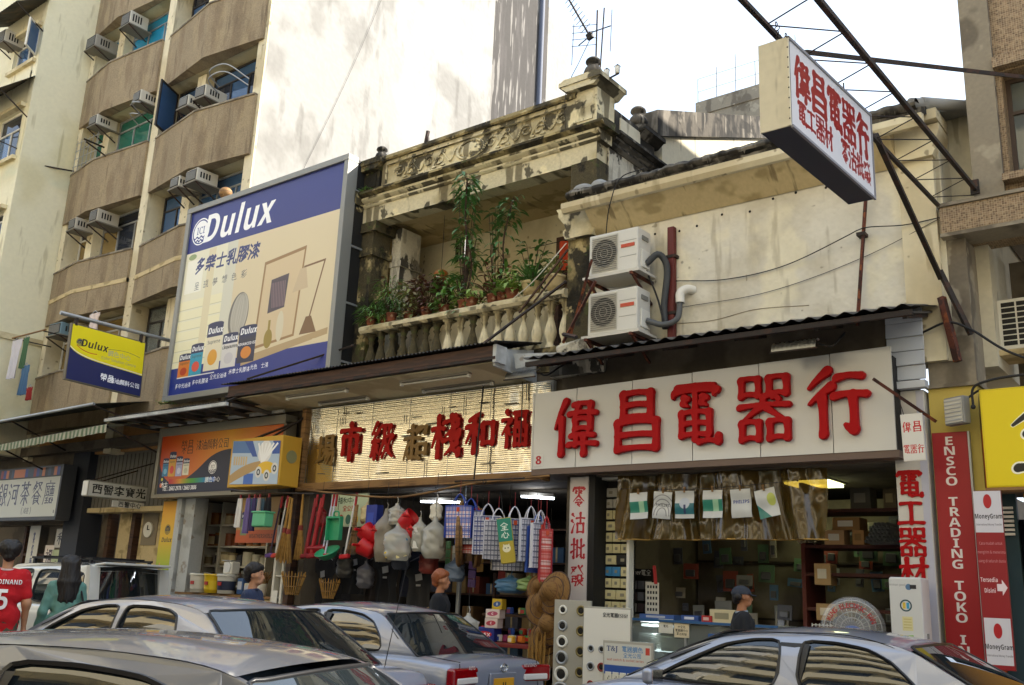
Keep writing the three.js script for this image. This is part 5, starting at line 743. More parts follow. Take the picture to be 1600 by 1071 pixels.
litTube(V(-6.55, 1.3, -.25), V(-6.1, 1.3, -.25), 'upper lit tube inside the glass shop counter', .35);
litTube(V(-6.42, 1.0, -.25), V(-5.95, 1.0, -.25), 'lower lit tube inside the glass shop counter', .35);
{ const t = thing('ceiling_lamp', 'greenish square ceiling lamp deep in the electrical shop', 'lamp', [-4.8, 3.2, -1.8]); mesh('diffuser', nb().box(-.3, 0, -.3, .3, .04, .3), new THREE.MeshStandardMaterial({ color: '#eef0c8', emissive: '#dfe8a8', emissiveIntensity: 2.2 }), t); mesh('frame', nb().box(-.33, .041, -.33, .33, .059, .33), whitePlastic, t); const l = new THREE.PointLight(0xf2f4c8, .15, 0, 2); l.position.set(-4.8, 3.1, -1.8); l.name = 'ceiling_lamp_light'; scene.add(l); }

// ---------------------------------------------------------------- household goods hung across the shop opening
const hang = (t, y0, y1, m = cable, x = 0, z = 0) => mesh('cord', nb().cyl(V(x, y0, z), V(x, y1, z), .004, .004, 5), m, t);
{ const t = thing('hanging_rail', 'bowed cane pole strung across the top of the household shop', 'rail'); mesh('pole', nb().tube([V(-13.0, 3.2, .3), V(-12, 3.08, .4), V(-10.4, 2.97, .42), V(-9, 3.12, .42), V(-7.7, 3.2, .3)], .018, 6, 40), S.wood, t); mesh('wire', nb().tube([V(-13, 3.1, .5), V(-10.5, 3.02, .5), V(-7.7, 3.12, .5)], .006, 5, 24), cable, t); const r = thing('iron_rod', 'short dark rod sticking out below the silver signboard', 'rod'); mesh('rod', nb().bar(V(-9.5, 3.2, .2), V(-7.6, 3.08, 1.0), .02), S.iron, r); mesh('hook', nb().add(new THREE.TorusGeometry(.03, .006, 5, 10), M4(-8.6, 3.12, .6)), S.iron, r); }
function broom(x, y, z, tilt, label) {
  const t = thing('straw_broom', label, 'broom', [x, y, z], 0, 'straw brooms hung upside down'); t.rotation.z = tilt; const st = nb();
  for (let i = 0; i < 60; i++) { const a = rnd() * 6.3, r = Math.sqrt(rnd()); st.bar(V(Math.cos(a) * r * .035, .5, Math.sin(a) * r * .03), V(Math.cos(a) * r * .14, rr(-.02, .07), Math.sin(a) * r * .06), .009, .007); }
  stuff(mesh('bristles', st, S.straw ??= surf(128, .3, '#a37a38', [{ c: '#6c4e20', f: [30, 4], lo: .5, hi: .7, a: .7 }], { seed: 97, grain: .15 }), t)); mesh('handle', nb().cyl(V(0, .48, 0), V(0, 1.05, 0), .03, .018), S.straw, t); mesh('binding', nb().cyl(V(0, .46, 0), V(0, .54, 0), .045, .04), mat('#7d2a22', .8), t); return t;
}
broom(-12.98, 1.98, .5, -.1, 'leftmost straw broom with a wide fanned head'); broom(-12.78, 1.95, .55, -.02, 'front straw broom with the longest bristles'); broom(-12.62, 2.02, .42, .03, 'straw broom behind the front one, by red handles');
const pole = (name, label, cat, pts, c, r = .012) => { const t = thing(name, label, cat); pts.forEach(([a, b, rr_ = r, m]) => mesh(name === 'mop' ? 'handle' : 'shaft', nb().cyl(V(...a), V(...b), rr_), m ?? mat(c, .5), t)); return t; };
{
  const mp = [['#d8d4cc', -13.2, 'white tube mop handle leaning left of the brooms'], ['#c9c4d8', -12.05, 'white mop pole with red grip, left of the green dustpan'], ['#d0cde0', -11.98, 'white mop pole just left of the green dustpan'], ['#e0ddd6', -11.52, 'white mop pole right of the green dustpan'], ['#3a2440', -13.35, 'dark purple mop handle at the left of the brooms'], ['#8a1620', -12.45, 'dark red broom handle right of the straw brooms'], ['#a01a20', -12.3, 'bright red broom handle right of the straw brooms']];
  mp.forEach(([c, x, l], i) => { const t = pole('mop', l, 'mop', [[[x, 2.1, .42], [x + .12, 3.0, .4]], [[x + .13, 2.86, .4], [x + .145, 3.06, .4], .02, mat('#a01a1e', .5)]], c, i < 5 ? .014 : .035); mesh('head', nb().boxc(x, 2.07, .42, .2, .07, .08, 0, 0, .1, .02), mat(['#c23a2a', '#a01a20', '#b8342a', '#c01c24', '#5a3a7a', '#7a1018', '#8a1018'][i], .7), t); });
}
{ // plastic ware
  const green = mat('#2f9a6a', .4), red = mat('#c3151a', .4);
  const dp = thing('dustpan', 'green plastic dustpan hanging between white mop poles', 'dustpan', [-11.76, 2.32, .42]); mesh('pan', nb().box(-.15, 0, 0, .15, .36, .02, .01).box(-.16, 0, .02, -.14, .34, .09).box(.14, 0, .02, .16, .34, .09).box(-.16, .34, .02, .16, .37, .09), green, dp); mesh('handle', nb().tube([V(-.06, .36, .03), V(-.05, .44, .03), V(.05, .44, .03), V(.06, .36, .03)], .014), green, dp); hang(dp, .44, .7);
  const bowl = thing('plastic_bowl', 'green plastic bowl tilted under the green dustpan', 'bowl', [-11.85, 2.06, .45]); mesh('bowl', nb().lathe([[0, .0], [.1, .0], [.2, .1], [.21, .1], [.11, -.012], [0, -.012]], 0, 0, 0, 20), green, bowl); mesh('rim', nb().add(new THREE.TorusGeometry(.2, .01, 6, 20), M4(0, .1, 0, PI / 2)), green, bowl); bowl.rotation.x = .5;
  const bk = thing('plastic_basket', 'light green plastic basket hanging left of the brooms', 'basket', [-13.35, 2.52, .65]); mesh('tub', nb().box(-.17, 0, -.1, .17, .24, .1, .03), mat('#5fb583', .4), bk); mesh('rim', nb().box(-.185, .23, -.115, .185, .26, .115, .01), mat('#5fb583', .4), bk); hang(bk, .26, .7);
  const rd = thing('plastic_dustpan', 'dark red dustpan hanging right of the straw brooms', 'dustpan', [-12.2, 2.1, .36]); mesh('pan', nb().boxc(0, .05, 0, .42, .2, .12, .5, .1, .05, .03), mat('#8a1018', .45), rd); mesh('handle', nb().cyl(V(-.02, .12, 0), V(.05, .5, 0), .02), mat('#8a1018', .45), rd);
  const scoop = (x, y, z, rz, l) => { const t = thing('plastic_scoop', l, 'scoop', [x, y, z], .3, 'red plastic scoops'); t.rotation.z = rz; mesh('bowl', nb().lathe([[0, -.13], [.12, -.12], [.15, .1], [.14, .1], [.11, -.11], [0, -.12]], 0, 0, 0, 18), red, t); mesh('handle', nb().box(-.02, .06, .14, .02, .09, .34, .008), red, t); return t; };
  scoop(-11.02, 2.42, .42, .9, 'upper red plastic scoop under the blue box'); scoop(-10.86, 2.4, .36, -.6, 'right red plastic scoop beside the grey net bag'); scoop(-11.0, 2.2, .45, 1.1, 'lowest red plastic scoop above the white pump'); scoop(-10.2, 2.62, .4, -.9, 'red plastic funnel scoop behind the sponge pack'); scoop(-10.12, 2.42, .36, -.7, 'lower red plastic scoop between sponges and clear bag');
  const bb = thing('blue_carton', 'tall blue carton hanging in the household shop', 'box', [-11.05, 2.45, .3]); mesh('box', nb().box(-.12, 0, -.07, .12, .42, .07, .006), mat('#1d2f8a', .5), bb); mesh('label', nb().box(-.08, .12, .0705, .06, .3, .073), mat('#2a44a8', .5), bb); hang(bb, .42, .62);
  const wr = thing('cane_rack', 'pale cane whisk bundle beside the poster', 'brush', [-11.4, 2.1, .38]); const wb = nb(); for (let i = 0; i < 26; i++) wb.bar(V(rr(-.04, .04), .5, rr(-.02, .02)), V(rr(-.13, .1), rr(0, .06), rr(-.05, .05)), .008); stuff(mesh('twigs', wb, S.wood, wr)); mesh('grip', nb().cyl(V(0, .48, 0), V(.02, .78, 0), .03), S.wood, wr);
  const po = thing('green_poster', 'pale green poster with pictures at the left of the household shop', 'poster'); mesh('sheet', nb().box(-12.2, 2.55, .18, -11.32, 3.08, .19), mat('#c6cdb0', .6), po); mesh('print', face([-12.2, 2.55, .192], [-11.32, 2.55, .192], [-11.32, 3.08, .192], [-12.2, 3.08, .192]), printMat(256, 160, (x, W, H) => { x.fillStyle = '#c3cda8'; x.fillRect(0, 0, W, H); zh(x, '福和中心', W * .45, H * .2, 30, { weight: .1, color: '#3a4a2a' }); zh(x, '全公司', W * .5, H * .45, 26, { weight: .12, color: '#b03020' }); ['#5a7a4a', '#b84a30', '#3a6a5a', '#c9a03a', '#7a4a3a'].forEach((c, i) => { x.fillStyle = c; x.beginPath(); x.ellipse(28 + i * 50, H * .78, 18, 24, 0, 0, 7); x.fill(); }); }), po);
}
const clearBag = phys({ color: '#d8d6cc', roughness: .16, transmission: .5, thickness: 0 }), foggyBag = phys({ color: '#c4c1b4', roughness: .24, transmission: .35, thickness: 0 });
function bag(x, y, z, w, h, m, label, fill) { // gathered plastic bag
  const t = thing('plastic_bag', label, 'bag', [x, y, z], rr(-.3, .3)), sd = Math.floor(rnd() * 99) + 1;
  mesh('film', grid(28, 16, (u, v) => { const a = u * 2 * PI, s = v < .12 ? .7 + v * 2.5 : v > .72 ? lerp(1, .2, sstep(.66, .93, v)) : 1, q = s * (1 + .5 * (fbm(u * 12, v * 9, 12, 400, 4, sd) - .5)); return [Math.cos(a) * w / 2 * q, v * h, Math.sin(a) * w * .34 * q]; }), m, t);
  mesh('knot', nb().tube([V(0, h * .97, 0), V(.02, h + .05, 0), V(0, h + .09, 0)], .008, 5), m, t);
  mesh('base', grid(14, 2, (u, v) => [Math.cos(u * 6.283) * w * .33 * v, .004 + .01 * v, Math.sin(u * 6.283) * w * .22 * v]), m, t);
  if (fill) fill(t, w, h); hang(t, h + .1, h + .4); return t;
}
bag(-9.95, 2.16, .42, .27, .5, foggyBag, 'narrow clear bag of white foam behind the large one', (t, w, h) => mesh('foam', nb().cyl(V(0, .04, 0), V(0, h * .68, 0), w * .36, w * .34, 12), whitePlastic, t));
bag(-9.62, 2.06, .45, .42, .6, foggyBag, 'large milky plastic bag left of the round bamboo tray', (t, w, h) => mesh('foam', nb().boxc(0, h * .34, 0, w * .66, h * .55, w * .4, 0, .2, 0, .06), mat('#c8c0a6', .7), t));
bag(-10.68, 2.0, .4, .34, .8, phys({ color: '#8d8474', roughness: .35, transmission: .15 }), 'long grey net bag beside the red scoops', (t, w, h) => { for (let i = 0; i < 6; i++) mesh('onion', nb().sph(rr(-.06, .06), .06 + i * .06, rr(-.03, .03), .05), mat('#8a5a30', .6), t); });
bag(-10.42, 2.55, .45, .3, .32, clearBag, 'small bag of pale wooden sticks', (t, w, h) => { const b = nb(); for (let i = 0; i < 16; i++) b.bar(V(rr(-.1, .1), .02, rr(-.05, .05)), V(rr(-.05, .05), h * .8, 0), .014); mesh('sticks', b, mat('#d8c48a', .7), t); });
bag(-10.3, 2.02, .5, .46, .55, clearBag, 'clear pack of yellow, blue and red sponge blocks', (t) => { ['#d8b83a', '#e6d9a0', '#3a6a8a', '#a04030', '#c9b060', '#4a7a9a'].forEach((c, i) => mesh('sponge', nb().boxc((i % 2 ? .1 : -.09), .1 + Math.floor(i / 2) * .11, .02, .17, .1, .18, .1, .4, .3, .015), mat(c, .95), t)); });
bag(-11.5, 2.1, .3, .2, .4, phys({ color: '#6a6a62', roughness: .3, transmission: .2 }), 'dark clear bag behind the cane bundle');
bag(-8.6, 1.0, .8, .3, .34, clearBag, 'small white tied bag in front of the snack table', (t) => mesh('bread', nb().sph(0, .1, 0, .09, 1.2, .8, 1), whitePlastic, t));
[[-12.35, 2.55, .25, .2, .34, '#8a1c20', 'wine red carrier bag hung beside the poster'], [-11.25, 2.62, .28, .22, .3, '#c9b88a', 'straw coloured bag under the rail beside the blue carton'], [-10.85, 2.0, .22, .3, .5, '#2c2d33', 'black bag hanging behind the red scoops'], [-10.55, 1.9, .15, .32, .46, '#3a3f4c', 'dark slate bag low behind the grey net bag'], [-10.0, 1.85, .12, .3, .4, '#7a2c22', 'brick red bag low behind the milky bags'], [-9.75, 2.62, .3, .22, .3, '#d8d2c0', 'ivory bag tucked above the large milky bag'], [-9.4, 1.75, .2, .34, .34, '#5f6f86', 'crumpled blue grey bag under the bamboo tray'], [-11.75, 1.75, .18, .28, .4, '#34322f', 'charcoal bag below the green bowl'], [-11.3, 1.6, .15, .3, .42, '#4b4a50', 'dark grey bag hung low in mid shop'], [-8.3, 1.62, .3, .42, .24, '#3f6a8c', 'wide blue packet bundle below the checked bags'], [-7.95, 1.66, .35, .36, .2, '#7f9a5a', 'green packet bundle below the checked bags']].forEach(([x, y, z, w, h, c, l]) => bag(x, y, z, w, h, mat(c, .4), l));
for (let i = 0; i < 7; i++) { const t = thing('black_shirt', ['black shirt with a white crest', 'plain black shirt', 'black shirt with white lines', 'dark brown shirt', 'black shirt with a grey ring', 'navy black shirt', 'faded black shirt'][i] + ' hung low in the household shop', 'shirt', [-12.55 + i * .36, 1.3 + .1 * (i % 3), -.12 - .12 * (i % 2)], rr(-.3, .3)); mesh('cloth', grid(14, 14, (u, v) => [(u - .5) * (.42 + (v > .66 ? .16 : 0)), v * .75, .03 * Math.sin(u * 13 + i) * (1.1 - v) + .02 * Math.sin(v * 9 + u * 5)]), mat(['#1d1c1f', '#232226', '#19191c', '#2b2320', '#1f1f22', '#1c2030', '#2a2a2c'][i], .95), t); mesh('hanger', nb().bar(V(-.2, .73, 0), V(0, .82, 0), .012).bar(V(.2, .73, 0), V(0, .82, 0), .012), alum, t); if (i % 2 === 0) mesh('badge', nb().boxc(.02, .5, .06, .12, .1, .006, 0, 0, .2).boxc(.02, .38, .06, .08, .03, .006), mat('#8f8f90', .7), t); hang(t, .8, 1.7); }
const lp_ = [['#b8863a', 'gold'], ['#a33a2e', 'red'], ['#4a6f9a', 'blue'], ['#5f8a52', 'green'], ['#c9c2ae', 'cream'], ['#6a4a7a', 'violet']];
for (let i = 0; i < 18; i++) { const [c, nm] = lp_[i % 6], x = -12.2 + i * .24; const t = thing('hanging_packet', nm + ' packet strip hung behind the front goods, number by colour along the rail', 'packet', [x, 2.1 + rr(-.15, .35), rr(-.5, -.1)], rr(-.4, .4), nm + ' packet strips'); for (let k = 0; k < 3; k++) mesh('packet', nb().boxc(0, -k * .13, 0, .13, .12, .03, 0, 0, rr(-.08, .08), .01), mat(c, .4), t); hang(t, .06, .8); t.userData.label = nm + ' packet strip hanging in the row behind the front goods'; }
{ const t = thing('bamboo_tray', 'large round bamboo tray hanging edge-on behind the checked bags', 'tray', [-9.2, 2.42, .36], -.95); mesh('rim', nb().add(new THREE.TorusGeometry(.44, .03, 8, 40), M4(0, 0, 0)).add(new THREE.TorusGeometry(.42, .022, 8, 40), M4(0, 0, -.05)), S.wood, t); mesh('weave', nb().add(new THREE.CylinderGeometry(.42, .42, .014, 36), M4(0, 0, -.05, PI / 2)), mat('#7d5a2c', .85), t); hang(t, .44, .65); const t2 = copyOf(t, [-9.0, 2.38, .24], -.8, 'second round bamboo tray just behind the first'); t2.scale.setScalar(.94); }
// checked shopping bags
const checkM = (a, b, c, s = 0) => printMat(128, 128, (x, W, H) => { x.fillStyle = a; x.fillRect(0, 0, W, H); for (let i = 0; i < 8; i++) { x.fillStyle = b; x.globalAlpha = .75; x.fillRect(i * 16, 0, 5, H); x.fillRect(0, i * 16, W, 5); x.globalAlpha = .6; x.fillStyle = c; x.fillRect(i * 16 + 8, 0, 2, H); x.fillRect(0, i * 16 + 8, W, 2); } if (s) { x.globalAlpha = .5; x.fillStyle = b; for (let k = 0; k < 3; k++) x.fillRect(0, k * 44, W, 20); } x.globalAlpha = 1; }, .45);
const ckBlue = checkM('#e6e4e4', '#4a5aa8', '#c0402c', 1), ckNavy = checkM('#c9c9d4', '#28326a', '#5a5a6a'), ckRed = checkM('#e8dcd6', '#c03028', '#7a2018', 1), ckGrey = checkM('#c8c8d0', '#50546a', '#8a8a9a'), blueBag = mat('#22409a', .4);
function shopBag(x, y, z, w, h, ry, m, trim, label) {
  const t = thing('checked_bag', label, 'shopping bag', [x, y, z], ry, 'checked shopping bags hung in a row');
  const sd = Math.floor(rnd() * 90);
  const side = (zz, s) => grid(10, 10, (u, v) => [lerp(-w / 2, w / 2, u) * (1 + .03 * Math.sin(v * 3)), v * h, zz + s * (.028 * Math.sin(u * PI) * (1 - v * .6) + .016 * (fbm(u * 3 + sd, v * 3, 99, 99, 2, 4) - .5)) - .03 * (1 - v)], true);
  mesh('front', side(.03, 1), m, t); mesh('back', side(-.03, -1), m, t);
  mesh('trim', nb().bar(V(-w / 2, 0, 0), V(-w / 2, h, 0), .012, .065).bar(V(w / 2, 0, 0), V(w / 2, h, 0), .012, .065).bar(V(-w / 2, h, .032), V(w / 2, h, .032), .014, .008).bar(V(-w / 2, .004, -.03), V(w / 2, .004, -.03), .01, .06), trim, t);
  for (const s of [.034, -.034]) mesh('handle', nb().tube([V(-w * .25, h, s), V(-w * .16, h + .1, s * .6), V(0, h + .17, 0), V(w * .16, h + .1, s * .6), V(w * .25, h, s)], .009, 5, 16), trim, t);
  mesh('tag', nb().box(-.02, h - .08, .05, .025, h - .02, .054), mat('#c8481c', .5), t); hang(t, h + .16, h + rr(.3, .4), mat('#8a1a1e', .6)); return t;
}
[[-8.98, 2.34, .66, .42, .44, .2, ckBlue, blueBag, 'front blue and white checked bag with orange tag, largest of the row'], [-8.86, 2.26, .56, .4, .46, .3, ckGrey, blueBag, 'blue edged checked bag peeping from behind the front one'], [-8.8, 2.14, .5, .42, .46, .1, ckRed, mat('#b01c1c', .5), 'red and white checked bag below the front blue one'], [-8.55, 2.12, .55, .38, .52, .5, ckNavy, mat('#c9c9d4', .5), 'navy checked bag second from the left of the row'], [-8.4, 2.06, .5, .38, .52, .7, ckGrey, mat('#d6d6de', .5), 'grey checked bag hanging behind the navy one'], [-8.3, 1.92, .38, .45, .5, .4, ckGrey, mat('#9a9080', .5), 'low beige checked bag under the row'], [-8.12, 2.06, .5, .34, .54, .9, ckNavy, mat('#d6d6de', .5), 'navy checked bag left of the cat print pack'], [-7.86, 2.04, .48, .3, .56, 1.1, ckGrey, mat('#d6d6de', .5), 'grey checked bag turned edge-on right of the cat print pack'], [-7.78, 1.9, .42, .3, .6, 1.0, blueBag, mat('#2a54b0', .5), 'plain blue bag near the right of the row'], [-7.68, 1.96, .5, .26, .58, 1.2, ckGrey, mat('#d0d0d8', .5), 'last grey checked bag of the row'], [-7.58, 1.72, .5, .16, .74, 1.0, ckRed, mat('#a81a22', .5), 'narrow red checked bag against the white pillar']].forEach((a) => shopBag(...a));
{ const t = thing('tissue_pack', 'green and yellow pack printed with a white cat face', 'packet', [-8.0, 2.0, .74], .5); t.rotation.z = .16; mesh('pack', nb().box(-.1, 0, -.03, .1, .6, .03, .02), mat('#b7a23a', .4), t); mesh('print', face([-.095, .01, .032], [.095, .01, .032], [.095, .59, .032], [-.095, .59, .032]), printMat(96, 300, (x, W, H) => { x.fillStyle = '#20806a'; x.fillRect(0, 0, W, H * .52); x.fillStyle = '#b09a34'; x.fillRect(0, H * .52, W, H * .48); txt(x, 'MAXI', 0, 0, 4); x.save(); x.translate(W * .62, H * .26); x.rotate(-PI / 2); txt(x, '全油', 0, 0, 10); x.restore(); zh(x, '全心', W * .5, H * .28, 50, { weight: .12, color: '#dfe8d8', vertical: true }); x.fillStyle = '#e4dcb8'; x.beginPath(); x.ellipse(W * .5, H * .68, 28, 26, 0, 0, 7); x.fill(); x.beginPath(); x.moveTo(24, H * .66); x.lineTo(28, H * .57); x.lineTo(44, H * .62); x.moveTo(72, H * .66); x.lineTo(68, H * .57); x.lineTo(52, H * .62); x.fill(); x.fillStyle = '#2a2a1c'; x.beginPath(); x.arc(38, H * .67, 4, 0, 7); x.arc(58, H * .67, 4, 0, 7); x.fill(); }, .35), t); hang(t, .6, .95); }
{ // snack table, hats, wicker
  const t = thing('snack_table', 'red edged table loaded with snacks behind the second car', 'table', [-8.35, 0, .05]); mesh('top', nb().box(-.75, .92, -.4, .75, .97, .4, .008), mat('#7a2018', .6), t); for (const [x, z] of [[-.7, -.35], [.7, -.35], [-.7, .35], [.7, .35]]) mesh('leg', nb().box(x - .02, .15, z - .02, x + .02, .92, z + .02), S.iron, t); mesh('shelf', nb().box(-.75, 1.3, -.4, .75, 1.33, -.15), S.darkwood, t); mesh('upright', nb().box(-.75, .97, -.4, -.71, 1.9, -.36).box(.71, .97, -.4, .75, 1.9, -.36), S.darkwood, t);
  const cs = ['#c9302a', '#e0b030', '#d8d4cc', '#2a4a9a', '#d87a2a', '#4a9a5a', '#b8402a', '#e6dcc0', '#8a2a5a'], mk = thing('snack_packet', 'small bright snack packet piled on the red edged table', 'packet', [0, 0, 0], 0, 'small snack packets on the table');
  mesh('pack', nb().boxc(0, .05, 0, .11, .09, .06, 0, 0, 0, .012), mat(cs[0], .4), mk); mesh('label', nb().box(-.04, .02, .031, .04, .07, .034), mat(cs[1], .4), mk);
  for (let i = 0; i < 46; i++) { const low = i < 34, c = i ? copyOf(mk, [0, 0, 0], 0) : mk; c.position.set(-8.35 + rr(-.7, .7), low ? .972 + (i % 3 === 0 ? .09 : 0) : 1.332, low ? rr(-.1, .34) : rr(-.36, -.2)); c.rotation.y = rr(-1, 1); c.children[0].material = mat(cs[i % 9], .4); c.children[1].material = mat(cs[(i * 5 + 2) % 9], .4); }
  const bx = (x, y, z, w, h, d, c, lab, ch, fc) => { const b = thing('snack_box', lab, 'box', [x, y, z], .15); mesh('box', nb().box(-w / 2, 0, -d / 2, w / 2, h, d / 2, .006), mat(c, .5), b); mesh('print', face([-w / 2 + .01, .01, d / 2 + .002], [w / 2 - .01, .01, d / 2 + .002], [w / 2 - .01, h - .01, d / 2 + .002], [-w / 2 + .01, h - .01, d / 2 + .002]), printMat(96, 64, (x, W, H) => { x.fillStyle = c; x.fillRect(0, 0, W, H); x.fillStyle = fc; x.beginPath(); x.ellipse(W / 2, H * .5, W * .42, H * .3, -.1, 0, 7); x.fill(); txt(x, ch, W / 2, H * .64, 26, { color: '#fff' }); }), b); return b; };
  bx(-8.72, .975, .25, .36, .17, .2, '#1d2a7a', 'dark blue snack box with red badge on the table', 'OREX', '#c01c2a'); bx(-9.0, .975, .28, .24, .12, .18, '#d8b020', 'yellow snack box at the left end of the table', 'YES', '#e8e0c0'); bx(-8.6, 1.15, .25, .2, .13, .16, '#d8c8c0', 'lower white noodle tub stack on the blue box', 'C', '#b83a4a'); bx(-8.58, 1.28, .25, .22, .12, .16, '#e0d0c8', 'middle pink noodle tub on the stack', 'C', '#b8506a'); bx(-8.52, 1.4, .25, .16, .14, .12, '#d0b030', 'top yellow packet of the noodle stack', 'O', '#3a5a9a'); bx(-8.02, 1.42, .12, .17, .34, .05, '#b8301c', 'tall red hanging snack strip', 'R', '#e8c8b0'); bx(-7.72, 1.45, .12, .13, .16, .05, '#b8a830', 'yellow hanging snack strip at the right', 'S', '#4a6a2a'); bx(-7.85, 1.3, .12, .12, .15, .05, '#c8c2b0', 'pale hanging packet beside the hats', 'P', '#6a6a6a');
  const hatM = surf(128, .3, '#7d5a2c', [{ c: '#4e3618', f: [30, 6], lo: .5, hi: .7, a: .7 }], { seed: 98, grain: .15 });
  const hat = (x, y, z, s, ry, l) => { const h = thing('straw_hat', l, 'hat', [x, y, z], ry, 'straw hats hung in a bunch'); h.rotation.x = 1.25; h.rotation.z = rr(-.25, .25); h.scale.setScalar(s * 1.12); mesh('hat', nb().lathe([[0, .16], [.05, .155], [.09, .11], [.11, .05], [.2, .0], [.24, -.02], [.24, -.03], [.2, -.012], [.1, .04], [.08, .1], [.04, .145], [0, .15]], 0, 0, 0, 28), hatM, h); mesh('brim_edge', nb().add(new THREE.TorusGeometry(.238, .009, 5, 32), M4(0, -.024, 0, PI / 2)), S.darkwood, h); mesh('plait', nb().add(new THREE.TorusGeometry(.17, .006, 5, 32), M4(0, .016, 0, PI / 2)), S.darkwood, h); mesh('band', nb().add(new THREE.TorusGeometry(.108, .008, 5, 24), M4(0, .05, 0, PI / 2)), mat('#6a4420', .8), h); return h; };
  hat(-7.28, 1.66, .72, 1, .5, 'front straw hat with its round crown facing the street'); hat(-7.36, 1.62, .64, 1.05, .55, 'second straw hat tucked behind the front one'); hat(-7.52, 1.5, .56, 1.05, .2, 'third straw hat of the bunch'); hat(-7.34, 1.26, .68, .95, 1.0, 'lower straw hat hanging below the bunch'); hat(-7.66, 1.72, .5, .7, .0, 'small straw hat left of the bunch'); hat(-7.5, 1.12, .55, .95, .4, 'lowest straw hat beside the display board');
  const wk = (x, y, z, s, l) => { const b = thing('wicker_basket', l, 'basket', [x, y, z], .2, 'open wicker baskets'); b.scale.setScalar(s); const g = nb(); for (let i = 0; i < 22; i++) { const a = i / 22 * 6.283; g.bar(V(Math.cos(a) * .11, 0, Math.sin(a) * .09), V(Math.cos(a) * .22, .36 + .03 * Math.sin(i * 2.1), Math.sin(a) * .18), .014, .008); } mesh('staves', g, S.straw, b); for (const [yy, r] of [[.03, .115], [.14, .15], [.3, .2]]) mesh('hoop', nb().add(new THREE.TorusGeometry(r, .01, 5, 24), M4(0, yy, 0, PI / 2, 0, 0, V(1, .82, 1))), S.wood, b); return b; };
  wk(-12.6, 1.45, .5, .95, 'pale wicker basket below the straw brooms'); wk(-11.95, 1.42, .3, .8, 'shaded wicker basket right of the pale one');
  const ch = thing('rattan_chair', 'small rattan chair back seen over the second car roof', 'chair', [-9.9, .15, .1]); mesh('back', nb().add(new THREE.TorusGeometry(.22, .018, 6, 20, PI), M4(0, 1.0, 0)).add(new THREE.TorusGeometry(.12, .012, 6, 20), M4(0, 1.05, 0)).cyl(V(-.22, .4, 0), V(-.22, 1.0, 0), .018).cyl(V(.22, .4, 0), V(.22, 1.0, 0), .018), S.wood, ch); mesh('seat', nb().box(-.24, .4, 0, .24, .44, .42, .01), S.wood, ch); for (const [x, z] of [[-.2, .03], [.2, .03], [-.2, .38], [.2, .38]]) mesh('leg', nb().cyl(V(x, 0, z), V(x, .4, z), .018), S.wood, ch);
  const sk = thing('cane_bundle', 'bundle of thin canes standing under the straw hats', 'canes', [-7.45, .15, .75]); const g = nb(); for (let i = 0; i < 34; i++) { const a = rnd() * 6.3, r = rnd(); g.bar(V(Math.cos(a) * r * .1, 0, Math.sin(a) * r * .08), V(Math.cos(a) * r * .24, rr(.8, 1.05), Math.sin(a) * r * .15), .008); } stuff(mesh('canes', g, S.straw, sk)); mesh('bucket', nb().lathe([[.14, 0], [.19, .3], [.18, .3], [.13, .01], [0, .01]], 0, 0, 0, 18), mat('#7a2018', .5), sk);
  // darker stock deeper inside
  const rk = thing('stock_rack', 'dim metal rack of household stock at the back of the shop', 'rack', [-10.3, .16, -2.6]); for (let i = 0; i < 5; i++) mesh('shelf', nb().box(-2.5, .3 + i * .55, -.4, 2.4, .33 + i * .55, .3), S.darkwood, rk); for (const x of [-2.5, -.8, .9, 2.38]) mesh('upright', nb().box(x, 0, -.42, x + .04, 2.9, -.38), S.iron, rk);
  const st = ['#8a6a44', '#7a5a3a', '#5a5a66', '#9a8054', '#7a3a2c', '#3f5a7a', '#8c8068']; const bxm = thing('stock_carton', 'dim carton standing on the rack at the back of the household shop', 'box', [0, 0, 0], 0, 'cartons on the dim rack'); mesh('carton', nb().box(-.16, 0, -.15, .16, .3, .15, .006), mat(st[0], .9), bxm); mesh('tape', nb().box(-.02, .02, .151, .02, .3, .154), S.tan, bxm);
  for (let i = 0; i < 44; i++) { const c = i ? copyOf(bxm, [0, 0, 0], 0) : bxm; c.position.set(-12.6 + (i % 11) * .44 + rr(-.05, .05), .491 + Math.floor(i / 11) * .55, -2.6 + rr(-.1, .1)); c.scale.set(rr(.7, 1.3), rr(.6, 1.4), 1); c.children[0].material = mat(st[i % 7], .9); }
  const pt = thing('shop_post', 'grey post standing in the middle of the household shop', 'post', [-10.0, .15, -.6]); mesh('shaft', nb().cyl(V(0, 0, 0), V(0, 3.1, 0), .04), alum, pt); mesh('notice', nb().box(-.1, 1.7, .04, .1, 2.1, .06), mat('#3f7a4a', .6), pt);
  const ph = thing('phone_screen', 'small bright white label beside the post in the household shop', 'label', [-10.2, 1.7, -.5]); mesh('sheet', nb().box(-.03, 0, 0, .03, .16, .01), whitePlastic, ph); mesh('backing', nb().box(-.05, -.02, -.02, .05, .18, -.004), blackM, ph);
}
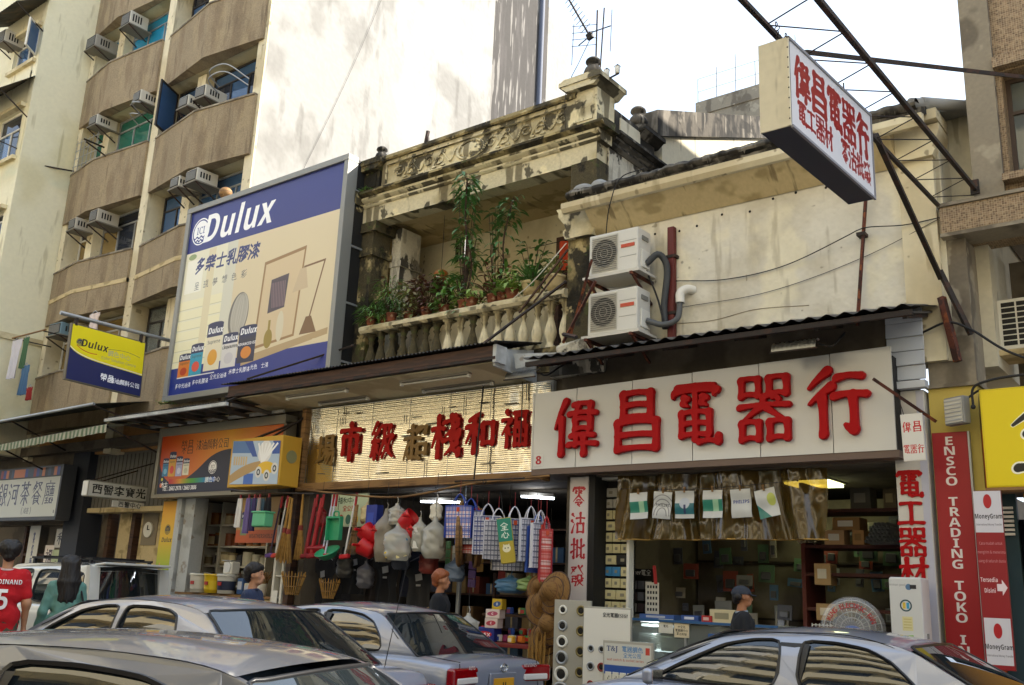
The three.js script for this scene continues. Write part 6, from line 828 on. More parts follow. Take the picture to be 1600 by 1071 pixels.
// ---------------------------------------------------------------- electrical shop
{
  const cab = thing('switch_cabinet', 'tall white cabinet of switch plates beside the shop curtain', 'cabinet', [-6.96, .15, -.2]);
  mesh('back', nb().box(-.2, 1.2, -.12, .26, 3.1, -.08), blackM, cab); mesh('frame', nb().box(-.26, 1.2, -.12, -.2, 3.1, .08, .01).box(-.2, 3.02, -.12, .26, 3.1, .08).box(.22, 1.2, -.12, .26, 2.3, .04), whitePlastic, cab);
  for (let r = 0; r < 11; r++) { const n = r % 3 === 1 ? 2 : 3; for (let i = 0; i < n; i++) { const w = .4 / n - .012, o = mesh('switch_plate', nb().box(-.19 + i * .4 / n, 1.3 + r * .15, -.08, -.19 + i * .4 / n + w, 1.3 + r * .15 + .12, -.05, .006), mat(r === 4 && i === 1 ? '#1c1c1e' : r === 3 && i < 2 ? '#3f86b8' : r > 8 ? '#bdb8ac' : '#d3c99a', .5), cab); mesh('rocker', nb().box(-.19 + i * .4 / n + w * .35, 1.34 + r * .15, -.05, -.19 + i * .4 / n + w * .65, 1.38 + r * .15, -.044), mat('#8f8a78', .5), o); } }
  // clear amber plastic curtain with printed bags pegged to a line
  const cu = thing('plastic_curtain', 'glossy amber plastic sheet hung across the electrical shop', 'curtain');
  const H = (x) => .05 * Math.sin(x * 7 + Math.sin(x * 3)) + .022 * Math.sin(x * 19 + 1) + .006 * Math.sin(x * 47 + 2);
  mesh('sheet', grid(170, 22, (u, v) => { const x = lerp(-6.8, -4.02, u), f = (1 - .35 * v); return [x + .05 * (1 - v) * Math.sin(v * 3 + x * 5), lerp(2.37, 3.24, v), -.1 + H(x + .35 * v * (u - .4)) * (.5 + f) + .03 * fbm(x * 4 + 50, v * 5, 400, 400, 3, 3)]; }), phys({ color: '#7a6230', roughness: .1, transmission: .62, thickness: 0, ior: 1.5, clearcoat: .4 }), cu);
  mesh('hem', nb().tube([...Array(24)].map((_, i) => V(lerp(-6.8, -4.02, i / 23), 2.37, -.1 + H(lerp(-6.8, -4.02, i / 23)) * 1.4)), .01, 5, 80), mat('#a8843c', .4), cu); mesh('top_rail', nb().cyl(V(-6.85, 3.235, -.1), V(-3.98, 3.235, -.1), .014), S.iron, cu);
  const bgs = [[-6.42, .06, 1, 'green banded bag, leftmost of six pegged on the line'], [-6.1, -.08, 0, 'white bag with grey swirls, second on the line'], [-5.77, 0, 2, 'bag printed with a shower head, third on the line'], [-5.38, .02, 1, 'green banded bag near the middle of the line, fourth'], [-5.0, .05, 3, 'white bag with blue lettering, fifth on the line'], [-4.64, .22, 4, 'tilted bag with green corner, rightmost on the line']];
  bgs.forEach(([x, rz, k, l]) => { const t = thing('printed_bag', l, 'bag', [x, 2.62, .06], .1, 'printed plastic bags pegged on a line'); t.rotation.z = rz; const w = .25, h = .34, wv = (u, v) => .012 * Math.sin(u * 7 + k) * (1 - v) + .01 * Math.sin(v * 9 + k * 2); mesh('film', grid(10, 10, (u, v) => [(u - .5) * w, v * h, wv(u, v)], true), printMat(128, 176, (g, W, Hh) => { g.fillStyle = '#c4c6c4'; g.fillRect(0, 0, W, Hh); if (k === 1) { g.fillStyle = '#2f7f6a'; g.fillRect(0, Hh * .34, W, Hh * .42); g.fillStyle = '#9ac4a0'; g.fillRect(W * .5, Hh * .34, W * .3, Hh * .42); } if (k === 0) { g.strokeStyle = '#8a8a8c'; g.lineWidth = 7; for (let i = 0; i < 4; i++) { g.beginPath(); g.ellipse(W * .5, Hh * .9, W * (.25 + i * .16), Hh * (.3 + i * .16), 0, PI, 2 * PI); g.stroke(); } txt(g, 'PHILIPS', W / 2, Hh * .55, 26, { color: '#4a4a50' }); } if (k === 2) { g.fillStyle = '#2f6f78'; g.fillRect(0, Hh * .45, W, Hh * .4); g.fillStyle = '#b8c0cc'; g.beginPath(); g.arc(W * .5, Hh * .45, W * .28, 0, 7); g.fill(); g.fillStyle = '#3a3f66'; g.fillRect(W * .44, Hh * .5, W * .12, Hh * .34); } if (k === 3) txt(g, 'PHILIPS', W / 2, Hh * .5, 28, { color: '#2a3a8a' }); if (k === 4) { g.fillStyle = '#2f7a70'; g.beginPath(); g.moveTo(0, Hh * .5); g.lineTo(W * .6, Hh); g.lineTo(0, Hh); g.fill(); g.fillStyle = '#b8c060'; g.beginPath(); g.ellipse(W * .75, Hh * .4, 26, 40, 0, 0, 7); g.fill(); } }, .3), t); mesh('peg', nb().box(-.01, h - .02, -.01, .01, h + .05, .015), S.wood, t); });
  const ln = thing('peg_line', 'thin line holding the printed bags before the plastic curtain', 'line'); mesh('line', nb().tube([V(-6.7, 3.02, .05), V(-5.6, 2.98, .06), V(-4.3, 3.04, .05)], .004, 5, 16), cable, ln); mesh('hook', nb().sph(-6.7, 3.02, .05, .012).sph(-4.3, 3.04, .05, .012), S.iron, ln);
  // glass counter
  const ct = thing('glass_counter', 'lit glass counter with boxes near the display boards', 'counter', [-6.15, .15, -.35]);
  mesh('base', nb().box(-.85, 0, -.3, 1.5, .55, .28, .01), S.dim, ct); mesh('shelf', nb().box(-.85, .82, -.3, 1.5, .84, .26), S.galv, ct); mesh('top', nb().box(-.87, 1.2, -.32, 1.52, 1.225, .3), alum, ct); for (const x of [-.85, .3, 1.48]) mesh('post', nb().box(x, .55, .25, x + .03, 1.2, .28), alum, ct); mesh('glass_front', nb().box(-.82, .56, .262, 1.48, 1.19, .268), paneClear, ct); mesh('blue_edge', nb().box(-.87, 1.205, .3, 1.52, 1.235, .31), mat('#2a5a8a', .5), ct);
  const ob = (x, y, z, w, h, d, c, l, pr) => { const b = thing('goods_box', l, 'box', [x, y, z], rr(-.15, .15)); mesh('box', nb().box(-w / 2, 0, -d / 2, w / 2, h, d / 2, .006), mat(c, .6), b); mesh('label', nb().box(-w * .3, h * .3, d / 2 + .001, w * .25, h * .75, d / 2 + .004), mat(pr, .6), b); return b; };
  ob(-6.45, 1.0, -.3, .24, .2, .2, '#c9c8c2', 'white fan box in the lit counter', '#7a7a76'); ob(-6.15, 1.0, -.3, .2, .17, .2, '#8a8a6a', 'olive box in the lit counter', '#b8b49a'); ob(-5.88, 1.0, -.22, .22, .15, .2, '#d3d0c4', 'plain white box at the right of the counter shelf', '#b0aca0'); ob(-6.75, 1.0, -.22, .2, .08, .14, '#a8241c', 'flat red box at the left of the counter shelf', '#d8c0b8'); ob(-6.2, .72, -.3, .3, .16, .2, '#a8a06a', 'olive box on the lower counter shelf', '#c9c4a0'); ob(-5.4, 1.376, -.3, .34, .16, .2, '#c4b894', 'beige blister pack lying on the counter', '#8a846a'); ob(-5.9, 1.376, -.4, .24, .07, .2, '#2a4a8a', 'blue flat box lying on the counter', '#c8ccd8'); ob(-5.6, 1.376, -.25, .14, .08, .14, '#a82420', 'small red roll on the counter', '#d0b0a8'); ob(-6.4, 1.376, -.45, .5, .06, .2, '#3a5a9a', 'long blue box lying on the counter', '#a8b0c0'); ob(-5.3, .75, -.05, .4, .5, .1, '#2f5a9a', 'blue lamp poster board on the counter front', '#c9ccd8');
  for (const [x, y, l, c, s] of [[-5.88, 1.18, 'pale handwritten notice on the counter glass', '#d6c8a8', ['木全光', '電器調中心', '零沽批發']], [-6.1, 1.22, 'small white card beside the notice', '#d8d6c8', ['電光']], [-6.78, 1.16, 'tiny green price card at the left of the counter', '#a8c8b0', ['全']]]) { const t = thing('notice_card', l, 'notice', [x, y, -.06], .05); mesh('card', nb().box(-.1, 0, -.005, .1, .17, 0), whitePlastic, t); mesh('print', face([-.098, .002, .002], [.098, .002, .002], [.098, .168, .002], [-.098, .168, .002]), printMat(128, 110, (g, W, H) => { g.fillStyle = c; g.fillRect(0, 0, W, H); s.forEach((q, i) => zh(g, q, W / 2, H * (i + 1) / (s.length + 1), 20, { weight: .1, color: '#3a342a' })); }), t); }
  // battery rack and calendar
  const br = thing('battery_rack', 'black rack of battery packs under the curtain', 'rack', [-7.0, 1.42, -.75]); mesh('back', nb().box(-.3, .0, -.1, .3, .6, -.06), blackM, br); mesh('title', face([-.29, .5, -.05], [.29, .5, -.05], [.29, .6, -.05], [-.29, .6, -.05]), printMat(256, 44, (g, W, H) => { g.fillStyle = '#18161a'; g.fillRect(0, 0, W, H); txt(g, 'Energizer', W * .38, H * .75, 34, { color: '#d8d8d4', italic: .15 }); zh(g, '電全', W * .82, H * .5, 32, { weight: .1, color: '#d8d8d4' }); }), br); for (let r = 0; r < 3; r++) for (let i = 0; i < 5; i++) mesh('pack', nb().box(-.28 + i * .115, .03 + r * .15, -.06, -.19 + i * .115, .14 + r * .15, -.03, .004), mat(['#8a8a92', '#6a6a72', '#a8a4a0', '#5a4a4a'][(i + r) % 4], .4), br);
  const ca = thing('price_calendar', 'narrow white calendar sheet with red clip beside the battery rack', 'calendar', [-6.6, 1.42, -.6], .3); mesh('sheet', nb().box(-.09, 0, 0, .09, .42, .01), whitePlastic, ca); mesh('clip', nb().boxc(.04, .52, .02, .04, .24, .03, 0, 0, .1), mat('#b01820', .5), ca); mesh('print', face([-.085, .01, .012], [.085, .01, .012], [.085, .41, .012], [-.085, .41, .012]), printMat(96, 220, (g, W, H) => { g.fillStyle = '#cfcdc4'; g.fillRect(0, 0, W, H); g.fillStyle = '#22252c'; for (let r = 0; r < 5; r++) for (let c = 0; c < 4; c++) g.fillRect(10 + c * 21, 16 + r * 40, 13, 20); }), ca);
  // stands of switch boards on the pavement
  const board = (x, z, w, h, ry, l, fn, ratio = 1) => { const t = thing('display_board', l, 'display board', [x, .15, z], ry); mesh('panel', nb().box(-w / 2, 0, -.02, w / 2, h, .02, .004), mat('#a9a598', .5), t); mesh('leg', nb().bar(V(-w / 2 + .05, h * .8, -.03), V(-w / 2 + .05, 0, -.3), .025).bar(V(w / 2 - .05, h * .8, -.03), V(w / 2 - .05, 0, -.3), .025), S.iron, t); fn(t, w, h); return t; };
  const lens = (t, x, y, r, m) => { const o = mesh('downlight_ring', nb().add(new THREE.TorusGeometry(r, r * .28, 8, 24), M4(x, y, .024)), m ?? alum, t); mesh('downlight_bowl', nb().sph(x, y, .022, r * .85, 1, 1, .25, 14, 8), blackM, o); };
  board(-6.95, .75, .5, 1.42, .15, 'left grey board of round downlights beside the straw hats', (t) => { for (let i = 0; i < 6; i++) lens(t, -.13, 1.3 - i * .19, .045 + i * .008, i % 2 ? alum : whitePlastic); for (let i = 0; i < 4; i++) lens(t, .12, 1.3 - i * .24, .05, brass); });
  board(-6.32, .95, .62, 1.36, .12, 'white board of smaller downlights right of the grey one', (t) => { mesh('face', nb().box(-.3, .02, .021, .3, 1.34, .024), whitePlastic, t); for (let r = 0; r < 4; r++) for (let i = 0; i < 4; i++) lens(t, -.2 + i * .14, .88 - r * .2, .035 + .006 * (r % 2), (i + r) % 3 === 2 ? mat('#8a2a20', .4) : alum); mesh('title', face([-.05, 1.24, .026], [.27, 1.24, .026], [.27, 1.3, .026], [-.05, 1.3, .026]), printMat(128, 24, (g, W, H) => { g.fillStyle = '#cfccc0'; g.fillRect(0, 0, W, H); zh(g, '全光電器', W * .3, H / 2, 18, { weight: .12, color: '#222' }); txt(g, 'DESIGN', W * .78, H * .8, 20, { color: '#333' }); }), t); });
  board(-5.88, 1.2, .62, 1.0, .1, 'blue banded board of wall sockets marked T&J', (t) => { mesh('print', face([-.29, .03, .023], [.29, .03, .023], [.29, .97, .023], [-.29, .97, .023]), printMat(256, 420, (g, W, H) => { g.fillStyle = '#c9c8be'; g.fillRect(0, 0, W, H); g.fillStyle = '#2a4f98'; g.fillRect(0, H * .25, W, 44); g.fillRect(0, H * .6, W, 14); g.fillRect(0, H * .84, W, 10); txt(g, 'T&J', W * .17, H * .09, 34, { color: '#2a3a6a', font: 'serif' }); zh(g, '電器調色', W * .6, H * .06, 26, { weight: .1, color: '#4a7ab0' }); zh(g, '全光公司', W * .6, H * .13, 22, { weight: .1, color: '#4a7ab0' }); txt(g, 'wall switch & socket series', W * .45, H * .2, 17, { color: '#b04a30', bold: false }); g.fillStyle = '#c04030'; g.fillRect(W * .88, H * .03, 22, 34); }), t); for (let r = 0; r < 3; r++) for (let i = 0; i < 6; i++) { const o = mesh('socket_plate', nb().box(-.27 + i * .09, .53 - r * .19, .024, -.195 + i * .09, .66 - r * .19, .036, .004), mat('#d6d2c2', .5), t); mesh('socket_hole', nb().box(-.24 + i * .09, .58 - r * .19, .0361, -.232 + i * .09, .6 - r * .19, .038).box(-.225 + i * .09, .6 - r * .19, .0361, -.217 + i * .09, .62 - r * .19, .038), blackM, o); } });
  // shelves at the right side of the shop
  const sv = thing('stock_shelves', 'red brown shelves with cartons and pipes at the right of the shop', 'shelf unit', [-3.85, .15, -1.3]); for (const y of [.5, .98, 1.42, 1.84, 2.18, 2.62]) mesh('shelf', nb().box(-.85, y, -.4, .6, y + .04, .25), mat('#4a211c', .7), sv); for (const x of [-.86, .56]) mesh('upright', nb().box(x, 0, -.4, x + .05, 3, .27), mat('#5a2620', .7), sv);
  ob(-4.15, 2.37, -1.25, .34, .16, .3, '#9a7444', 'taped brown carton with white label on the upper shelf', '#d8d4c8').position.y = 2.55; ob(-4.3, 2.37, -1.2, .24, .18, .3, '#b8946a', 'open carton of white tubes below the taped carton', '#e0dcd0'); ob(-4.0, 2.37, -1.2, .14, .18, .3, '#a87c48', 'narrow brown carton beside the open one', '#8a6a3c'); ob(-4.45, 1.88, -1.15, .2, .26, .3, '#b89a6c', 'stacked tube carton on the middle shelf', '#e4e0d2'); ob(-4.4, 1.46, -1.15, .26, .2, .3, '#b0946a', 'carton of tube ends on the third shelf', '#dcd6c8'); ob(-3.95, 2.81, -1.2, .26, .26, .2, '#5a564c', 'framed grey box on the top shelf', '#8a867a'); ob(-3.6, 2.81, -1.2, .16, .24, .2, '#6a5c40', 'small lamp box on the top shelf', '#a89a70');
  const pp = thing('pipe_stack', 'pile of white plastic pipes on the upper shelf', 'pipes', [-3.6, 2.37, -1.1]), pg = finish(new THREE.CylinderGeometry(.022, .022, .7, 12, 1, true)); pg.rotateX(PI / 2); let np = 0; for (let r = 0; r < 6; r++) for (let i = 0; i < 9 - r; i++) { const o = mesh('pipe', pg, mat('#b0b2b2', .5), pp); o.position.set(-.2 + i * .046 + r * .023, .024 + r * .04, rr(-.03, .03)); np++; }
  const tr = thing('tube_bundle', 'heap of pale tubes at the left of the upper shelf', 'tubes', [-4.6, 2.37, -1.2]); const tg = nb(); for (let i = 0; i < 40; i++) tg.cyl(V(rr(-.12, .12), rr(.02, .18), -.15), V(rr(-.14, .14), rr(.02, .2), .2), .012, .012, 6); stuff(mesh('tubes', tg, mat('#a89c84', .6), tr)); mesh('tie', nb().box(-.15, .08, .05, .15, .1, .07), S.straw, tr);
  // back wall clutter: hanging packs
  const hp = thing('hanging_pack', 'small blister pack hanging on the back wall of the electrical shop', 'packet', [0, 0, 0], 0, 'blister packs on the dim back wall'); mesh('card', nb().box(-.08, 0, 0, .08, .2, .02), mat('#8a8a84', .5), hp); mesh('bubble', nb().box(-.05, .03, .02, .05, .12, .05, .01), mat('#5a5a5e', .3), hp);
  for (let i = 0; i < 80; i++) { const c = i ? copyOf(hp, [0, 0, 0], 0) : hp; c.position.set(-6.9 + (i % 16) * .2 + rr(-.1, .1), 1.0 + Math.floor(i / 16) * .4 + rr(-.14, .14), -2.3 + rr(-.3, .4)); c.rotation.z = rr(-.12, .12); c.children[0].material = mat(pick(['#8a8a84', '#4a6a8a', '#9a4a3c', '#a8a090', '#5a7a5a', '#50505a']), .5); c.scale.set(rr(.5, 1.7), rr(.5, 1.6), 1); }
  const pw = thing('pegboard', 'dark pegboard wall inside the electrical shop', 'board'); mesh('board', nb().box(-7.0, .2, -2.75, -3.6, 3.1, -2.7), S.dim, pw); mesh('rail', nb().box(-7, 2.2, -2.7, -3.6, 2.23, -2.66).box(-7, 1.4, -2.7, -3.6, 1.43, -2.66), S.iron, pw);
  // electric fan in its plastic cover
  const fan = thing('electric_fan', 'round standing fan in a clear cover with red lettering', 'fan', [-3.64, 1.4, .3], .1); mesh('guard', (() => { const b = nb(); for (const r of [.3, .24, .18, .12]) b.add(new THREE.TorusGeometry(r, .006, 5, 36), M4(0, 0, .06 - r * .1)); for (let i = 0; i < 24; i++) { const a = i / 24 * 6.283; b.bar(V(Math.cos(a) * .08, Math.sin(a) * .08, .06), V(Math.cos(a) * .31, Math.sin(a) * .31, .02), .004); } return b; })(), alum, fan); mesh('hub', nb().sph(0, -.03, .06, .09, 1.2, .8, .4), mat('#1d4fa0', .4), fan); mesh('blade', nb().sph(-.1, .06, 0, .1, 1.2, .8, .1).sph(.12, .04, 0, .1, 1.2, .8, .1).sph(0, -.13, 0, .1, .8, 1.2, .1), mat('#6a6f78', .4), fan); mesh('stand', nb().cyl(V(0, -1.25, -.05), V(0, -.1, -.03), .02).cyl(V(0, -1.25, -.05), V(0, -1.2, -.05), .2), whitePlastic, fan);
  mesh('cover', grid(32, 6, (u, v) => { const a = u * 6.283, r = .34 * Math.sin(v * PI / 2); return [Math.cos(a) * r, Math.sin(a) * r, .1 - .07 * v * v]; }), phys({ color: '#ffffff', roughness: .12, transmission: .85, thickness: 0 }), fan);
  mesh('lettering', face([-.33, -.33, .112], [.33, -.33, .112], [.33, .33, .112], [-.33, .33, .112]), new THREE.MeshStandardMaterial({ color: '#a81c1c', roughness: .5, transparent: true, alphaMap: canvasTex(256, 256, (g) => { g.fillStyle = '#000'; g.fillRect(0, 0, 256, 256); const fx = 'KING ELECTRIC FAN'; for (let i = 0; i < fx.length; i++) { const a = PI * .86 - i * .145; g.save(); g.translate(128 + Math.cos(a) * 96, 128 - Math.sin(a) * 96); g.rotate(PI / 2 - a); txt(g, fx[i], 0, 10, 28, { color: '#fff' }); g.restore(); } }) }), fan);
  const wh = thing('water_heater', 'white upright appliance with stickers beside the red pillar sign', 'water heater', [-3.02, .15, .42]); mesh('body', nb().box(-.16, 0, -.2, .16, 1.8, .1, .02), mat('#cfcfcc', .35), wh); mesh('sticker', face([-.155, .3, .104], [.155, .3, .104], [.155, 1.78, .104], [-.155, 1.78, .104]), printMat(200, 960, (g, W, H) => { g.fillStyle = '#d0d0cc'; g.fillRect(0, 0, W, H); g.fillStyle = '#5a7a9a'; g.beginPath(); g.arc(W * .62, 50, 20, 0, 7); g.fill(); g.fillStyle = '#2a2a2a'; g.fillRect(W * .66, 36, 40, 26); txt(g, 'german pool', W * .24, 44, 20, { color: '#888', bold: false }); g.strokeStyle = '#2a4a50'; g.lineWidth = 9; g.beginPath(); g.arc(W * .5, 170, 34, 0, 7); g.stroke(); g.fillStyle = '#d8b83a'; g.fillRect(W * .4, 150, 18, 40); g.fillStyle = '#3a9ac0'; g.fillRect(W * .52, 150, 18, 40); g.fillStyle = '#d8cf9a'; g.fillRect(W * .36, 240, 66, 90); g.fillStyle = '#c0b070'; for (let i = 0; i < 4; i++) g.fillRect(W * .4, 254 + i * 18, 50, 5); g.save(); g.translate(W * .46, 390); g.rotate(-.08); g.fillStyle = '#7ab840'; g.fillRect(-44, -30, 92, 62); g.fillStyle = '#d8e060'; g.fillRect(-30, -10, 60, 20); g.restore(); g.fillStyle = '#3a6a78'; g.fillRect(W * .4, 455, 50, 80); }, .35), wh); mesh('hinge', nb().box(.161, .9, -.05, .17, .95, 0).box(.161, 1.2, -.05, .17, 1.25, 0), greyPlastic, wh);
  const vm = thing('egg_crate_diffuser', 'white perforated panel leaning beside the electric fan', 'panel', [-4.0, 1.1, .1], .2); const vb = nb(); for (let i = 0; i < 9; i++) { vb.box(-.16 + i * .04, 0, 0, -.152 + i * .04, .34, .02); vb.box(-.16, i * .04, 0, .17, .008 + i * .04, .02); } mesh('grid', vb, whitePlastic, vm); mesh('edge', nb().box(-.17, -.01, -.005, .18, 0, .025), whitePlastic, vm);
}
// ---------------------------------------------------------------- paint shop
{
  const un = thing('paint_shelves', 'white shelves of paint cans in the paint shop', 'shelf unit', [-16.2, .16, -.9]);
  for (const y of [.9, 1.35, 1.72, 2.1, 2.52, 3.0]) mesh('shelf', nb().box(-.85, y, -.35, 1.1, y + .035, .02), whiteFrame, un); for (const x of [-.9, -.42, 1.08]) mesh('upright', nb().box(x, 0, -.36, x + .045, 3.05, .04), whiteFrame, un); mesh('back', nb().box(-.88, 0, -.42, 1.1, 3.05, -.37), S.dim, un);
  const cn = thing('paint_can', 'paint can standing among others on the white shelves', 'paint can', [0, 0, 0], 0, 'paint cans on the white shelves'); mesh('can', nb().lathe([[0, 0], [.085, 0], [.085, .01], [.082, .015], [.082, .19], [.086, .2], [.086, .21], [.07, .205], [0, .2]], 0, 0, 0, 16), mat('#9a7a4a', .4), cn); mesh('label', nb().cyl(V(0, .03, 0), V(0, .17, 0), .0835, .0835, 16, true), mat('#c9a060', .5), cn);
  let k = 0; for (const [y, xs, cs] of [[3.036 - .5, 9, ['#a8672a', '#8a5a30', '#b07838', '#7a4a2a']], [2.136, 9, ['#a8743a', '#6a5a4a', '#8a4a2a']], [1.756, 8, ['#b8b4a4', '#3a3a42', '#8a7a5a', '#c9c4b0']], [1.386, 8, ['#4a4640', '#8a8a84', '#5a3a2a']]]) for (let i = 0; i < xs; i++) { const c = k++ ? copyOf(cn, [0, 0, 0], rr(0, 3)) : cn; c.position.set(-17.0 + i * .23 + rr(-.02, .02) + (i > 1 ? .06 : 0), .16 + y, -1.0 + rr(-.04, .04)); c.children[0].material = mat(pick(cs), .4); c.children[1].material = mat(pick([...cs, '#d8c8a0']), .5); c.scale.setScalar(rr(.95, 1.3)); }
  const ct = thing('paint_counter', 'low counter holding buckets before the paint shelves', 'counter', [-15.2, .15, -.1]); mesh('body', nb().box(-1.3, 0, -.4, 1.6, 1.2, .1, .01), S.tan, ct); mesh('top', nb().box(-1.34, 1.2, -.44, 1.64, 1.24, .14, .006), S.wood, ct);
  const bu = (x, c, l, lc) => { const t = thing('paint_bucket', l, 'bucket', [x, 1.4, .0]); mesh('tub', nb().lathe([[0, 0], [.15, 0], [.175, .3], [.19, .3], [.19, .33], [.17, .34], [0, .34]], 0, 0, 0, 24), mat(c, .4), t); mesh('label', nb().cyl(V(0, .06, 0), V(0, .22, 0), .158, .171, 24, true), mat(lc, .4), t); mesh('badge', nb().boxc(.02, .17, .17, .1, .06, .012), mat('#a82018', .4), t); mesh('handle', nb().add(new THREE.TorusGeometry(.19, .005, 5, 20, PI), M4(0, .28, 0, 1.2)), alum, t); };
  bu(-15.42, '#d8b41a', 'yellow paint bucket with a red badge on the counter', '#e0c030'); bu(-15.02, '#d0cdc2', 'white paint bucket with a navy label on the counter', '#2a3048'); bu(-15.85, '#d6d2c6', 'plain white tub left of the yellow bucket', '#cfcabc');
  const sc = thing('weighing_scale', 'white dial scale standing on the white bucket', 'scale', [-15.0, 1.745, -.02]); mesh('body', nb().box(-.1, 0, -.1, .16, .22, .08, .02), whitePlastic, sc); mesh('dial', nb().add(new THREE.CylinderGeometry(.09, .09, .02, 24), M4(.05, .12, .09, PI / 2)), mat('#d8d8d4', .4), sc); mesh('tray', nb().box(-.14, .225, -.12, .14, .245, .1, .006), alum, sc);
  const br = thing('brush_jar', 'white jar full of paint brushes on the counter', 'jar', [-14.2, 1.4, -.15]); mesh('jar', nb().lathe([[0, 0], [.09, 0], [.1, .2], [.09, .2], [.08, .01], [0, .01]], 0, 0, 0, 16), whitePlastic, br); const bb = nb(); for (let i = 0; i < 16; i++) bb.bar(V(rr(-.05, .05), .05, rr(-.05, .05)), V(rr(-.16, .16), rr(.32, .44), rr(-.1, .1)), .014); mesh('brushes', bb, S.wood, br);
  const pk = (x, h, c, l) => { const t = thing('filler_packet', l, 'packet', [x, 1.4, -.1]); mesh('packet', nb().box(-.08, 0, -.05, .08, h, .05, .01), mat(c, .5), t); mesh('label', nb().box(-.06, h * .3, .051, .05, h * .8, .054), mat('#b8bcc8', .5), t); }; pk(-14.7, .28, '#3a5a8a', 'blue filler packet at the left of the brush jar'); pk(-14.5, .2, '#c9c2a8', 'cream filler packet next to the brush jar'); pk(-14.36, .24, '#4a7a9a', 'pale blue packet touching the brush jar');
  const po = thing('orange_poster', 'orange Dulux poster board hanging above the counter', 'poster', [-14.3, 2.3, .05]); mesh('board', nb().box(-.55, 0, -.02, .62, .8, 0), S.tan, po); mesh('print', face([-.55, 0, .003], [.62, 0, .003], [.62, .8, .003], [-.55, .8, .003]), printMat(380, 260, (g, W, H) => { g.fillStyle = '#b08a4a'; g.fillRect(0, 0, W, H * .72); g.fillStyle = '#c0561c'; g.fillRect(0, H * .72, W, H * .28); can(g, 40, H * .34, 60, 130, '#7a8a5a', '#b8c080'); txt(g, 'WEATHERSHIELD', W * .62, H * .9, 34, { color: '#5a2a10', sx: .8 }); }), po);
  const wp = thing('white_rack', 'narrow white wire rack at the right side of the paint shop', 'rack', [-13.5, .15, .1]); mesh('upright', nb().box(-.1, 0, -.2, -.05, 2.45, .02).box(.12, 0, -.2, .17, 2.45, .02), whiteFrame, wp); for (let i = 0; i < 6; i++) mesh('shelf', nb().box(-.05, .5 + i * .36, -.2, .12, .53 + i * .36, 0), whiteFrame, wp); mesh('card', nb().box(-.05, 1.9, .022, .1, 2.15, .03).box(-.05, 1.1, .022, .08, 1.35, .03), whitePlastic, wp);
  // cloths under the promotion box
  [['#d8d4cc', -14.05, .18, .5, 'white cloth hanging left under the promotion box'], ['#7a6a9a', -13.82, .16, .6, 'purple mop cloth beside the white cloth'], ['#4a3f6a', -13.66, .14, .56, 'dark purple mop cloth next to the purple one'], ['#b8a8a0', -13.52, .1, .5, 'thin beige mop cloth with red clip'], ['#1c1a20', -13.28, .2, .34, 'black glove hanging above the green basket'], ['#5a7890', -13.75, .6, .3, 'pale blue plastic sheet behind the hanging cloths']].forEach(([c, x, w, h, l], i) => { const t = thing('hanging_cloth', l, 'cloth', [x, 3.02 - h, i === 5 ? .5 : .62]); mesh('cloth', grid(12, 8, (u, v) => [(u - .5) * w * (1 - .25 * v * v), v * h, .03 * Math.sin(u * 14) * (1 - v * .5)]), mat(c, .9), t); mesh('clip', nb().box(-.012, h - .01, -.012, .012, h + .06, .012), mat('#8a2020', .5), t); });
  const ra = thing('cloth_rail', 'dark rail under the promotion box holding cloths and brooms', 'rail'); mesh('rail', nb().bar(V(-14.3, 3.15, .64), V(-12.3, 3.06, .5), .02), S.iron, ra); mesh('hook', nb().sph(-14.3, 3.15, .64, .02).sph(-12.3, 3.06, .5, .02), S.iron, ra);
}
// ---------------------------------------------------------------- cars; local frame: tail at x = 0, front towards -x, L is the distance from the tail
const carGlass = phys({ color: '#30383c', roughness: .01, transmission: .6, thickness: 0, ior: 1.85, specularIntensity: 1 }), seal = mat('#121214', .4), seatM = mat('#2c2e34', .9), chrome = mat('#c9ccd0', .15, 1), rubber = mat('#17171a', .85);
const lampRed = phys({ color: '#8e0710', roughness: .08, clearcoat: 1, transmission: .15 }), lampWhite = phys({ color: '#d8d4cf', roughness: .1, clearcoat: 1 });
const tab = (t, x) => { if (x <= t[0][0]) return t[0][1]; for (let i = 1; i < t.length; i++) if (x <= t[i][0]) { const [a, p] = t[i - 1], [b, q] = t[i], s = (x - a) / (b - a), m = (k) => { const l = t[Math.max(0, k - 1)], r = t[Math.min(t.length - 1, k + 1)]; return r[0] === l[0] ? 0 : (r[1] - l[1]) / (r[0] - l[0]); }, h = b - a, s2 = s * s, s3 = s2 * s; return (2 * s3 - 3 * s2 + 1) * p + (s3 - 2 * s2 + s) * h * m(i - 1) + (-2 * s3 + 3 * s2) * q + (s3 - s2) * h * m(i); } return t[t.length - 1][1]; };
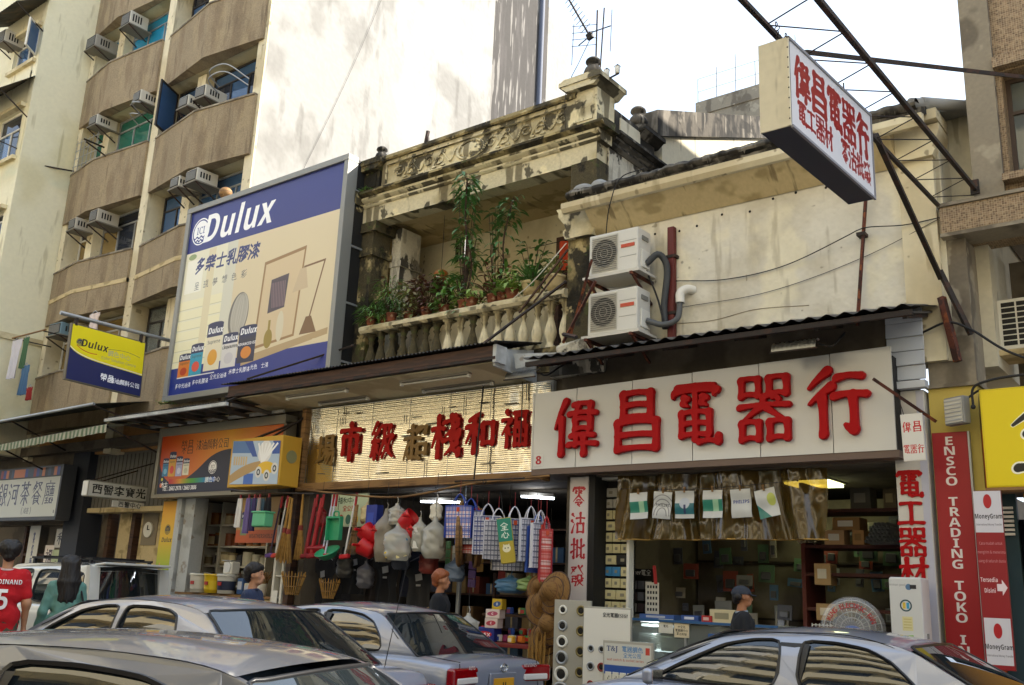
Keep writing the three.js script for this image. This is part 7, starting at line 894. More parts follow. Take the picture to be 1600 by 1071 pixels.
function makeCar(name, label, cat, pos, yaw, o) {
  o.wins = o.wins.map((w) => { for (let n = 0; n < 2; n++) w = w.flatMap((p, i) => { const q = w[(i + 1) % w.length], c = n ? .25 : .14; return [[lerp(p[0], q[0], c), lerp(p[1], q[1], c)], [lerp(p[0], q[0], 1 - c), lerp(p[1], q[1], 1 - c)]]; }); return w; });
  const t = thing(name, label, cat, pos, yaw), { top, wid, side, wins, paint, roofC = .05, sy0, sy1, w0, w1 } = o, Lmax = o.len;
  const P = (L, y, z) => [-L, y, z];
  const pw = (L) => tab(wid, L), pt = (L) => tab(top, L);
  // lower body
  const N = 64, sec = [[0, 0], [.8, 0], [.95, .06], [1, .3], [1, .55], [.985, .78], [.955, .93], [.9, .985], [.75, 1.005], [.4, 1.018], [0, 1.022]], full = [...sec, ...sec.slice(1, -1).reverse().map(([a, b]) => [-a, b])]; full.push(full[0]);
  const body = grid(N, full.length - 1, (u, v) => {
    const cap = u === 0 || u === 1, q = Math.min(1, Math.max(0, (u * N - 1) / (N - 2))), L = cap ? (u ? Lmax - .02 : .02) : q * Lmax, k = Math.round(v * (full.length - 1)), [a, b] = full[k], lo = .2, hi = pt(L);
    const ends = sstep(0, .12, L) * sstep(0, .2, Lmax - L), y = lo + (hi - lo) * b, z = pw(L) * a * lerp(.95, 1, ends);
    return cap ? P(L, lerp(y, (lo + hi) / 2, .93), z * .08) : P(L, y, z);
  });
  mesh('body', body, paint, t);
  // greenhouse: side frames with window openings, roof, screens
  const wz = (y, L) => lerp(w0, w1, Math.max(0, (y - sy0) / (sy1 - sy0)) ** 1.5) - .05 * Math.pow(Math.max(0, (o.mid - L) / o.mid), 2) - .06 * Math.pow(Math.max(0, (L - o.mid) / o.mid), 2);
  const mapSide = (g, s, off) => { g = g.index ? g.toNonIndexed() : g; const p = g.attributes.position; for (let i = 0; i < p.count; i++) { const L = p.getX(i), y = p.getY(i), d = p.getZ(i); p.setXYZ(i, -L, y, s * (wz(y, L) + off - d)); } g.computeVertexNormals(); if (off) { if (s > 0) for (let i = 0; i < p.count; i += 3) { const a = [p.getX(i), p.getY(i), p.getZ(i)]; p.setXYZ(i, p.getX(i + 1), p.getY(i + 1), p.getZ(i + 1)); p.setXYZ(i + 1, ...a); } const n = g.attributes.normal, e = .01; for (let i = 0; i < p.count; i++) { const L = -p.getX(i), y = p.getY(i), q = V((wz(y, L + e) - wz(y, L - e)) / (2 * e), -(wz(y + e, L) - wz(y - e, L)) / (2 * e), s).normalize(); n.setXYZ(i, q.x, q.y, q.z); } } return g; };
  const curve = (pts) => new THREE.SplineCurve(pts.map((p) => new THREE.Vector2(...p))).getPoints(pts.length * 7), outl = [...curve(side.arc), ...side.base.map((p) => new THREE.Vector2(...p))];
  const sub = (g) => g;
  for (const s of [1, -1]) {
    const sh = new THREE.Shape(outl); wins.forEach((w) => sh.holes.push(new THREE.Path(w.map((p) => new THREE.Vector2(...p)))));
    mesh('side_frame', nb().add(mapSide(new THREE.ExtrudeGeometry(sh, { depth: .035, bevelEnabled: false }), s, 0)), paint, t);
    wins.forEach((w, i) => {
      const ws = new THREE.Shape(w.map((p) => new THREE.Vector2(...p)));
      mesh('side_window', nb().add(mapSide(new THREE.ShapeGeometry(ws), s, -.012)), carGlass, t);
      const rim = w.map(([L, y]) => V(-L, y, s * (wz(y, L) - .004))); const b = nb(); rim.forEach((p, k) => b.bar(p, rim[(k + 1) % rim.length], .018)); mesh('window_seal', b, seal, t);
      if (o.chromeRim && s > 0) { const c = nb(); const top = side.arc.slice(1, -1).map(([L, y]) => V(-L, y - .028, s * (wz(y, L) + .004))); c.tube(top, .006, 5); if (!i) mesh('drip_rail', c, seal, t); }
    });
    if (o.pillar) { const [L0, L1] = o.pillar, ps = new THREE.Shape([[L0, sy0 + .04], [L1, sy0 + .04], [L1 - .02, sy1 - .055], [L0 - .05, sy1 - .055]].map((p) => new THREE.Vector2(...p))); mesh('pillar_trim', nb().add(mapSide(new THREE.ShapeGeometry(ps), s, .004)), seal, t); }
  }
  const rA = side.arc, rail = (L) => tab([...rA].sort((a, b) => a[0] - b[0]), L), Lr = o.roof[0], Lf = o.roof[1];
  mesh('roof', grid(24, 24, (u, v) => { const a = u * 2 - 1, L = lerp(Lr, Lf, v) + (v < .5 ? -1 : 1) * .05 * (1 - a * a) * Math.abs(v * 2 - 1) ** 2, y = rail(lerp(Lr, Lf, v)); return P(L, y + roofC * (1 - Math.abs(a) ** 2.4) * (.55 + .45 * Math.sin(v * PI)) + .004, a * (wz(y, lerp(Lr, Lf, v)) - .002)); }), paint, t);
  const screen = (L0, y0, L1, y1, bow, nm) => {
    const f = (ins) => (u, v) => { const a = u * 2 - 1, L = lerp(L0, L1, v), y = lerp(y0, y1, v); return P(L + bow * (1 - a * a), y + .02 * (1 - a * a) * v, a * (wz(y, L) - .01) * ins); };
    const g = mesh(nm, grid(14, 8, f(1)), carGlass, t), q = f(.985), e = []; for (let i = 0; i <= 12; i++) e.push(V(...q(i / 12, 0))); for (let i = 1; i <= 5; i++) e.push(V(...q(1, i / 5))); for (let i = 11; i >= 0; i--) e.push(V(...q(i / 12, 1))); for (let i = 4; i > 0; i--) e.push(V(...q(0, i / 5)));
    mesh('screen_seal', nb().tube(e, .011, 5, 90, true), seal, g); return g;
  };
  screen(o.rear[0], o.rear[1], o.rear[2], o.rear[3], -.06, 'rear_window'); screen(o.front[0], o.front[1], o.front[2], o.front[3], .08, 'windscreen');
  // cabin
  mesh('cabin_floor', nb().box(-o.front[0] + .05, sy0 - .02, -w0 + .08, -o.rear[0] - .02, sy0 + .03, w0 - .08), seal, t);
  const hs = sy1 - sy0;
  for (const L of o.seats) for (const z of [-.36, .36]) { const s = mesh('seat', nb().boxc(-L, sy0 + hs * .3, z, .13, hs * .55, .46, 0, 0, -.15, .05), seatM, t); mesh('headrest', nb().boxc(-L + .06, sy0 + hs * .67, z, .08, hs * .3, .25, 0, 0, -.15, .035), seatM, s); }
  // wheels, bumpers, handles, mirrors
  for (const L of o.axles) for (const s of [1, -1]) {
    const w = mesh('wheel', nb().add(new THREE.TorusGeometry(.24, .09, 10, 28), M4(-L, .31, s * (w0 - .09), 0, 0, 0, V(1, 1, 1.05))), rubber, t); mesh('rim', nb().add(new THREE.CylinderGeometry(.19, .19, .12, 24), M4(-L, .31, s * (w0 - .06), PI / 2)), alum, w);
    mesh('wheel_arch', nb().add(new THREE.CylinderGeometry(.38, .38, .02, 28), M4(-L, .33, s * (w0 + .09 - .085), PI / 2)), seal, t);
  }
  mesh('bumper', nb().boxc(.0, .46, 0, .2, .26, w0 * 1.92, 0, 0, 0, .07), o.bump ?? paint, t); mesh('bumper', nb().boxc(-Lmax + .03, .44, 0, .22, .26, w0 * 1.85, 0, 0, 0, .07), o.bump ?? paint, t);
  for (const s of [1, -1]) for (const L of o.handles) mesh('door_handle', nb().boxc(-L, sy0 - .14, s * (w0 + .045), .16, .035, .03, 0, 0, 0, .012), paint, t);
  for (const s of [1, -1]) { const m = mesh('wing_mirror', nb().boxc(-o.mirror, sy0 + .06, s * (w0 + .14), .1, .13, .2, 0, 0, 0, .04), paint, t); mesh('mirror_glass', nb().boxc(-o.mirror + .052, sy0 + .06, s * (w0 + .14), .006, .1, .16), chrome, m); }
  const sm = nb(); for (const s of [1, -1]) for (const L of o.seams) sm.bar(V(-L, .3, s * (pw(L) + .001)), V(-L, sy0 - .05, s * (pw(L) * .985 + .001)), .008); mesh('door_seam', sm, seal, t);
  for (const s of [1, -1]) { mesh('headlight', nb().boxc(-Lmax + .09, .64, s * (w0 - .2), .14, .13, .34, 0, s * .2, 0, .04), lampWhite, t); }
  return t;
}
const sedan = (k, ex) => ({ len: 4.3, top: [[0, .86], [.05, .93], [.12, .955], [.6, .99], [1.2, .985], [3.2, .985], [3.5, .96], [4.0, .84], [4.3, .66]], wid: [[0, .76], [.12, .82], [.6, .845], [2, .85], [3.6, .84], [4.1, .8], [4.3, .7]], sy0: .97, sy1: 1.4, w0: .745, w1: .565, mid: 2,
  side: { arc: [[3.42, .965], [3.0, 1.2], [2.62, 1.355], [2.2, 1.405], [1.75, 1.41], [1.35, 1.385], [1.1, 1.33], [.8, 1.16], [.5, .975]], base: [[.5, .95], [3.42, .95]] },
  wins: [[[3.12, 1.0], [2.85, 1.17], [2.56, 1.315], [2.3, 1.36], [2.08, 1.368], [2.02, 1.0]], [[1.94, 1.0], [2.0, 1.37], [1.7, 1.372], [1.42, 1.345], [1.22, 1.28], [1.05, 1.14], [.98, 1.0]]],
  roof: [1.12, 2.6], rear: [.5, .985, 1.1, 1.36], front: [3.42, .98, 2.62, 1.375], seats: [2.35, 1.2], axles: [.85, 3.4], handles: [2.1, 1.15], mirror: 3.05, seams: [3.15, 2.0, 1.0], chromeRim: true, pillar: [1.93, 2.03], ...ex });
const silver = phys({ color: '#858b9a', metalness: .35, roughness: .36, clearcoat: 1, clearcoatRoughness: .04 }), grey = phys({ color: '#5d6068', metalness: .4, roughness: .36, clearcoat: 1, clearcoatRoughness: .05 }), pearl = phys({ color: '#969cac', metalness: .35, roughness: .32, clearcoat: 1, clearcoatRoughness: .04 }), whitePaint = phys({ color: '#c9c8c0', roughness: .3, clearcoat: 1, clearcoatRoughness: .05 });
function tailLights(t, x, y, z0, w, h) { for (const s of [1, -1]) { const l = mesh('tail_light', nb().boxc(x, y, s * z0, .1, h, w, 0, s * .12, 0, .03), lampRed, t); mesh('reverse_lens', nb().boxc(x + .036, y - h * .2, s * (z0 - w * .05), .05, h * .36, w * .8, 0, s * .12, 0, .015), lampWhite, l); } }
function emblem(t, x, y, r) { mesh('emblem', nb().add(new THREE.TorusGeometry(r, r * .14, 6, 24), M4(x, y, 0, 0, PI / 2, 0, V(1.25, .85, 1))).add(new THREE.TorusGeometry(r * .6, r * .12, 6, 20), M4(x, y, 0, 0, PI / 2, 0, V(.55, 1.3, 1))).add(new THREE.TorusGeometry(r * .6, r * .12, 6, 20), M4(x, y + r * .3, 0, 0, PI / 2, 0, V(1.3, .5, 1))), chrome, t); }
{ // second car, rear three-quarter view
  const c = makeCar('silver_sedan', 'silver sedan with red tail lights and yellow plate before the household shop', 'car', [-6.22, 0, 3.06], 0, sedan(1, { paint: silver }));
  tailLights(c, -.03, .83, .57, .44, .17); emblem(c, .025, .9, .042);
  mesh('trunk_seam', nb().bar(V(.012, .62, .61), V(-.03, .95, .62), .006).bar(V(.012, .62, -.61), V(-.03, .95, -.62), .006).bar(V(-.04, .962, .6), V(-.5, .992, .6), .006).bar(V(-.04, .962, -.6), V(-.5, .992, -.6), .006), seal, c);
  const pl = mesh('number_plate', nb().boxc(.03, .73, 0, .015, .15, .32, 0, 0, 0, .006), mat('#c08a14', .5), c); mesh('plate_surround', nb().boxc(.012, .745, 0, .03, .22, .42, 0, 0, 0, .015), silver, pl); mesh('plate_print', face([.0385, .665, .15], [.0385, .665, -.15], [.0385, .795, -.15], [.0385, .795, .15]), printMat(128, 56, (g, W, H) => { g.fillStyle = '#c9921a'; g.fillRect(0, 0, W, H); txt(g, 'JJ', W * .5, H * .8, 46, { color: '#15120a' }); }), pl);
  const nm = (s, y, z, w) => mesh('badge', face([.016, y, z], [.016, y, z - w], [.006, y + .05, z - w], [.006, y + .05, z]), new THREE.MeshStandardMaterial({ color: '#e2e2e0', metalness: .6, roughness: .3, transparent: true, alphaMap: canvasTex(128, 32, (g) => { g.fillStyle = '#000'; g.fillRect(0, 0, 128, 32); txt(g, s, 64, 26, 28, { color: '#fff' }); }) }), c); nm('AUTO', .885, .56, .16); nm('VIVIDUS', .885, -.33, .26);
  mesh('tissue_box', nb().boxc(-.75, 1.04, .1, .2, .1, .3, 0, .2, 0, .02), mat('#4a8ab0', .8), c); mesh('paper_sheet', nb().boxc(-.9, 1.12, -.2, .25, .01, .2, 0, 0, .6), whitePlastic, c);
  const c1 = makeCar('grey_saloon', 'silver blue saloon with a wide rear window beside the leaning crowd', 'car', [-5.4, 0, 5.67], .09, sedan(1, { paint: pearl, len: 4.6, top: [[0, .86], [.05, .95], [.14, .985], [.7, 1.01], [1.2, 1.0], [3.3, 1.0], [3.7, .97], [4.3, .84], [4.6, .66]], wid: [[0, .78], [.12, .84], [.7, .875], [2, .88], [3.8, .86], [4.4, .8], [4.6, .7]], w0: .78, w1: .6, sy0: .98, sy1: 1.43, side: { arc: [[3.62, .975], [3.15, 1.22], [2.75, 1.375], [2.3, 1.432], [1.85, 1.44], [1.45, 1.42], [1.15, 1.36], [.85, 1.18], [.52, .985]], base: [[.52, .96], [3.62, .96]] }, wins: [[[3.3, 1.01], [3.0, 1.19], [2.68, 1.335], [2.4, 1.385], [2.2, 1.392], [2.16, 1.01]], [[2.08, 1.01], [2.13, 1.395], [1.85, 1.4], [1.6, 1.385], [1.46, 1.34], [1.38, 1.2], [1.36, 1.01]]], roof: [1.18, 2.74], rear: [.52, .995, 1.16, 1.39], front: [3.62, .99, 2.75, 1.4], seats: [2.45, 1.3], axles: [.95, 3.65], handles: [2.2, 1.45], mirror: 3.2, seams: [3.35, 2.12, 1.3], pillar: null }));
  c1.userData.label = 'silver blue saloon with a wide rear window showing a plastic bag inside'; tailLights(c1, -.03, .8, .62, .36, .18); const em = nb().add(new THREE.TorusGeometry(.05, .006, 6, 24), M4(.0, .93, 0, 0, PI / 2)); for (let i = 0; i < 3; i++) em.bar(V(0, .93, 0), V(0, .93 + .05 * Math.cos(i * 2.094), .05 * Math.sin(i * 2.094)), .008); mesh('emblem', em, chrome, c1);
  mesh('antenna', nb().cyl(V(-.3, 1.0, -.5), V(-.12, 1.9, -.5), .004, .0025, 6), seal, c1);
  mesh('plastic_bag', grid(18, 12, (u, v) => { const a = u * 6.283, q = Math.sin(v * PI) * (1 + .9 * (fbm(u * 6, v * 5, 6, 99, 3, 8) - .5)); return [-.85 + Math.cos(a) * .14 * q, 1.03 + .13 * (1 - Math.cos(v * PI)) / 2, -.42 + Math.sin(a) * .17 * q]; }), mat('#7c9694', .5), c1);
  const c3 = makeCar('light_silver_saloon', 'pale silver saloon at the lower right, its side windows mirroring yellow buildings', 'car', [-1.0, 0, 3.0], 0, sedan(1, { paint: pearl, pillar: [1.9, 2.1], side: { arc: [[3.45, .965], [3.0, 1.19], [2.6, 1.345], [2.2, 1.4], [1.8, 1.412], [1.4, 1.39], [1.12, 1.335], [.75, 1.15], [.42, .98]], base: [[.42, .95], [3.45, .95]] }, rear: [.42, .985, 1.12, 1.365], wins: [[[3.15, 1.0], [2.85, 1.16], [2.54, 1.305], [2.3, 1.355], [2.08, 1.365], [2.06, 1.0]], [[1.92, 1.0], [1.92, 1.367], [1.65, 1.366], [1.42, 1.335], [1.25, 1.26], [1.08, 1.12], [1.0, 1.0]]] }));
  tailLights(c3, -.03, .83, .57, .4, .17); mesh('steering_wheel', nb().add(new THREE.TorusGeometry(.17, .014, 6, 24), M4(-2.85, 1.05, -.36, 0, PI / 2 - .4)), seal, c3); mesh('roof_seam', nb().tube([V(-3.2, 1.12, .7), V(-2.6, 1.372, .6), V(-2, 1.43, .57), V(-1.4, 1.41, .56), V(-.6, 1.1, .68)].map((p) => p.add(V(0, -.012, .006))), .004, 5, 40), seal, c3);
  const c0 = makeCar('dark_silver_hatchback', 'grey hatchback whose glossy roof fills the lower left corner', 'car', [-2.7, 0, 8.0], .4, sedan(1, { paint: grey, len: 3.8, top: [[0, .9], [.05, .95], [2.9, .985], [3.2, .95], [3.6, .82], [3.8, .66]], wid: [[0, .78], [.08, .83], [.6, .85], [2.6, .85], [3.4, .82], [3.8, .7]], side: { arc: [[2.95, .965], [2.55, 1.22], [2.3, 1.35], [2.0, 1.41], [1.5, 1.44], [1.0, 1.435], [.6, 1.39], [.35, 1.27], [.06, .975]], base: [[.06, .95], [2.95, .95]] }, wins: [[[2.7, 1.0], [2.4, 1.2], [2.18, 1.33], [1.9, 1.37], [1.62, 1.38], [1.6, 1.0]], [[1.5, 1.0], [1.52, 1.382], [1.2, 1.385], [.9, 1.36], [.66, 1.28], [.5, 1.1], [.46, 1.0]]], roof: [.55, 2.25], rear: [.06, .985, .5, 1.36], front: [2.95, .98, 2.3, 1.37], seats: [1.8, .8], axles: [.6, 3.0], handles: [1.7, .8], mirror: 2.6, seams: [2.75, 1.55, .7], mid: 1.4, pillar: [1.5, 1.6] }));
  c0.scale.y = .935;
  tailLights(c0, -.03, .83, .57, .4, .17);
  const v = makeCar('white_suv', 'white off-road wagon with black roof rails behind the two walkers', 'car', [-14.9, 0, 1.95], .06, { len: 4.2, mid: 1.8, paint: whitePaint, bump: greyPlastic, top: [[0, 1.1], [.1, 1.14], [3.0, 1.14], [3.3, 1.08], [4.0, 1.0], [4.2, .8]], wid: [[0, .8], [.1, .84], [2, .85], [3.6, .84], [4.2, .76]], sy0: 1.12, sy1: 1.78, w0: .78, w1: .66, side: { arc: [[3.05, 1.11], [2.75, 1.45], [2.45, 1.7], [2.2, 1.765], [1.4, 1.785], [.6, 1.78], [.16, 1.74], [.06, 1.45], [.02, 1.12]], base: [[.02, 1.08], [3.05, 1.08]] }, wins: [[[2.8, 1.17], [2.6, 1.42], [2.38, 1.63], [2.1, 1.68], [1.72, 1.69], [1.72, 1.17]], [[1.6, 1.17], [1.6, 1.69], [.9, 1.69], [.9, 1.17]], [[.78, 1.2], [.78, 1.68], [.3, 1.66], [.22, 1.2]]], roof: [.12, 2.42], rear: [.03, 1.13, .14, 1.74], front: [3.05, 1.12, 2.45, 1.71], seats: [2.0, 1.0], axles: [.7, 3.3], handles: [1.8, 1.0], mirror: 2.75, seams: [2.85, 1.66, .84], roofC: .04 });
  for (const s of [1, -1]) { mesh('roof_rail', nb().bar(V(-.3, 1.88, s * .55), V(-2.1, 1.88, s * .55), .035).box(-.4, 1.78, s * .55 - .02, -.34, 1.87, s * .55 + .02).box(-2.05, 1.78, s * .55 - .02, -1.99, 1.87, s * .55 + .02), seal, v); mesh('rear_corner', nb().prism([[.0, 1.1], [.12, 1.1], [.2, 1.76], [.1, 1.76]].map(([a, b]) => [-a + .03, b]), 'z', s > 0 ? .56 : -.74, s > 0 ? .74 : -.56), whitePaint, v); }
  mesh('cross_bar', nb().bar(V(-.6, 1.9, -.6), V(-.6, 1.9, .6), .035).bar(V(-1.7, 1.9, -.6), V(-1.7, 1.9, .6), .035), seal, v); mesh('roof_spoiler', nb().boxc(.0, 1.8, 0, .3, .04, 1.25, 0, 0, .1, .015), whitePaint, v); mesh('tailgate_sill', nb().boxc(.03, 1.13, 0, .1, .1, 1.3, 0, 0, 0, .03), whitePaint, v); tailLights(v, .02, .95, .7, .14, .3);
}
// ---------------------------------------------------------------- people: a field of tapered capsules joined smoothly, meshed with surface nets
function field(caps, k) {
  const C = caps.map(([a, b, r0, r1]) => { const dx = b[0] - a[0], dy = b[1] - a[1], dz = b[2] - a[2]; return [a[0], a[1], a[2], dx, dy, dz, dx * dx + dy * dy + dz * dz || 1e-9, r0, r1 ?? r0]; });
  return (x, y, z) => { let d = 9; for (const c of C) { const px = x - c[0], py = y - c[1], pz = z - c[2]; let t = (px * c[3] + py * c[4] + pz * c[5]) / c[6]; t = t < 0 ? 0 : t > 1 ? 1 : t; const ex = px - c[3] * t, ey = py - c[4] * t, ez = pz - c[5] * t, e = Math.sqrt(ex * ex + ey * ey + ez * ez) - (c[7] + (c[8] - c[7]) * t), h = Math.max(k - Math.abs(d - e), 0) / k; d = Math.min(d, e) - h * h * k * .25; } return d; };
}
function nets(f, lo, hi, cell) {
  const n = [0, 1, 2].map((i) => Math.ceil((hi[i] - lo[i]) / cell) + 1), [nx, ny, nz] = n, id = (i, j, k) => (k * ny + j) * nx + i, v = new Float32Array(nx * ny * nz), at = new Int32Array(nx * ny * nz).fill(-1), P = [], I = [];
  for (let k = 0; k < nz; k++) for (let j = 0; j < ny; j++) for (let i = 0; i < nx; i++) v[id(i, j, k)] = f(lo[0] + i * cell, lo[1] + j * cell, lo[2] + k * cell);
  const E = [[0, 1], [2, 3], [4, 5], [6, 7], [0, 2], [1, 3], [4, 6], [5, 7], [0, 4], [1, 5], [2, 6], [3, 7]];
  for (let k = 0; k < nz - 1; k++) for (let j = 0; j < ny - 1; j++) for (let i = 0; i < nx - 1; i++) {
    const q = []; let m = 0; for (let c = 0; c < 8; c++) { q[c] = v[id(i + (c & 1), j + (c >> 1 & 1), k + (c >> 2))]; if (q[c] < 0) m++; } if (!m || m === 8) continue;
    let x = 0, y = 0, z = 0, s = 0; for (const [a, b] of E) if ((q[a] < 0) !== (q[b] < 0)) { const t = q[a] / (q[a] - q[b]); x += (a & 1) + t * ((b & 1) - (a & 1)); y += (a >> 1 & 1) + t * ((b >> 1 & 1) - (a >> 1 & 1)); z += (a >> 2) + t * ((b >> 2) - (a >> 2)); s++; }
    at[id(i, j, k)] = P.length / 3; P.push(lo[0] + (i + x / s) * cell, lo[1] + (j + y / s) * cell, lo[2] + (k + z / s) * cell);
  }
  const quad = (a, b, c, d, fl) => { if (a < 0 || b < 0 || c < 0 || d < 0) return; fl ? I.push(a, b, c, a, c, d) : I.push(a, c, b, a, d, c); };
  for (let k = 1; k < nz - 1; k++) for (let j = 1; j < ny - 1; j++) for (let i = 1; i < nx - 1; i++) {
    const s = v[id(i, j, k)] < 0;
    if (s !== v[id(i + 1, j, k)] < 0) quad(at[id(i, j - 1, k - 1)], at[id(i, j, k - 1)], at[id(i, j, k)], at[id(i, j - 1, k)], s);
    if (s !== v[id(i, j + 1, k)] < 0) quad(at[id(i - 1, j, k - 1)], at[id(i - 1, j, k)], at[id(i, j, k)], at[id(i, j, k - 1)], s);
    if (s !== v[id(i, j, k + 1)] < 0) quad(at[id(i - 1, j - 1, k)], at[id(i, j - 1, k)], at[id(i, j, k)], at[id(i - 1, j, k)], s);
  }
  const g = new THREE.BufferGeometry(); g.setAttribute('position', new THREE.Float32BufferAttribute(P, 3)); g.setIndex(I); g.computeVertexNormals(); return g;
}
function blob(caps, k, cell) { const lo = [9, 9, 9], hi = [-9, -9, -9]; for (const [a, b, r0, r1] of caps) for (const p of [a, b]) for (let i = 0; i < 3; i++) { const r = Math.max(r0, r1 ?? r0) + cell * 2.5; lo[i] = Math.min(lo[i], p[i] - r); hi[i] = Math.max(hi[i], p[i] + r); } return nets(field(caps, k), lo, hi, cell); }
function ruffle(g, amp, f, sq = 1) { g.computeVertexNormals(); const p = g.attributes.position, n = g.attributes.normal; for (let i = 0; i < p.count; i++) { const x = p.getX(i), y = p.getY(i), z = p.getZ(i), d = amp * 2 * (fbm((x + z * .7 + 5) * f, (y + z * .4 + 5) * f * sq, 9999, 9999, 3, 61) - .5); p.setXYZ(i, x + n.getX(i) * d, y + n.getY(i) * d, z + n.getZ(i) * d); } g.computeVertexNormals(); return g; }
const skinM = new THREE.MeshPhysicalMaterial({ color: '#b07f5e', roughness: .6, sheen: .2 }), skinTan = new THREE.MeshPhysicalMaterial({ color: '#a06c4a', roughness: .6 });
// p: { s height scale, top / legs colours, hair, armL, armR elbow and wrist offsets, stride }
function person(label, pos, turn, p) {
  const t = thing('person', label, 'person', pos, turn), s = p.s ?? 1; t.scale.setScalar(s);
  const w = p.female ? .9 : 1, st = p.stride ?? .12, sh = .175 * w, hipw = .09, up = (arr) => arr;
  const hd = p.head ?? 0, J = { pel: [0, .96, 0], chest: [0, 1.27, 0], neck: [0, 1.44, -.01], headC: [.0, 1.615, .02] };
  const arm = (sd) => { const a = sd > 0 ? p.armL : p.armR; return { S: [sd * sh, 1.39, 0], E: [sd * (sh + .06) + (a?.[0] ?? 0), 1.12 + (a?.[1] ?? 0), -.03 + (a?.[2] ?? 0)], W: [sd * (sh + .07) + (a?.[3] ?? 0), .88 + (a?.[4] ?? 0), .06 + (a?.[5] ?? 0)] }; };
  const legs = [1, -1].map((sd) => ({ H: [sd * hipw, .93, 0], K: [sd * (hipw + .005), .5, sd * st * .6 + .02], A: [sd * (hipw + .005), .09, sd * st - (sd < 0 ? .06 : 0)], T: [sd * (hipw + .02), .04, sd * st + .15] }));
  const A = [arm(1), arm(-1)], torso = [[[-.07 * w, .98, 0], [.07 * w, .98, 0], .105, .105], [[0, 1.0, 0], [0, 1.18, .0], .115 * w, .115 * w], [[-.07 * w, 1.2, 0], [.07 * w, 1.2, 0], .1 * w, .1 * w], [[-.09 * w, 1.32, 0], [.09 * w, 1.32, 0], .1 * w, .1 * w], [[-sh + .03, 1.4, -.01], [sh - .03, 1.4, -.01], .055, .055]];
  if (p.female) torso.push([[-.06, 1.28, .07], [-.06, 1.27, .08], .055, .055], [[.06, 1.28, .07], [.06, 1.27, .08], .055, .055]);
  const armC = A.flatMap(({ S, E, W }) => [[S, E, .052 * w, .04 * w], [E, W, .042 * w, .027]]), legC = legs.flatMap(({ H, K, A: a, T }) => [[H, K, .085, .055], [K, a, .056, .035], [a, T, .04, .03]]);
  const fingers = [], hands = A.flatMap(({ E, W }, h) => { const d = V(W[0] - E[0], W[1] - E[1], W[2] - E[2]).normalize(), side = V(0, 0, 1).addScaledVector(d, -d.z).normalize(), out = V().crossVectors(d, side).multiplyScalar(h ? 1 : -1), q = (a, b, c) => [W[0] + d.x * a + side.x * b + out.x * c, W[1] + d.y * a + side.y * b + out.y * c, W[2] + d.z * a + side.z * b + out.z * c], c = [[q(0, 0, 0), q(.03, 0, 0), .026, .026], [q(.03, .018, 0), q(.085, .026, 0), .017, .014], [q(.03, -.018, 0), q(.085, -.026, 0), .017, .014], [q(.03, 0, 0), q(.09, 0, 0), .018, .014]]; [[.03, .065], [.01, .078], [-.01, .072], [-.029, .055]].forEach(([b, l]) => c.push([q(.09, b, 0), q(.09 + l * .5, b * 1.1, .008), .0095, .009], [q(.09 + l * .5, b * 1.1, .008), q(.09 + l * .9, b * 1.05, .03), .009, .0075])); c.push([q(.02, .024, .004), q(.06, .05, .012), .0125, .01], [q(.06, .05, .012), q(.095, .052, .022), .01, .008]); return c; });
  const hc = J.headC, nd = p.nod ?? 0, head = [[[0, 1.44, -.015], [0, 1.53, 0], .052 * w, .05 * w], [[0, 1.655, -.012], [0, 1.64, .0], .084, .084], [[0, 1.6, .022], [0, 1.57, .035], .064, .056], [[-.02, 1.545, .06], [.02, 1.545, .06], .026, .026], [[0, 1.625, .088], [0, 1.592, .106], .01, .014], [[-.05, 1.61, .05], [-.04, 1.6, .058], .026, .024], [[.05, 1.61, .05], [.04, 1.6, .058], .026, .024], [[-.03, 1.65, .074], [.03, 1.65, .074], .014, .014], [[-.014, 1.562, .087], [.014, 1.562, .087], .009, .009], [[-.084, 1.625, .0], [-.086, 1.6, -.002], .012, .009], [[.084, 1.625, .0], [.086, 1.6, -.002], .012, .009]];
  const turnHead = (c) => p.look ? c.map(([a, b, r0, r1]) => { const ro = ([x, y, z]) => { const f = sstep(1.46, 1.55, y), cs = Math.cos(p.look * f), sn = Math.sin(p.look * f); return [x * cs + z * sn, y, -x * sn + z * cs]; }; return [ro(a), ro(b), r0, r1]; }) : c;
  const bodyB = nb().add(blob([...torso.map((c) => [c[0], c[1], c[2] - .006, c[3] - .006]), ...armC, ...legC], .05, .02)).add(blob(turnHead(head), .022, .0075)).add(blob(hands.slice(0, hands.length / 2), .008, .0055)).add(blob(hands.slice(hands.length / 2), .008, .0055));
  mesh('body', bodyB, p.skin ?? skinM, t);
  const pad = (c, d) => c.map(([a, b, r0, r1]) => [a, b, r0 + d, (r1 ?? r0) + d]), sl = A.flatMap(({ S, E, W }) => { const e = p.sleeve ?? 1, m = S.map((q, i) => lerp(q, E[i], Math.min(1, e * 2))), w2 = E.map((q, i) => lerp(q, W[i], Math.max(0, Math.min(.97, e * 2 - 1)))); return e > .5 ? [[S, E, .066 * w, .052 * w], [E, w2, .052 * w, .04]] : [[S, m, .07 * w, .064 * w]]; });
  const shirt = [...pad(torso, .014), ...sl, [[-.08 * w, .86, 0], [.08 * w, .86, 0], .1, .1], [[-.08, .86, 0], [-.08, 1.0, 0], .1, .105], [[.08, .86, 0], [.08, 1.0, 0], .1, .105]];
  if (!p.noHem) for (let i = 0; i < 7; i++) shirt.push([[-.12 + i * .04, .8, -.075 + .01 * (i % 2)], [-.1 + i * .035, 1.05 + .04 * (i % 3), -.08], .022, .03]);
  const fS = field(shirt, .04), sh_ = mesh('shirt', nb().add(ruffle(blob(shirt, .04, .0135), .011, 13)), p.top, t);
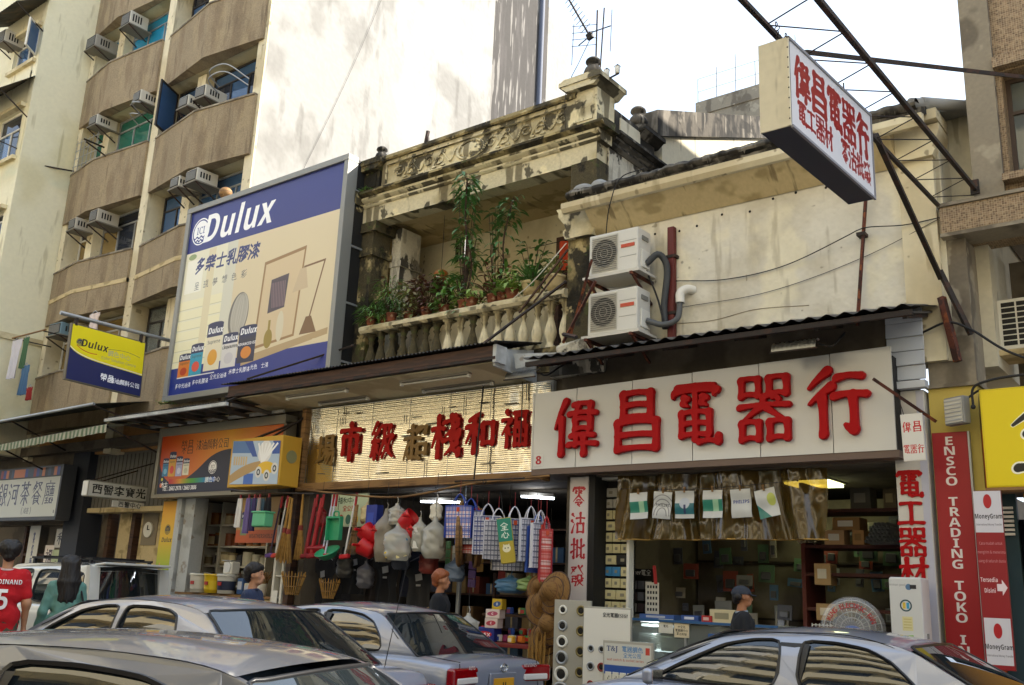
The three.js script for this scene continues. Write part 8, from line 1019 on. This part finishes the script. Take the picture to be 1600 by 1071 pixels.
  mesh('collar', nb().add(new THREE.TorusGeometry(.06 * w, .012, 6, 20), M4(0, 1.46, -.008, PI / 2 - .15, 0, 0, V(1.1, 1, 1))), p.collar ?? p.top, sh_);
  mesh('trousers', nb().add(ruffle(blob([[[-.07, .95, 0], [.07, .95, 0], .118, .118], ...legs.flatMap(({ H, K, A: a }) => [[H, K, .098, .074], [K, [a[0], a[1] + .03, a[2]], .072, .06]])], .03, .016), .009, 14)), p.legs, t);
  for (const { A: a, T } of legs) mesh('shoe', nb().add(blob([[[a[0], .05, a[2] - .03], [T[0], .04, T[2]], .05, .042], [[T[0], .035, T[2]], [T[0], .03, T[2] + .05], .042, .032]], .02, .014)), p.shoes ?? blackM, t);
  const R = new THREE.Group(); R.rotation.y = p.look ?? 0;
  const tw = (o) => { o.rotation.y = p.look ?? 0; return o; };
  tw(mesh('eyes', nb().sph(-.03, 1.632, .079, .0115, 1.2, .8, .6, 8, 6).sph(.03, 1.632, .079, .0115, 1.2, .8, .6, 8, 6), mat('#1a1512', .2), t)); tw(mesh('brows', nb().boxc(-.031, 1.655, .085, .034, .006, .008, 0, .25, .1).boxc(.031, 1.655, .085, .034, .006, .008, 0, -.25, -.1), blackM, t)); tw(mesh('mouth', nb().boxc(0, 1.563, .094, .042, .007, .008, 0, 0, 0, .003), mat('#8a4a40', .5), t));
  const hm = p.hair;
  if (p.cap) { tw(mesh('cap', nb().add(new THREE.SphereGeometry(.104, 20, 10, 0, 6.3, 0, PI / 2), M4(0, 1.645, -.008, 0, 0, 0, V(.96, .92, 1.08))).add(new THREE.CylinderGeometry(.1, .1, .012, 20, 1, false, -PI / 2.2, PI / 1.1), M4(0, 1.65, .06, .18, 0, 0, V(.9, 1, .95))), p.cap, t)); tw(mesh('hair', nb().add(blob([[[-.06, 1.62, -.05], [.06, 1.62, -.05], .045, .045], [[0, 1.58, -.06], [0, 1.64, -.06], .045, .05]], .02, .01)), hm, t)); } else {
    const hc_ = [[[-.03, 1.686, -.012], [.03, 1.686, -.012], .079, .079], [[0, 1.66, -.045], [0, 1.595, -.05], .08, .06], [[-.06, 1.665, -.012], [-.067, 1.615, -.03], .034, .02], [[.06, 1.665, -.012], [.067, 1.615, -.03], .034, .02], [[-.045, 1.7, .05], [.045, 1.7, .05], .034, .034]];
    if (p.long) for (let i = 0; i < 9; i++) { const x = -.09 + i * .0225, z = -.06 - .03 * Math.sin(i / 8 * PI); hc_.push([[x * .6, 1.66, z + .01], [x, 1.46, z - .015], .045, .04], [[x, 1.46, z - .015], [x * .85 + .008 * (i % 3 - 1), 1.27 - .02 * ((i * 5) % 3), z - .03], .04, .016]); }
    tw(mesh('hair', nb().add(ruffle(blob(hc_, p.long ? .02 : .03, .007), .008, 70, p.long ? .12 : .5)), hm, t));
  }
  return { t, fS, A };
}
function backPrint(o, fS, y0, y1, w, draw, label) { // lettering that follows the cloth of the back
  const zAt = (x, y) => { let z = -.4; for (let i = 0; i < 60; i++) { const d = fS(x, y, z); if (d < .004) break; z += Math.max(.002, d * .8); } return z - .014; };
  mesh('print', grid(14, 14, (u, v) => { const x = lerp(w / 2, -w / 2, u), y = lerp(y0, y1, v); return [x, y, zAt(x, y)]; }, true), new THREE.MeshStandardMaterial({ color: '#e6e2e0', roughness: .7, transparent: true, alphaMap: canvasTex(256, 256, (g) => { g.fillStyle = '#000'; g.fillRect(0, 0, 256, 256); g.fillStyle = '#fff'; draw(g); }) }), o.children[1], label);
}
const cloth = (c, sd) => surf(128, .4, c, [{ c: '#ffffff', f: [8, 8], lo: .62, hi: .9, a: .05 }], { seed: sd, grain: .06, gf: 60, bump: .002 });
const hairM = new THREE.MeshPhysicalMaterial({ color: '#17110d', roughness: .6 }), blueJean = mat('#33486a', .9), darkTr = mat('#232326', .9);
const faceTo = (x, z) => Math.atan2(x, z);
{
  const a = person('person in a red number five football shirt walking away at the far left', [-11.92, 0, 5.4], faceTo(-.9, -.42), { s: 1.13, top: cloth('#b30d18', 101), collar: mat('#c9b0b0', .8), sleeve: .36, legs: mat('#4a4a3a', .9), hair: hairM, armR: [0, 0, 0, .0, 0, -.02], stride: .2, skin: skinM });
  backPrint(a.t, a.fS, 1.02, 1.4, .34, (g) => { txt(g, 'FERDINAND', 128, 62, 44, { color: '#fff', sx: .98 }); txt(g, '5', 128, 232, 190, { color: '#fff', sx: .9 }); }, 'white name and number five');
  const bg = thing('carrier_bag', 'pale carrier bag held by the walker in the red shirt', 'bag', [-11.5, 0, 5.15]); const W = a.A[1].W; a.t.updateMatrixWorld(true); const hw = V(W[0] - .005, W[1] - .1, W[2] + .02).applyMatrix4(a.t.matrixWorld); bg.position.copy(hw); mesh('bag', grid(20, 12, (u, v) => { const q = u * 6.283, k = Math.sin(Math.min(1, v * 1.3) * PI * .62 + .4) * (1 - v * .6); return [Math.cos(q) * .11 * k, -.36 + v * .36, Math.sin(q) * .07 * k]; }), mat('#b8b48a', .6), bg); mesh('handle', nb().tube([V(-.03, -.04, 0), V(0, .012, 0), V(.03, -.04, 0)], .006, 5), mat('#b8b48a', .6), bg);
  const b = person('person with long dark hair in a teal knit top walking away, bag on shoulder', [-11.75, 0, 4.72], faceTo(-.92, -.3), { s: 1.05, female: true, long: true, top: cloth('#5b8478', 103), legs: blueJean, hair: hairM, stride: .16, armL: [.01, 0, 0, .02, .02, .02] });
  const sb = thing('shoulder_bag', 'black shoulder bag carried by the walker in the teal top', 'bag', [-11.75, 0, 4.72], b.t.rotation.y); mesh('bag', nb().boxc(-.25, .98, .0, .1, .2, .26, 0, 0, .1, .04), blackM, sb); mesh('strap', nb().tube([V(-.24, 1.07, .11), V(-.17, 1.38, .08), V(-.14, 1.485, -.01), V(-.17, 1.36, -.11), V(-.24, 1.07, -.11)], .012, 5, 24), blackM, sb);
  person('person in a dark blue shirt seen in profile before the paint shop', [-9.43, 0, 3.72], faceTo(.8, -.6), { s: 1.05, top: cloth('#26304a', 105), sleeve: .4, legs: darkTr, hair: hairM, stride: .14 });
  person('person with reddish hair looking down inside the household shop', [-8.05, .14, 2.0], faceTo(.85, -.5), { s: .985, top: mat('#15161a', .9), legs: darkTr, hair: mat('#8a4a22', .5), stride: .1, skin: skinTan });
  person('person in a dark cap and jacket in profile before the electrical shop', [-4.45, .14, 1.3], faceTo(.8, -.55), { s: .955, top: mat('#17181c', .9), legs: darkTr, hair: hairM, cap: mat('#262b36', .8), stride: .12, collar: mat('#8a9aa8', .8), skin: skinTan });
}
// ---------------------------------------------------------------- balcony plants
const leafM = [['#2f5a22', '#6f9c40'], ['#24461c', '#50803a'], ['#6a8a3a', '#9cb858'], ['#4a2f26', '#6a4030'], ['#7a8a4a', '#9aa060']].map(([a, b], i) => new THREE.MeshPhysicalMaterial({ color: b, roughness: .55, transmission: .3, thickness: 0 })), terra = surf(128, .5, '#8a5038', [{ c: '#6a3826', f: [5, 5], lo: .5, hi: .65, a: .7 }, { c: '#c9b090', f: [9, 9], lo: .64, hi: .72, a: .6 }], { seed: 111 });
function leaf(b, p, dir, len, w, droop) { // folded, bent blade
  const d = dir.clone().normalize(), s = V().crossVectors(d, V(0, 1, 0)); if (s.lengthSq() < .01) s.set(1, 0, 0); s.normalize(); const n = V().crossVectors(s, d), q = [], ix = [];
  for (let i = 0; i <= 3; i++) { const t = i / 3, c = p.clone().addScaledVector(d, len * t).add(V(0, -droop * len * t * t, 0)), h = w * Math.sin(PI * (.12 + .88 * t)) ** .8 * (t === 1 ? 0 : 1); q.push(c.clone().addScaledVector(s, h / 2).addScaledVector(n, h * .15), c, c.clone().addScaledVector(s, -h / 2).addScaledVector(n, h * .15)); if (i) { const o = i * 3; ix.push(o - 3, o, o + 1, o - 3, o + 1, o - 2, o - 2, o + 1, o + 2, o - 2, o + 2, o - 1); } }
  const g = new THREE.BufferGeometry(); g.setAttribute('position', new THREE.Float32BufferAttribute(q.flatMap((v) => [v.x, v.y, v.z]), 3)); g.setIndex(ix); g.computeVertexNormals(); b.add(g);
}
function plant(label, x, z, { y = 5.95, h = .6, n = 40, kind = 'bush', m = 0, r = .25, pot = .1, flower, lean = [0, 0], potC } = {}) {
  const t = thing('potted_plant', label, 'plant', [x, y, z]), b = nb(), st = nb();
  if (pot) { mesh('pot', nb().lathe([[0, 0], [pot * .72, 0], [pot, pot * 1.4], [pot * 1.1, pot * 1.4], [pot * 1.1, pot * 1.65], [pot * .95, pot * 1.65], [pot * .9, pot * 1.4], [0, pot * 1.4]], 0, 0, 0, 16), potC ?? terra, t); }
  const y0 = pot * 1.4;
  if (kind === 'blade') for (let i = 0; i < n; i++) { const a = rnd() * 6.283, e = rr(.25, 1.1); leaf(b, V(rr(-.04, .04), y0, rr(-.04, .04)), V(Math.cos(a) * Math.cos(e), Math.sin(e) * 1.4, Math.sin(a) * Math.cos(e)), rr(.6, 1) * h, .035, rr(.1, .6)); } else if (kind === 'sapling') {
    const tip = V(lean[0], h, lean[1]), pts = [V(0, y0, 0), V(lean[0] * .3 + .03, h * .35, 0), V(lean[0] * .55 - .03, h * .65, lean[1] * .5), tip]; st.tube(pts, .013, 6, 24); const cv = new THREE.CatmullRomCurve3(pts);
    for (let i = 0; i < n; i++) { const k = i < n * .55 ? rr(.86, 1.02) : rr(.35, .9), c = cv.getPoint(Math.min(1, k)), a = rnd() * 6.283, q = c.clone().add(V(Math.cos(a) * rr(.02, r), rr(-.12, .12), Math.sin(a) * rr(.02, r))); if (i % 4 === 0) st.bar(c, q, .006); leaf(b, q, V(Math.cos(a), rr(-.7, .2), Math.sin(a)), rr(.09, .17), .06, .5); }
  } else n *= 1.7; for (let i = 0; i < n; i++) { const a = rnd() * 6.283, e = rnd() * 1.05 - .12, rad = r * Math.sqrt(rnd()), c = V(Math.cos(a) * rad, y0 + e * h, Math.sin(a) * rad * .7); if (i % 5 === 0) st.bar(V(rr(-.04, .04), y0 * .8, 0), c, .007); leaf(b, c, V(Math.cos(a) + rr(-.4, .4), rr(-.3, 1), Math.sin(a) + rr(-.4, .4)), rr(.1, .2), kind === 'thin' ? .02 : .06, rr(.2, .8)); }
  stuff(mesh('foliage', b, leafM[m], t)); if (st.g.length) mesh('stem', st, S.darkwood, t);
  if (flower) { const f = nb(); for (let i = 0; i < flower[1]; i++) { const c = V(rr(-r, r), y0 + rr(.5, 1) * h, rr(-.1, .2)); for (let k = 0; k < 5; k++) leaf(f, c, V(Math.cos(k * 1.26), .5, Math.sin(k * 1.26)), .045, .04, .3); } mesh('flower', f, mat(flower[0], .7), t); }
  return t;
}
plant('bushy green plant at the left end of the balcony rail', -11.5, -.05, { h: .75, n: 150, r: .22, kind: 'thin', m: 0, flower: ['#a01a18', 3] });
plant('trailing grassy plant spilling over the left rail', -11.75, .05, { h: .22, n: 130, r: .26, kind: 'thin', m: 0, pot: .09 });
plant('trailing plant spilling beside the leftmost balusters', -11.25, .06, { h: .3, n: 110, r: .22, kind: 'thin', m: 1, pot: .09 });
plant('leafy plant with pale pink flowers near the left of the rail', -11.0, -.1, { h: .55, n: 90, r: .25, m: 4, flower: ['#d8a09a', 5] });
plant('dark reddish leafed plant in the middle of the rail', -10.55, -.05, { h: .6, n: 110, r: .32, m: 3 });
plant('brown stemmed green plant beside the dark reddish one', -10.2, -.1, { h: .62, n: 120, r: .26, m: 0, flower: ['#b8501c', 2] });
plant('tall feathery bamboo-like plant rising to mid balcony', -9.98, -.3, { h: 1.45, n: 150, r: .2, kind: 'thin', m: 2 });
plant('tall leaning sapling with a drooping leafy top near the beam', -9.75, -.05, { h: 2.05, n: 120, kind: 'sapling', r: .22, m: 1, lean: [.32, .45] });
plant('second sapling with leaf clusters right of the tall one', -9.15, -.1, { h: 1.65, n: 70, kind: 'sapling', r: .2, m: 1, lean: [.35, .1] });
plant('purple leaved dracaena in front of the second sapling', -9.15, -.05, { h: .6, n: 34, kind: 'blade', m: 3 });
plant('small succulent in a low pot near the middle of the rail', -9.55, .0, { h: .2, n: 40, kind: 'blade', m: 2, pot: .1 });
plant('spiky green sword-leaf plant in a terracotta pot', -8.95, -.05, { h: .45, n: 40, kind: 'blade', m: 0, flower: ['#b8442a', 2] });
plant('large clump of upright dark green blades on the right of the rail', -8.4, -.05, { h: .75, n: 70, kind: 'blade', m: 1, pot: .15, potC: S.tan });
plant('pale yellow green drooping plant before the door', -8.7, .05, { h: .3, n: 60, kind: 'blade', m: 2, pot: .1 });
plant('low plant in a round tan pot at the right end of the rail', -7.95, -.05, { h: .35, n: 40, kind: 'blade', m: 4, pot: .16, potC: S.tan });
{ const p = thing('weed_tuft', 'tuft of wild grass growing on the cornice above the left column', 'plant', [-12.25, 8.5, .1]); const b = nb(); for (let i = 0; i < 120; i++) leaf(b, V(rr(-.25, .3), rr(-.05, .03), rr(-.1, .1)), V(rr(-.6, .6), rr(.2, 1), rr(-.2, .8)), rr(.06, .16), .012, .6); stuff(mesh('foliage', b, leafM[0], p)); mesh('root', nb().boxc(0, 0, 0, .3, .03, .1), S.moss, p);
  const p2 = copyOf(p, [-17.0, 4.98, .5], .4, 'dry weeds growing at the foot of the billboard frame'); p2.scale.setScalar(.8);
  const l = thing('lantern', 'rusty round lantern hanging inside the balcony', 'lantern', [-10.7, 6.85, -.5]); mesh('shade', nb().sph(0, 0, 0, .13, 1, .8, 1), mat('#9a5a20', .6), l); mesh('bulb', nb().sph(.02, -.06, .1, .035), whitePlastic, l); mesh('cord', nb().cyl(V(0, .1, 0), V(0, 1.1, 0), .005), cable, l);
  const c = thing('orange_cloth', 'orange red cloth hanging by the balcony door', 'cloth', [-8.3, 7.15, -.9]); mesh('cloth', grid(12, 10, (u, v) => [(u - .5) * .42, (v - 1) * .5, .03 * Math.sin(u * 12)]), mat('#b8401c', .9), c); mesh('line', nb().cyl(V(-.8, .01, 0), V(.3, .01, 0), .006), cable, c);
  const cn = thing('balcony_canes', 'dark canes and a white wire leaning at the right end of the balcony', 'canes'); mesh('cane', nb().bar(V(-8.5, 5.7, .1), V(-7.5, 6.45, .3), .025).bar(V(-8.2, 5.8, .15), V(-7.55, 6.2, .35), .02).bar(V(-8.35, 5.9, -.1), V(-7.8, 6.25, -.1), .03), S.darkwood, cn); mesh('wire', nb().tube([V(-8.7, 5.9, .1), V(-8.2, 6.1, .2), V(-7.6, 6.6, .2)], .008, 5), whitePlastic, cn);
}
// ---------------------------------------------------------------- condensers on the pilaster, pipes, wires, antenna
function condenser(y, label) {
  const t = thing('condenser_unit', label, 'air conditioner', [-7.0, y, 0], 0, 'white condensers beside the balcony');
  mesh('casing', nb().box(0, 0, .15, .78, .6, .5, .02), mat('#cfccc2', .5), t); mesh('fan_panel', nb().box(.05, .04, .5, .47, .56, .508, .003), mat('#b9b5a8', .5), t); mesh('fan_hole', nb().add(new THREE.CylinderGeometry(.2, .2, .006, 32), M4(.26, .3, .511, PI / 2)), blackM, t);
  const gl = nb(); for (let i = 0; i < 17; i++) gl.box(.06, .06 + i * .029, .514, .46, .068 + i * .029, .52); for (const r of [.2, .13, .06]) gl.add(new THREE.TorusGeometry(r, .005, 5, 32), M4(.26, .3, .518)); mesh('grille', gl, mat('#8a8578', .6), t);
  mesh('front_lines', nb().box(.5, .2, .5, .76, .206, .503).box(.5, .42, .5, .76, .426, .503), greyPlastic, t); mesh('badge', nb().box(.52, .33, .5, .73, .38, .507), mat('#b8401c', .4), t); mesh('side_cover', nb().box(.78, .05, .2, .8, .3, .42, .006), whitePlastic, t); mesh('side_handle', nb().box(.78, .44, .24, .795, .5, .4), mat('#7a7a74', .6), t);
  mesh('tray', nb().box(-.06, -.05, .08, .84, -.015, .56), mat('#c9c4b8', .5), t); for (const x of [.02, .72]) { mesh('bracket', nb().bar(V(x, -.07, .0), V(x, -.07, .58), .04).bar(V(x, -.38, .02), V(x, -.09, .52), .03), S.rust, t); } return t;
}
condenser(5.88, 'upper white condenser with orange badge on the shophouse corner'); condenser(5.04, 'lower white condenser with orange badge on the shophouse corner');
{
  const t = thing('iron_stays', 'crossed rusty iron stays in front of the condensers', 'stay'); mesh('stay', nb().bar(V(-6.82, 6.05, .7), V(-7.35, 5.1, .4), .035), S.rust, t); mesh('stay', nb().bar(V(-6.74, 5.72, .72), V(-7.4, 5.0, .5), .035), S.rust, t); mesh('stay', nb().bar(V(-7.4, 5.12, .5), V(-6.9, 4.92, .9), .04), S.iron, t);
  const s2 = thing('awning_stay', 'long dark stay bar from the balcony column down to the billboard foot', 'stay'); mesh('bar', nb().bar(V(-12.0, 5.6, .2), V(-13.6, 5.0, 1.1), .03), S.iron, s2); mesh('eye', nb().sph(-12.0, 5.6, .2, .03), S.iron, s2); const s3 = thing('awning_stay', 'dark stay bar rising past the balusters to the pilaster', 'stay'); mesh('bar', nb().bar(V(-8.6, 4.98, .9), V(-7.6, 6.0, .2), .03), S.iron, s3); mesh('eye', nb().sph(-7.6, 6.0, .2, .03), S.iron, s3);
  const rp = thing('red_pipe', 'dark red downpipe beside the condensers', 'pipe'); mesh('pipe', nb().box(-6.0, 4.95, .01, -5.9, 6.55, .1, .012), mat('#5f1c18', .6), rp); mesh('clip', nb().box(-6.03, 6.1, .0, -5.87, 6.14, .11).box(-6.03, 5.3, 0, -5.87, 5.34, .11), S.iron, rp);
  const bp = thing('grey_conduit', 'grey insulated hoses looping from the condensers with a white elbow', 'pipe'); mesh('hose', nb().tube([V(-6.2, 6.0, .3), V(-6.05, 6.12, .25), V(-5.98, 6.0, .16), V(-6.02, 5.4, .14), V(-6.0, 5.1, .14)], .045, 8, 40), mat('#3f4143', .7), bp); mesh('hose', nb().tube([V(-6.2, 5.2, .3), V(-6.0, 5.14, .2), V(-5.82, 5.2, .16), V(-5.78, 5.45, .14)], .04, 8, 30), mat('#5a5c5e', .7), bp); mesh('elbow', nb().tube([V(-5.78, 5.42, .14), V(-5.78, 5.56, .13), V(-5.72, 5.62, .08), V(-5.66, 5.62, -.02)], .06, 10, 20), whitePlastic, bp); mesh('thin_cable', nb().tube([V(-6.2, 5.9, .3), V(-6.08, 5.5, .2), V(-6.0, 5.2, .2)], .014, 5), cable, bp);
  const po = thing('rusty_pole', 'thin rusty pole standing against the plastered wall', 'pole'); mesh('pole', nb().cyl(V(-3.5, 4.8, .1), V(-3.28, 6.75, .1), .022), S.rust, po); mesh('clamp', nb().box(-3.45, 5.9, .0, -3.35, 5.94, .13), S.iron, po);
  const wire = (label, pts, r = .007) => { const w = thing('wall_cable', label, 'cable'); mesh('cable', nb().tube(pts, r, 5, 40), cable, w); mesh('clip', nb().sph(pts[0].x, pts[0].y, pts[0].z, r * 1.8).sph(pts[pts.length - 1].x, pts[pts.length - 1].y, pts[pts.length - 1].z, r * 1.8), cable, w); };
  wire('upper sagging cable across the plastered wall', [V(-5.9, 5.78, .03), V(-5.2, 5.68, .03), V(-4.4, 5.72, .03), V(-3.5, 5.94, .13), V(-3.38, 5.98, .13), V(-2.9, 5.94, .08), V(-2.5, 5.95, .08)]); wire('lower thin cable across the plastered wall', [V(-5.8, 5.4, .02), V(-4.6, 5.42, .02), V(-3.4, 5.66, .02), V(-2.5, 5.95, .07)], .004); wire('pale cable slanting from the eaves to the capital', [V(-7.0, 6.4, .1), V(-6.7, 6.9, .46), V(-6.5, 7.25, .5), V(-6.2, 7.35, .4)], .008); wire('dark cable draped from the ribbed panel to the yellow sign', [V(-2.8, 4.62, .1), V(-2.5, 4.7, .12), V(-2.3, 4.6, .1), V(-1.9, 4.25, .3), V(-1.3, 3.95, .3)], .014); wire('grey conduit curving over the yellow sign', [V(-2.28, 3.7, .32), V(-2.26, 3.9, .33), V(-2.1, 3.96, .34), V(-1.3, 4.0, .34)], .014); wire('thin dark line running up the white gable', [V(-15.7, 8.6, -.6), V(-15.69, 13.5, -2.4), V(-15.69, 19, -4.1)], .004);
  // tv antenna on the corner pedestal
  const a = thing('tv_antenna', 'dark television aerial with many rods above the corner urn', 'antenna', [-7.46, 9.75, -.3]); mesh('mast', nb().cyl(V(-.03, -.5, 0), V(-.02, .95, 0), .014), S.iron, a); mesh('mast', nb().cyl(V(.06, -.5, .03), V(.13, .92, .03), .012), S.iron, a);
  const bm = [V(-.12, .52, .1), V(-.5, 1.5, .55)]; mesh('boom', nb().bar(bm[0], bm[1], .024), S.iron, a); for (let i = 0; i < 13; i++) { const c = V().lerpVectors(bm[0], bm[1], .08 + i / 13 * .9), l = .12 - i * .004; mesh('rod', nb().cyl(c.clone().add(V(-l, -.02, -l * .4)), c.clone().add(V(l, .02, l * .4)), .005, .005, 5), S.iron, a); }
  for (let i = 0; i < 4; i++) mesh('reflector_rod', nb().cyl(V(-.4, .35 + i * .12, .15), V(.0, .32 + i * .12, .02), .005, .005, 5), S.iron, a); for (const x of [-.42, .3]) mesh('upright_rod', nb().cyl(V(x, .05, .1), V(x + .02, .78, .1), .006, .006, 5), S.iron, a); mesh('cross_arm', nb().bar(V(-.1, .55, .05), V(.3, .5, .1), .014).bar(V(-.1, .5, .05), V(-.3, .36, .1), .014), S.iron, a); mesh('box', nb().boxc(-.1, .47, .08, .1, .1, .06, .2, 0, .3), blackM, a); mesh('lead', nb().tube([V(-.1, .4, .08), V(-.2, 0, .2), V(-.3, -.6, .4), V(-.35, -1.4, .3)], .006, 5), cable, a);
  const f = thing('twin_lantern', 'pair of small pale lantern lamps on an arm of the corner pedestal', 'lamp', [-7.1, 9.25, -.1]); mesh('arm', nb().bar(V(-.12, .0, 0), V(.16, .05, 0), .02), S.iron, f); for (const x of [-.05, .14]) { mesh('glass', nb().lathe([[0, .06], [.035, .06], [.045, .17], [0, .17]], x, 0, 0, 10), whitePlastic, f); mesh('cap', nb().lathe([[0, .22], [.05, .17], [0, .17]], x, 0, 0, 10), S.iron, f); }
  const br = thing('iron_prop', 'dark iron prop rising behind the parapet near its left end', 'prop', [-11.35, 9.1, -.5]); mesh('prop', nb().bar(V(0, 0, 0), V(.1, .62, 0), .05).bar(V(.2, 0, 0), V(.1, .5, 0), .04), S.iron, br); mesh('foot', nb().box(-.06, -.04, -.05, .26, 0, .05), S.iron, br);
  // distant roof with railing beyond the party wall
  const d = thing('distant_rooftop', 'weathered grey rooftop wall with thin wire posts beyond the party wall', 'building', [-13.7, 0, -22]); mesh('wall', nb().box(-3.1, 0, -8, 1.6, 21.2, 0), S.concrete, d); mesh('parapet', nb().box(-3.1, 21.2, -.4, 1.6, 21.8, .05), S.concrete, d); for (let i = 0; i < 6; i++) mesh('post', nb().cyl(V(-3 + i * .85, 21.8, 0), V(-3 + i * .85, 22.9 + (i % 3) * .3, 0), .022, .02, 6), mat('#8a9090', .6), d); mesh('wire', nb().bar(V(-3, 22.9, 0), V(1.3, 22.9, 0), .014).bar(V(-3, 22.3, 0), V(1.3, 22.3, 0), .014), mat('#9aa0a2', .6), d);
  const rl = thing('roof_rail', 'pale roof railing against the grey gable end', 'railing', [-14.4, 9.9, -4.5]); for (let i = 0; i < 3; i++) mesh('bar', nb().bar(V(-1.2, .1 + i * .28, 0), V(2.2, .3 + i * .3, .4), .025), mat('#b8a8a8', .6), rl); for (let i = 0; i < 4; i++) mesh('post', nb().bar(V(-1 + i, -.3, .1 * i), V(-1 + i, .95, .1 * i), .03), mat('#b8a8a8', .6), rl);
  // laundry
  [['#c9c6cc', -22.9, .42, .95, 'pale striped shirt drying by the yellow hanging sign'], ['#4a6a4a', -22.45, .2, .75, 'green striped cloth drying beside the pale shirt'], ['#4a6a8a', -22.25, .26, .7, 'blue jeans drying under the green cloth'], ['#8a2420', -21.9, .22, .3, 'small red cloth drying behind the yellow sign'], ['#d8c8c0', -19.5, .36, .4, 'cream garment drying above the yellow sign pole']].forEach(([c, x, w, h, l], i) => { const t = thing('hanging_laundry', l, 'laundry', [x, i === 4 ? 7.1 : [6.95, 6.95, 6.25, 5.7][i], .9]); mesh('cloth', grid(14, 10, (u, v) => [(u - .5) * w * (1 + .25 * (v > .7 ? 1 : 0)), (v - 1) * h, .04 * Math.sin(u * 15 + i) * (1.2 - v)]), mat(c, .95), t); mesh('hanger', nb().bar(V(-w * .45, -.02, 0), V(0, .06, 0), .012).bar(V(w * .45, -.02, 0), V(0, .06, 0), .012), alum, t); });
  const lp = thing('laundry_pole', 'bamboo laundry pole under the blue grey air conditioner', 'pole', [0, 0, 0]); mesh('pole', nb().cyl(V(-23.2, 7.02, .9), V(-21.6, 7.02, .9), .02), S.wood, lp); for (const x of [-23.1, -21.7]) mesh('bracket', nb().bar(V(x, 7.0, .9), V(x, 7.0, 0), .025), S.iron, lp);
}
renderer.render(scene, camera);
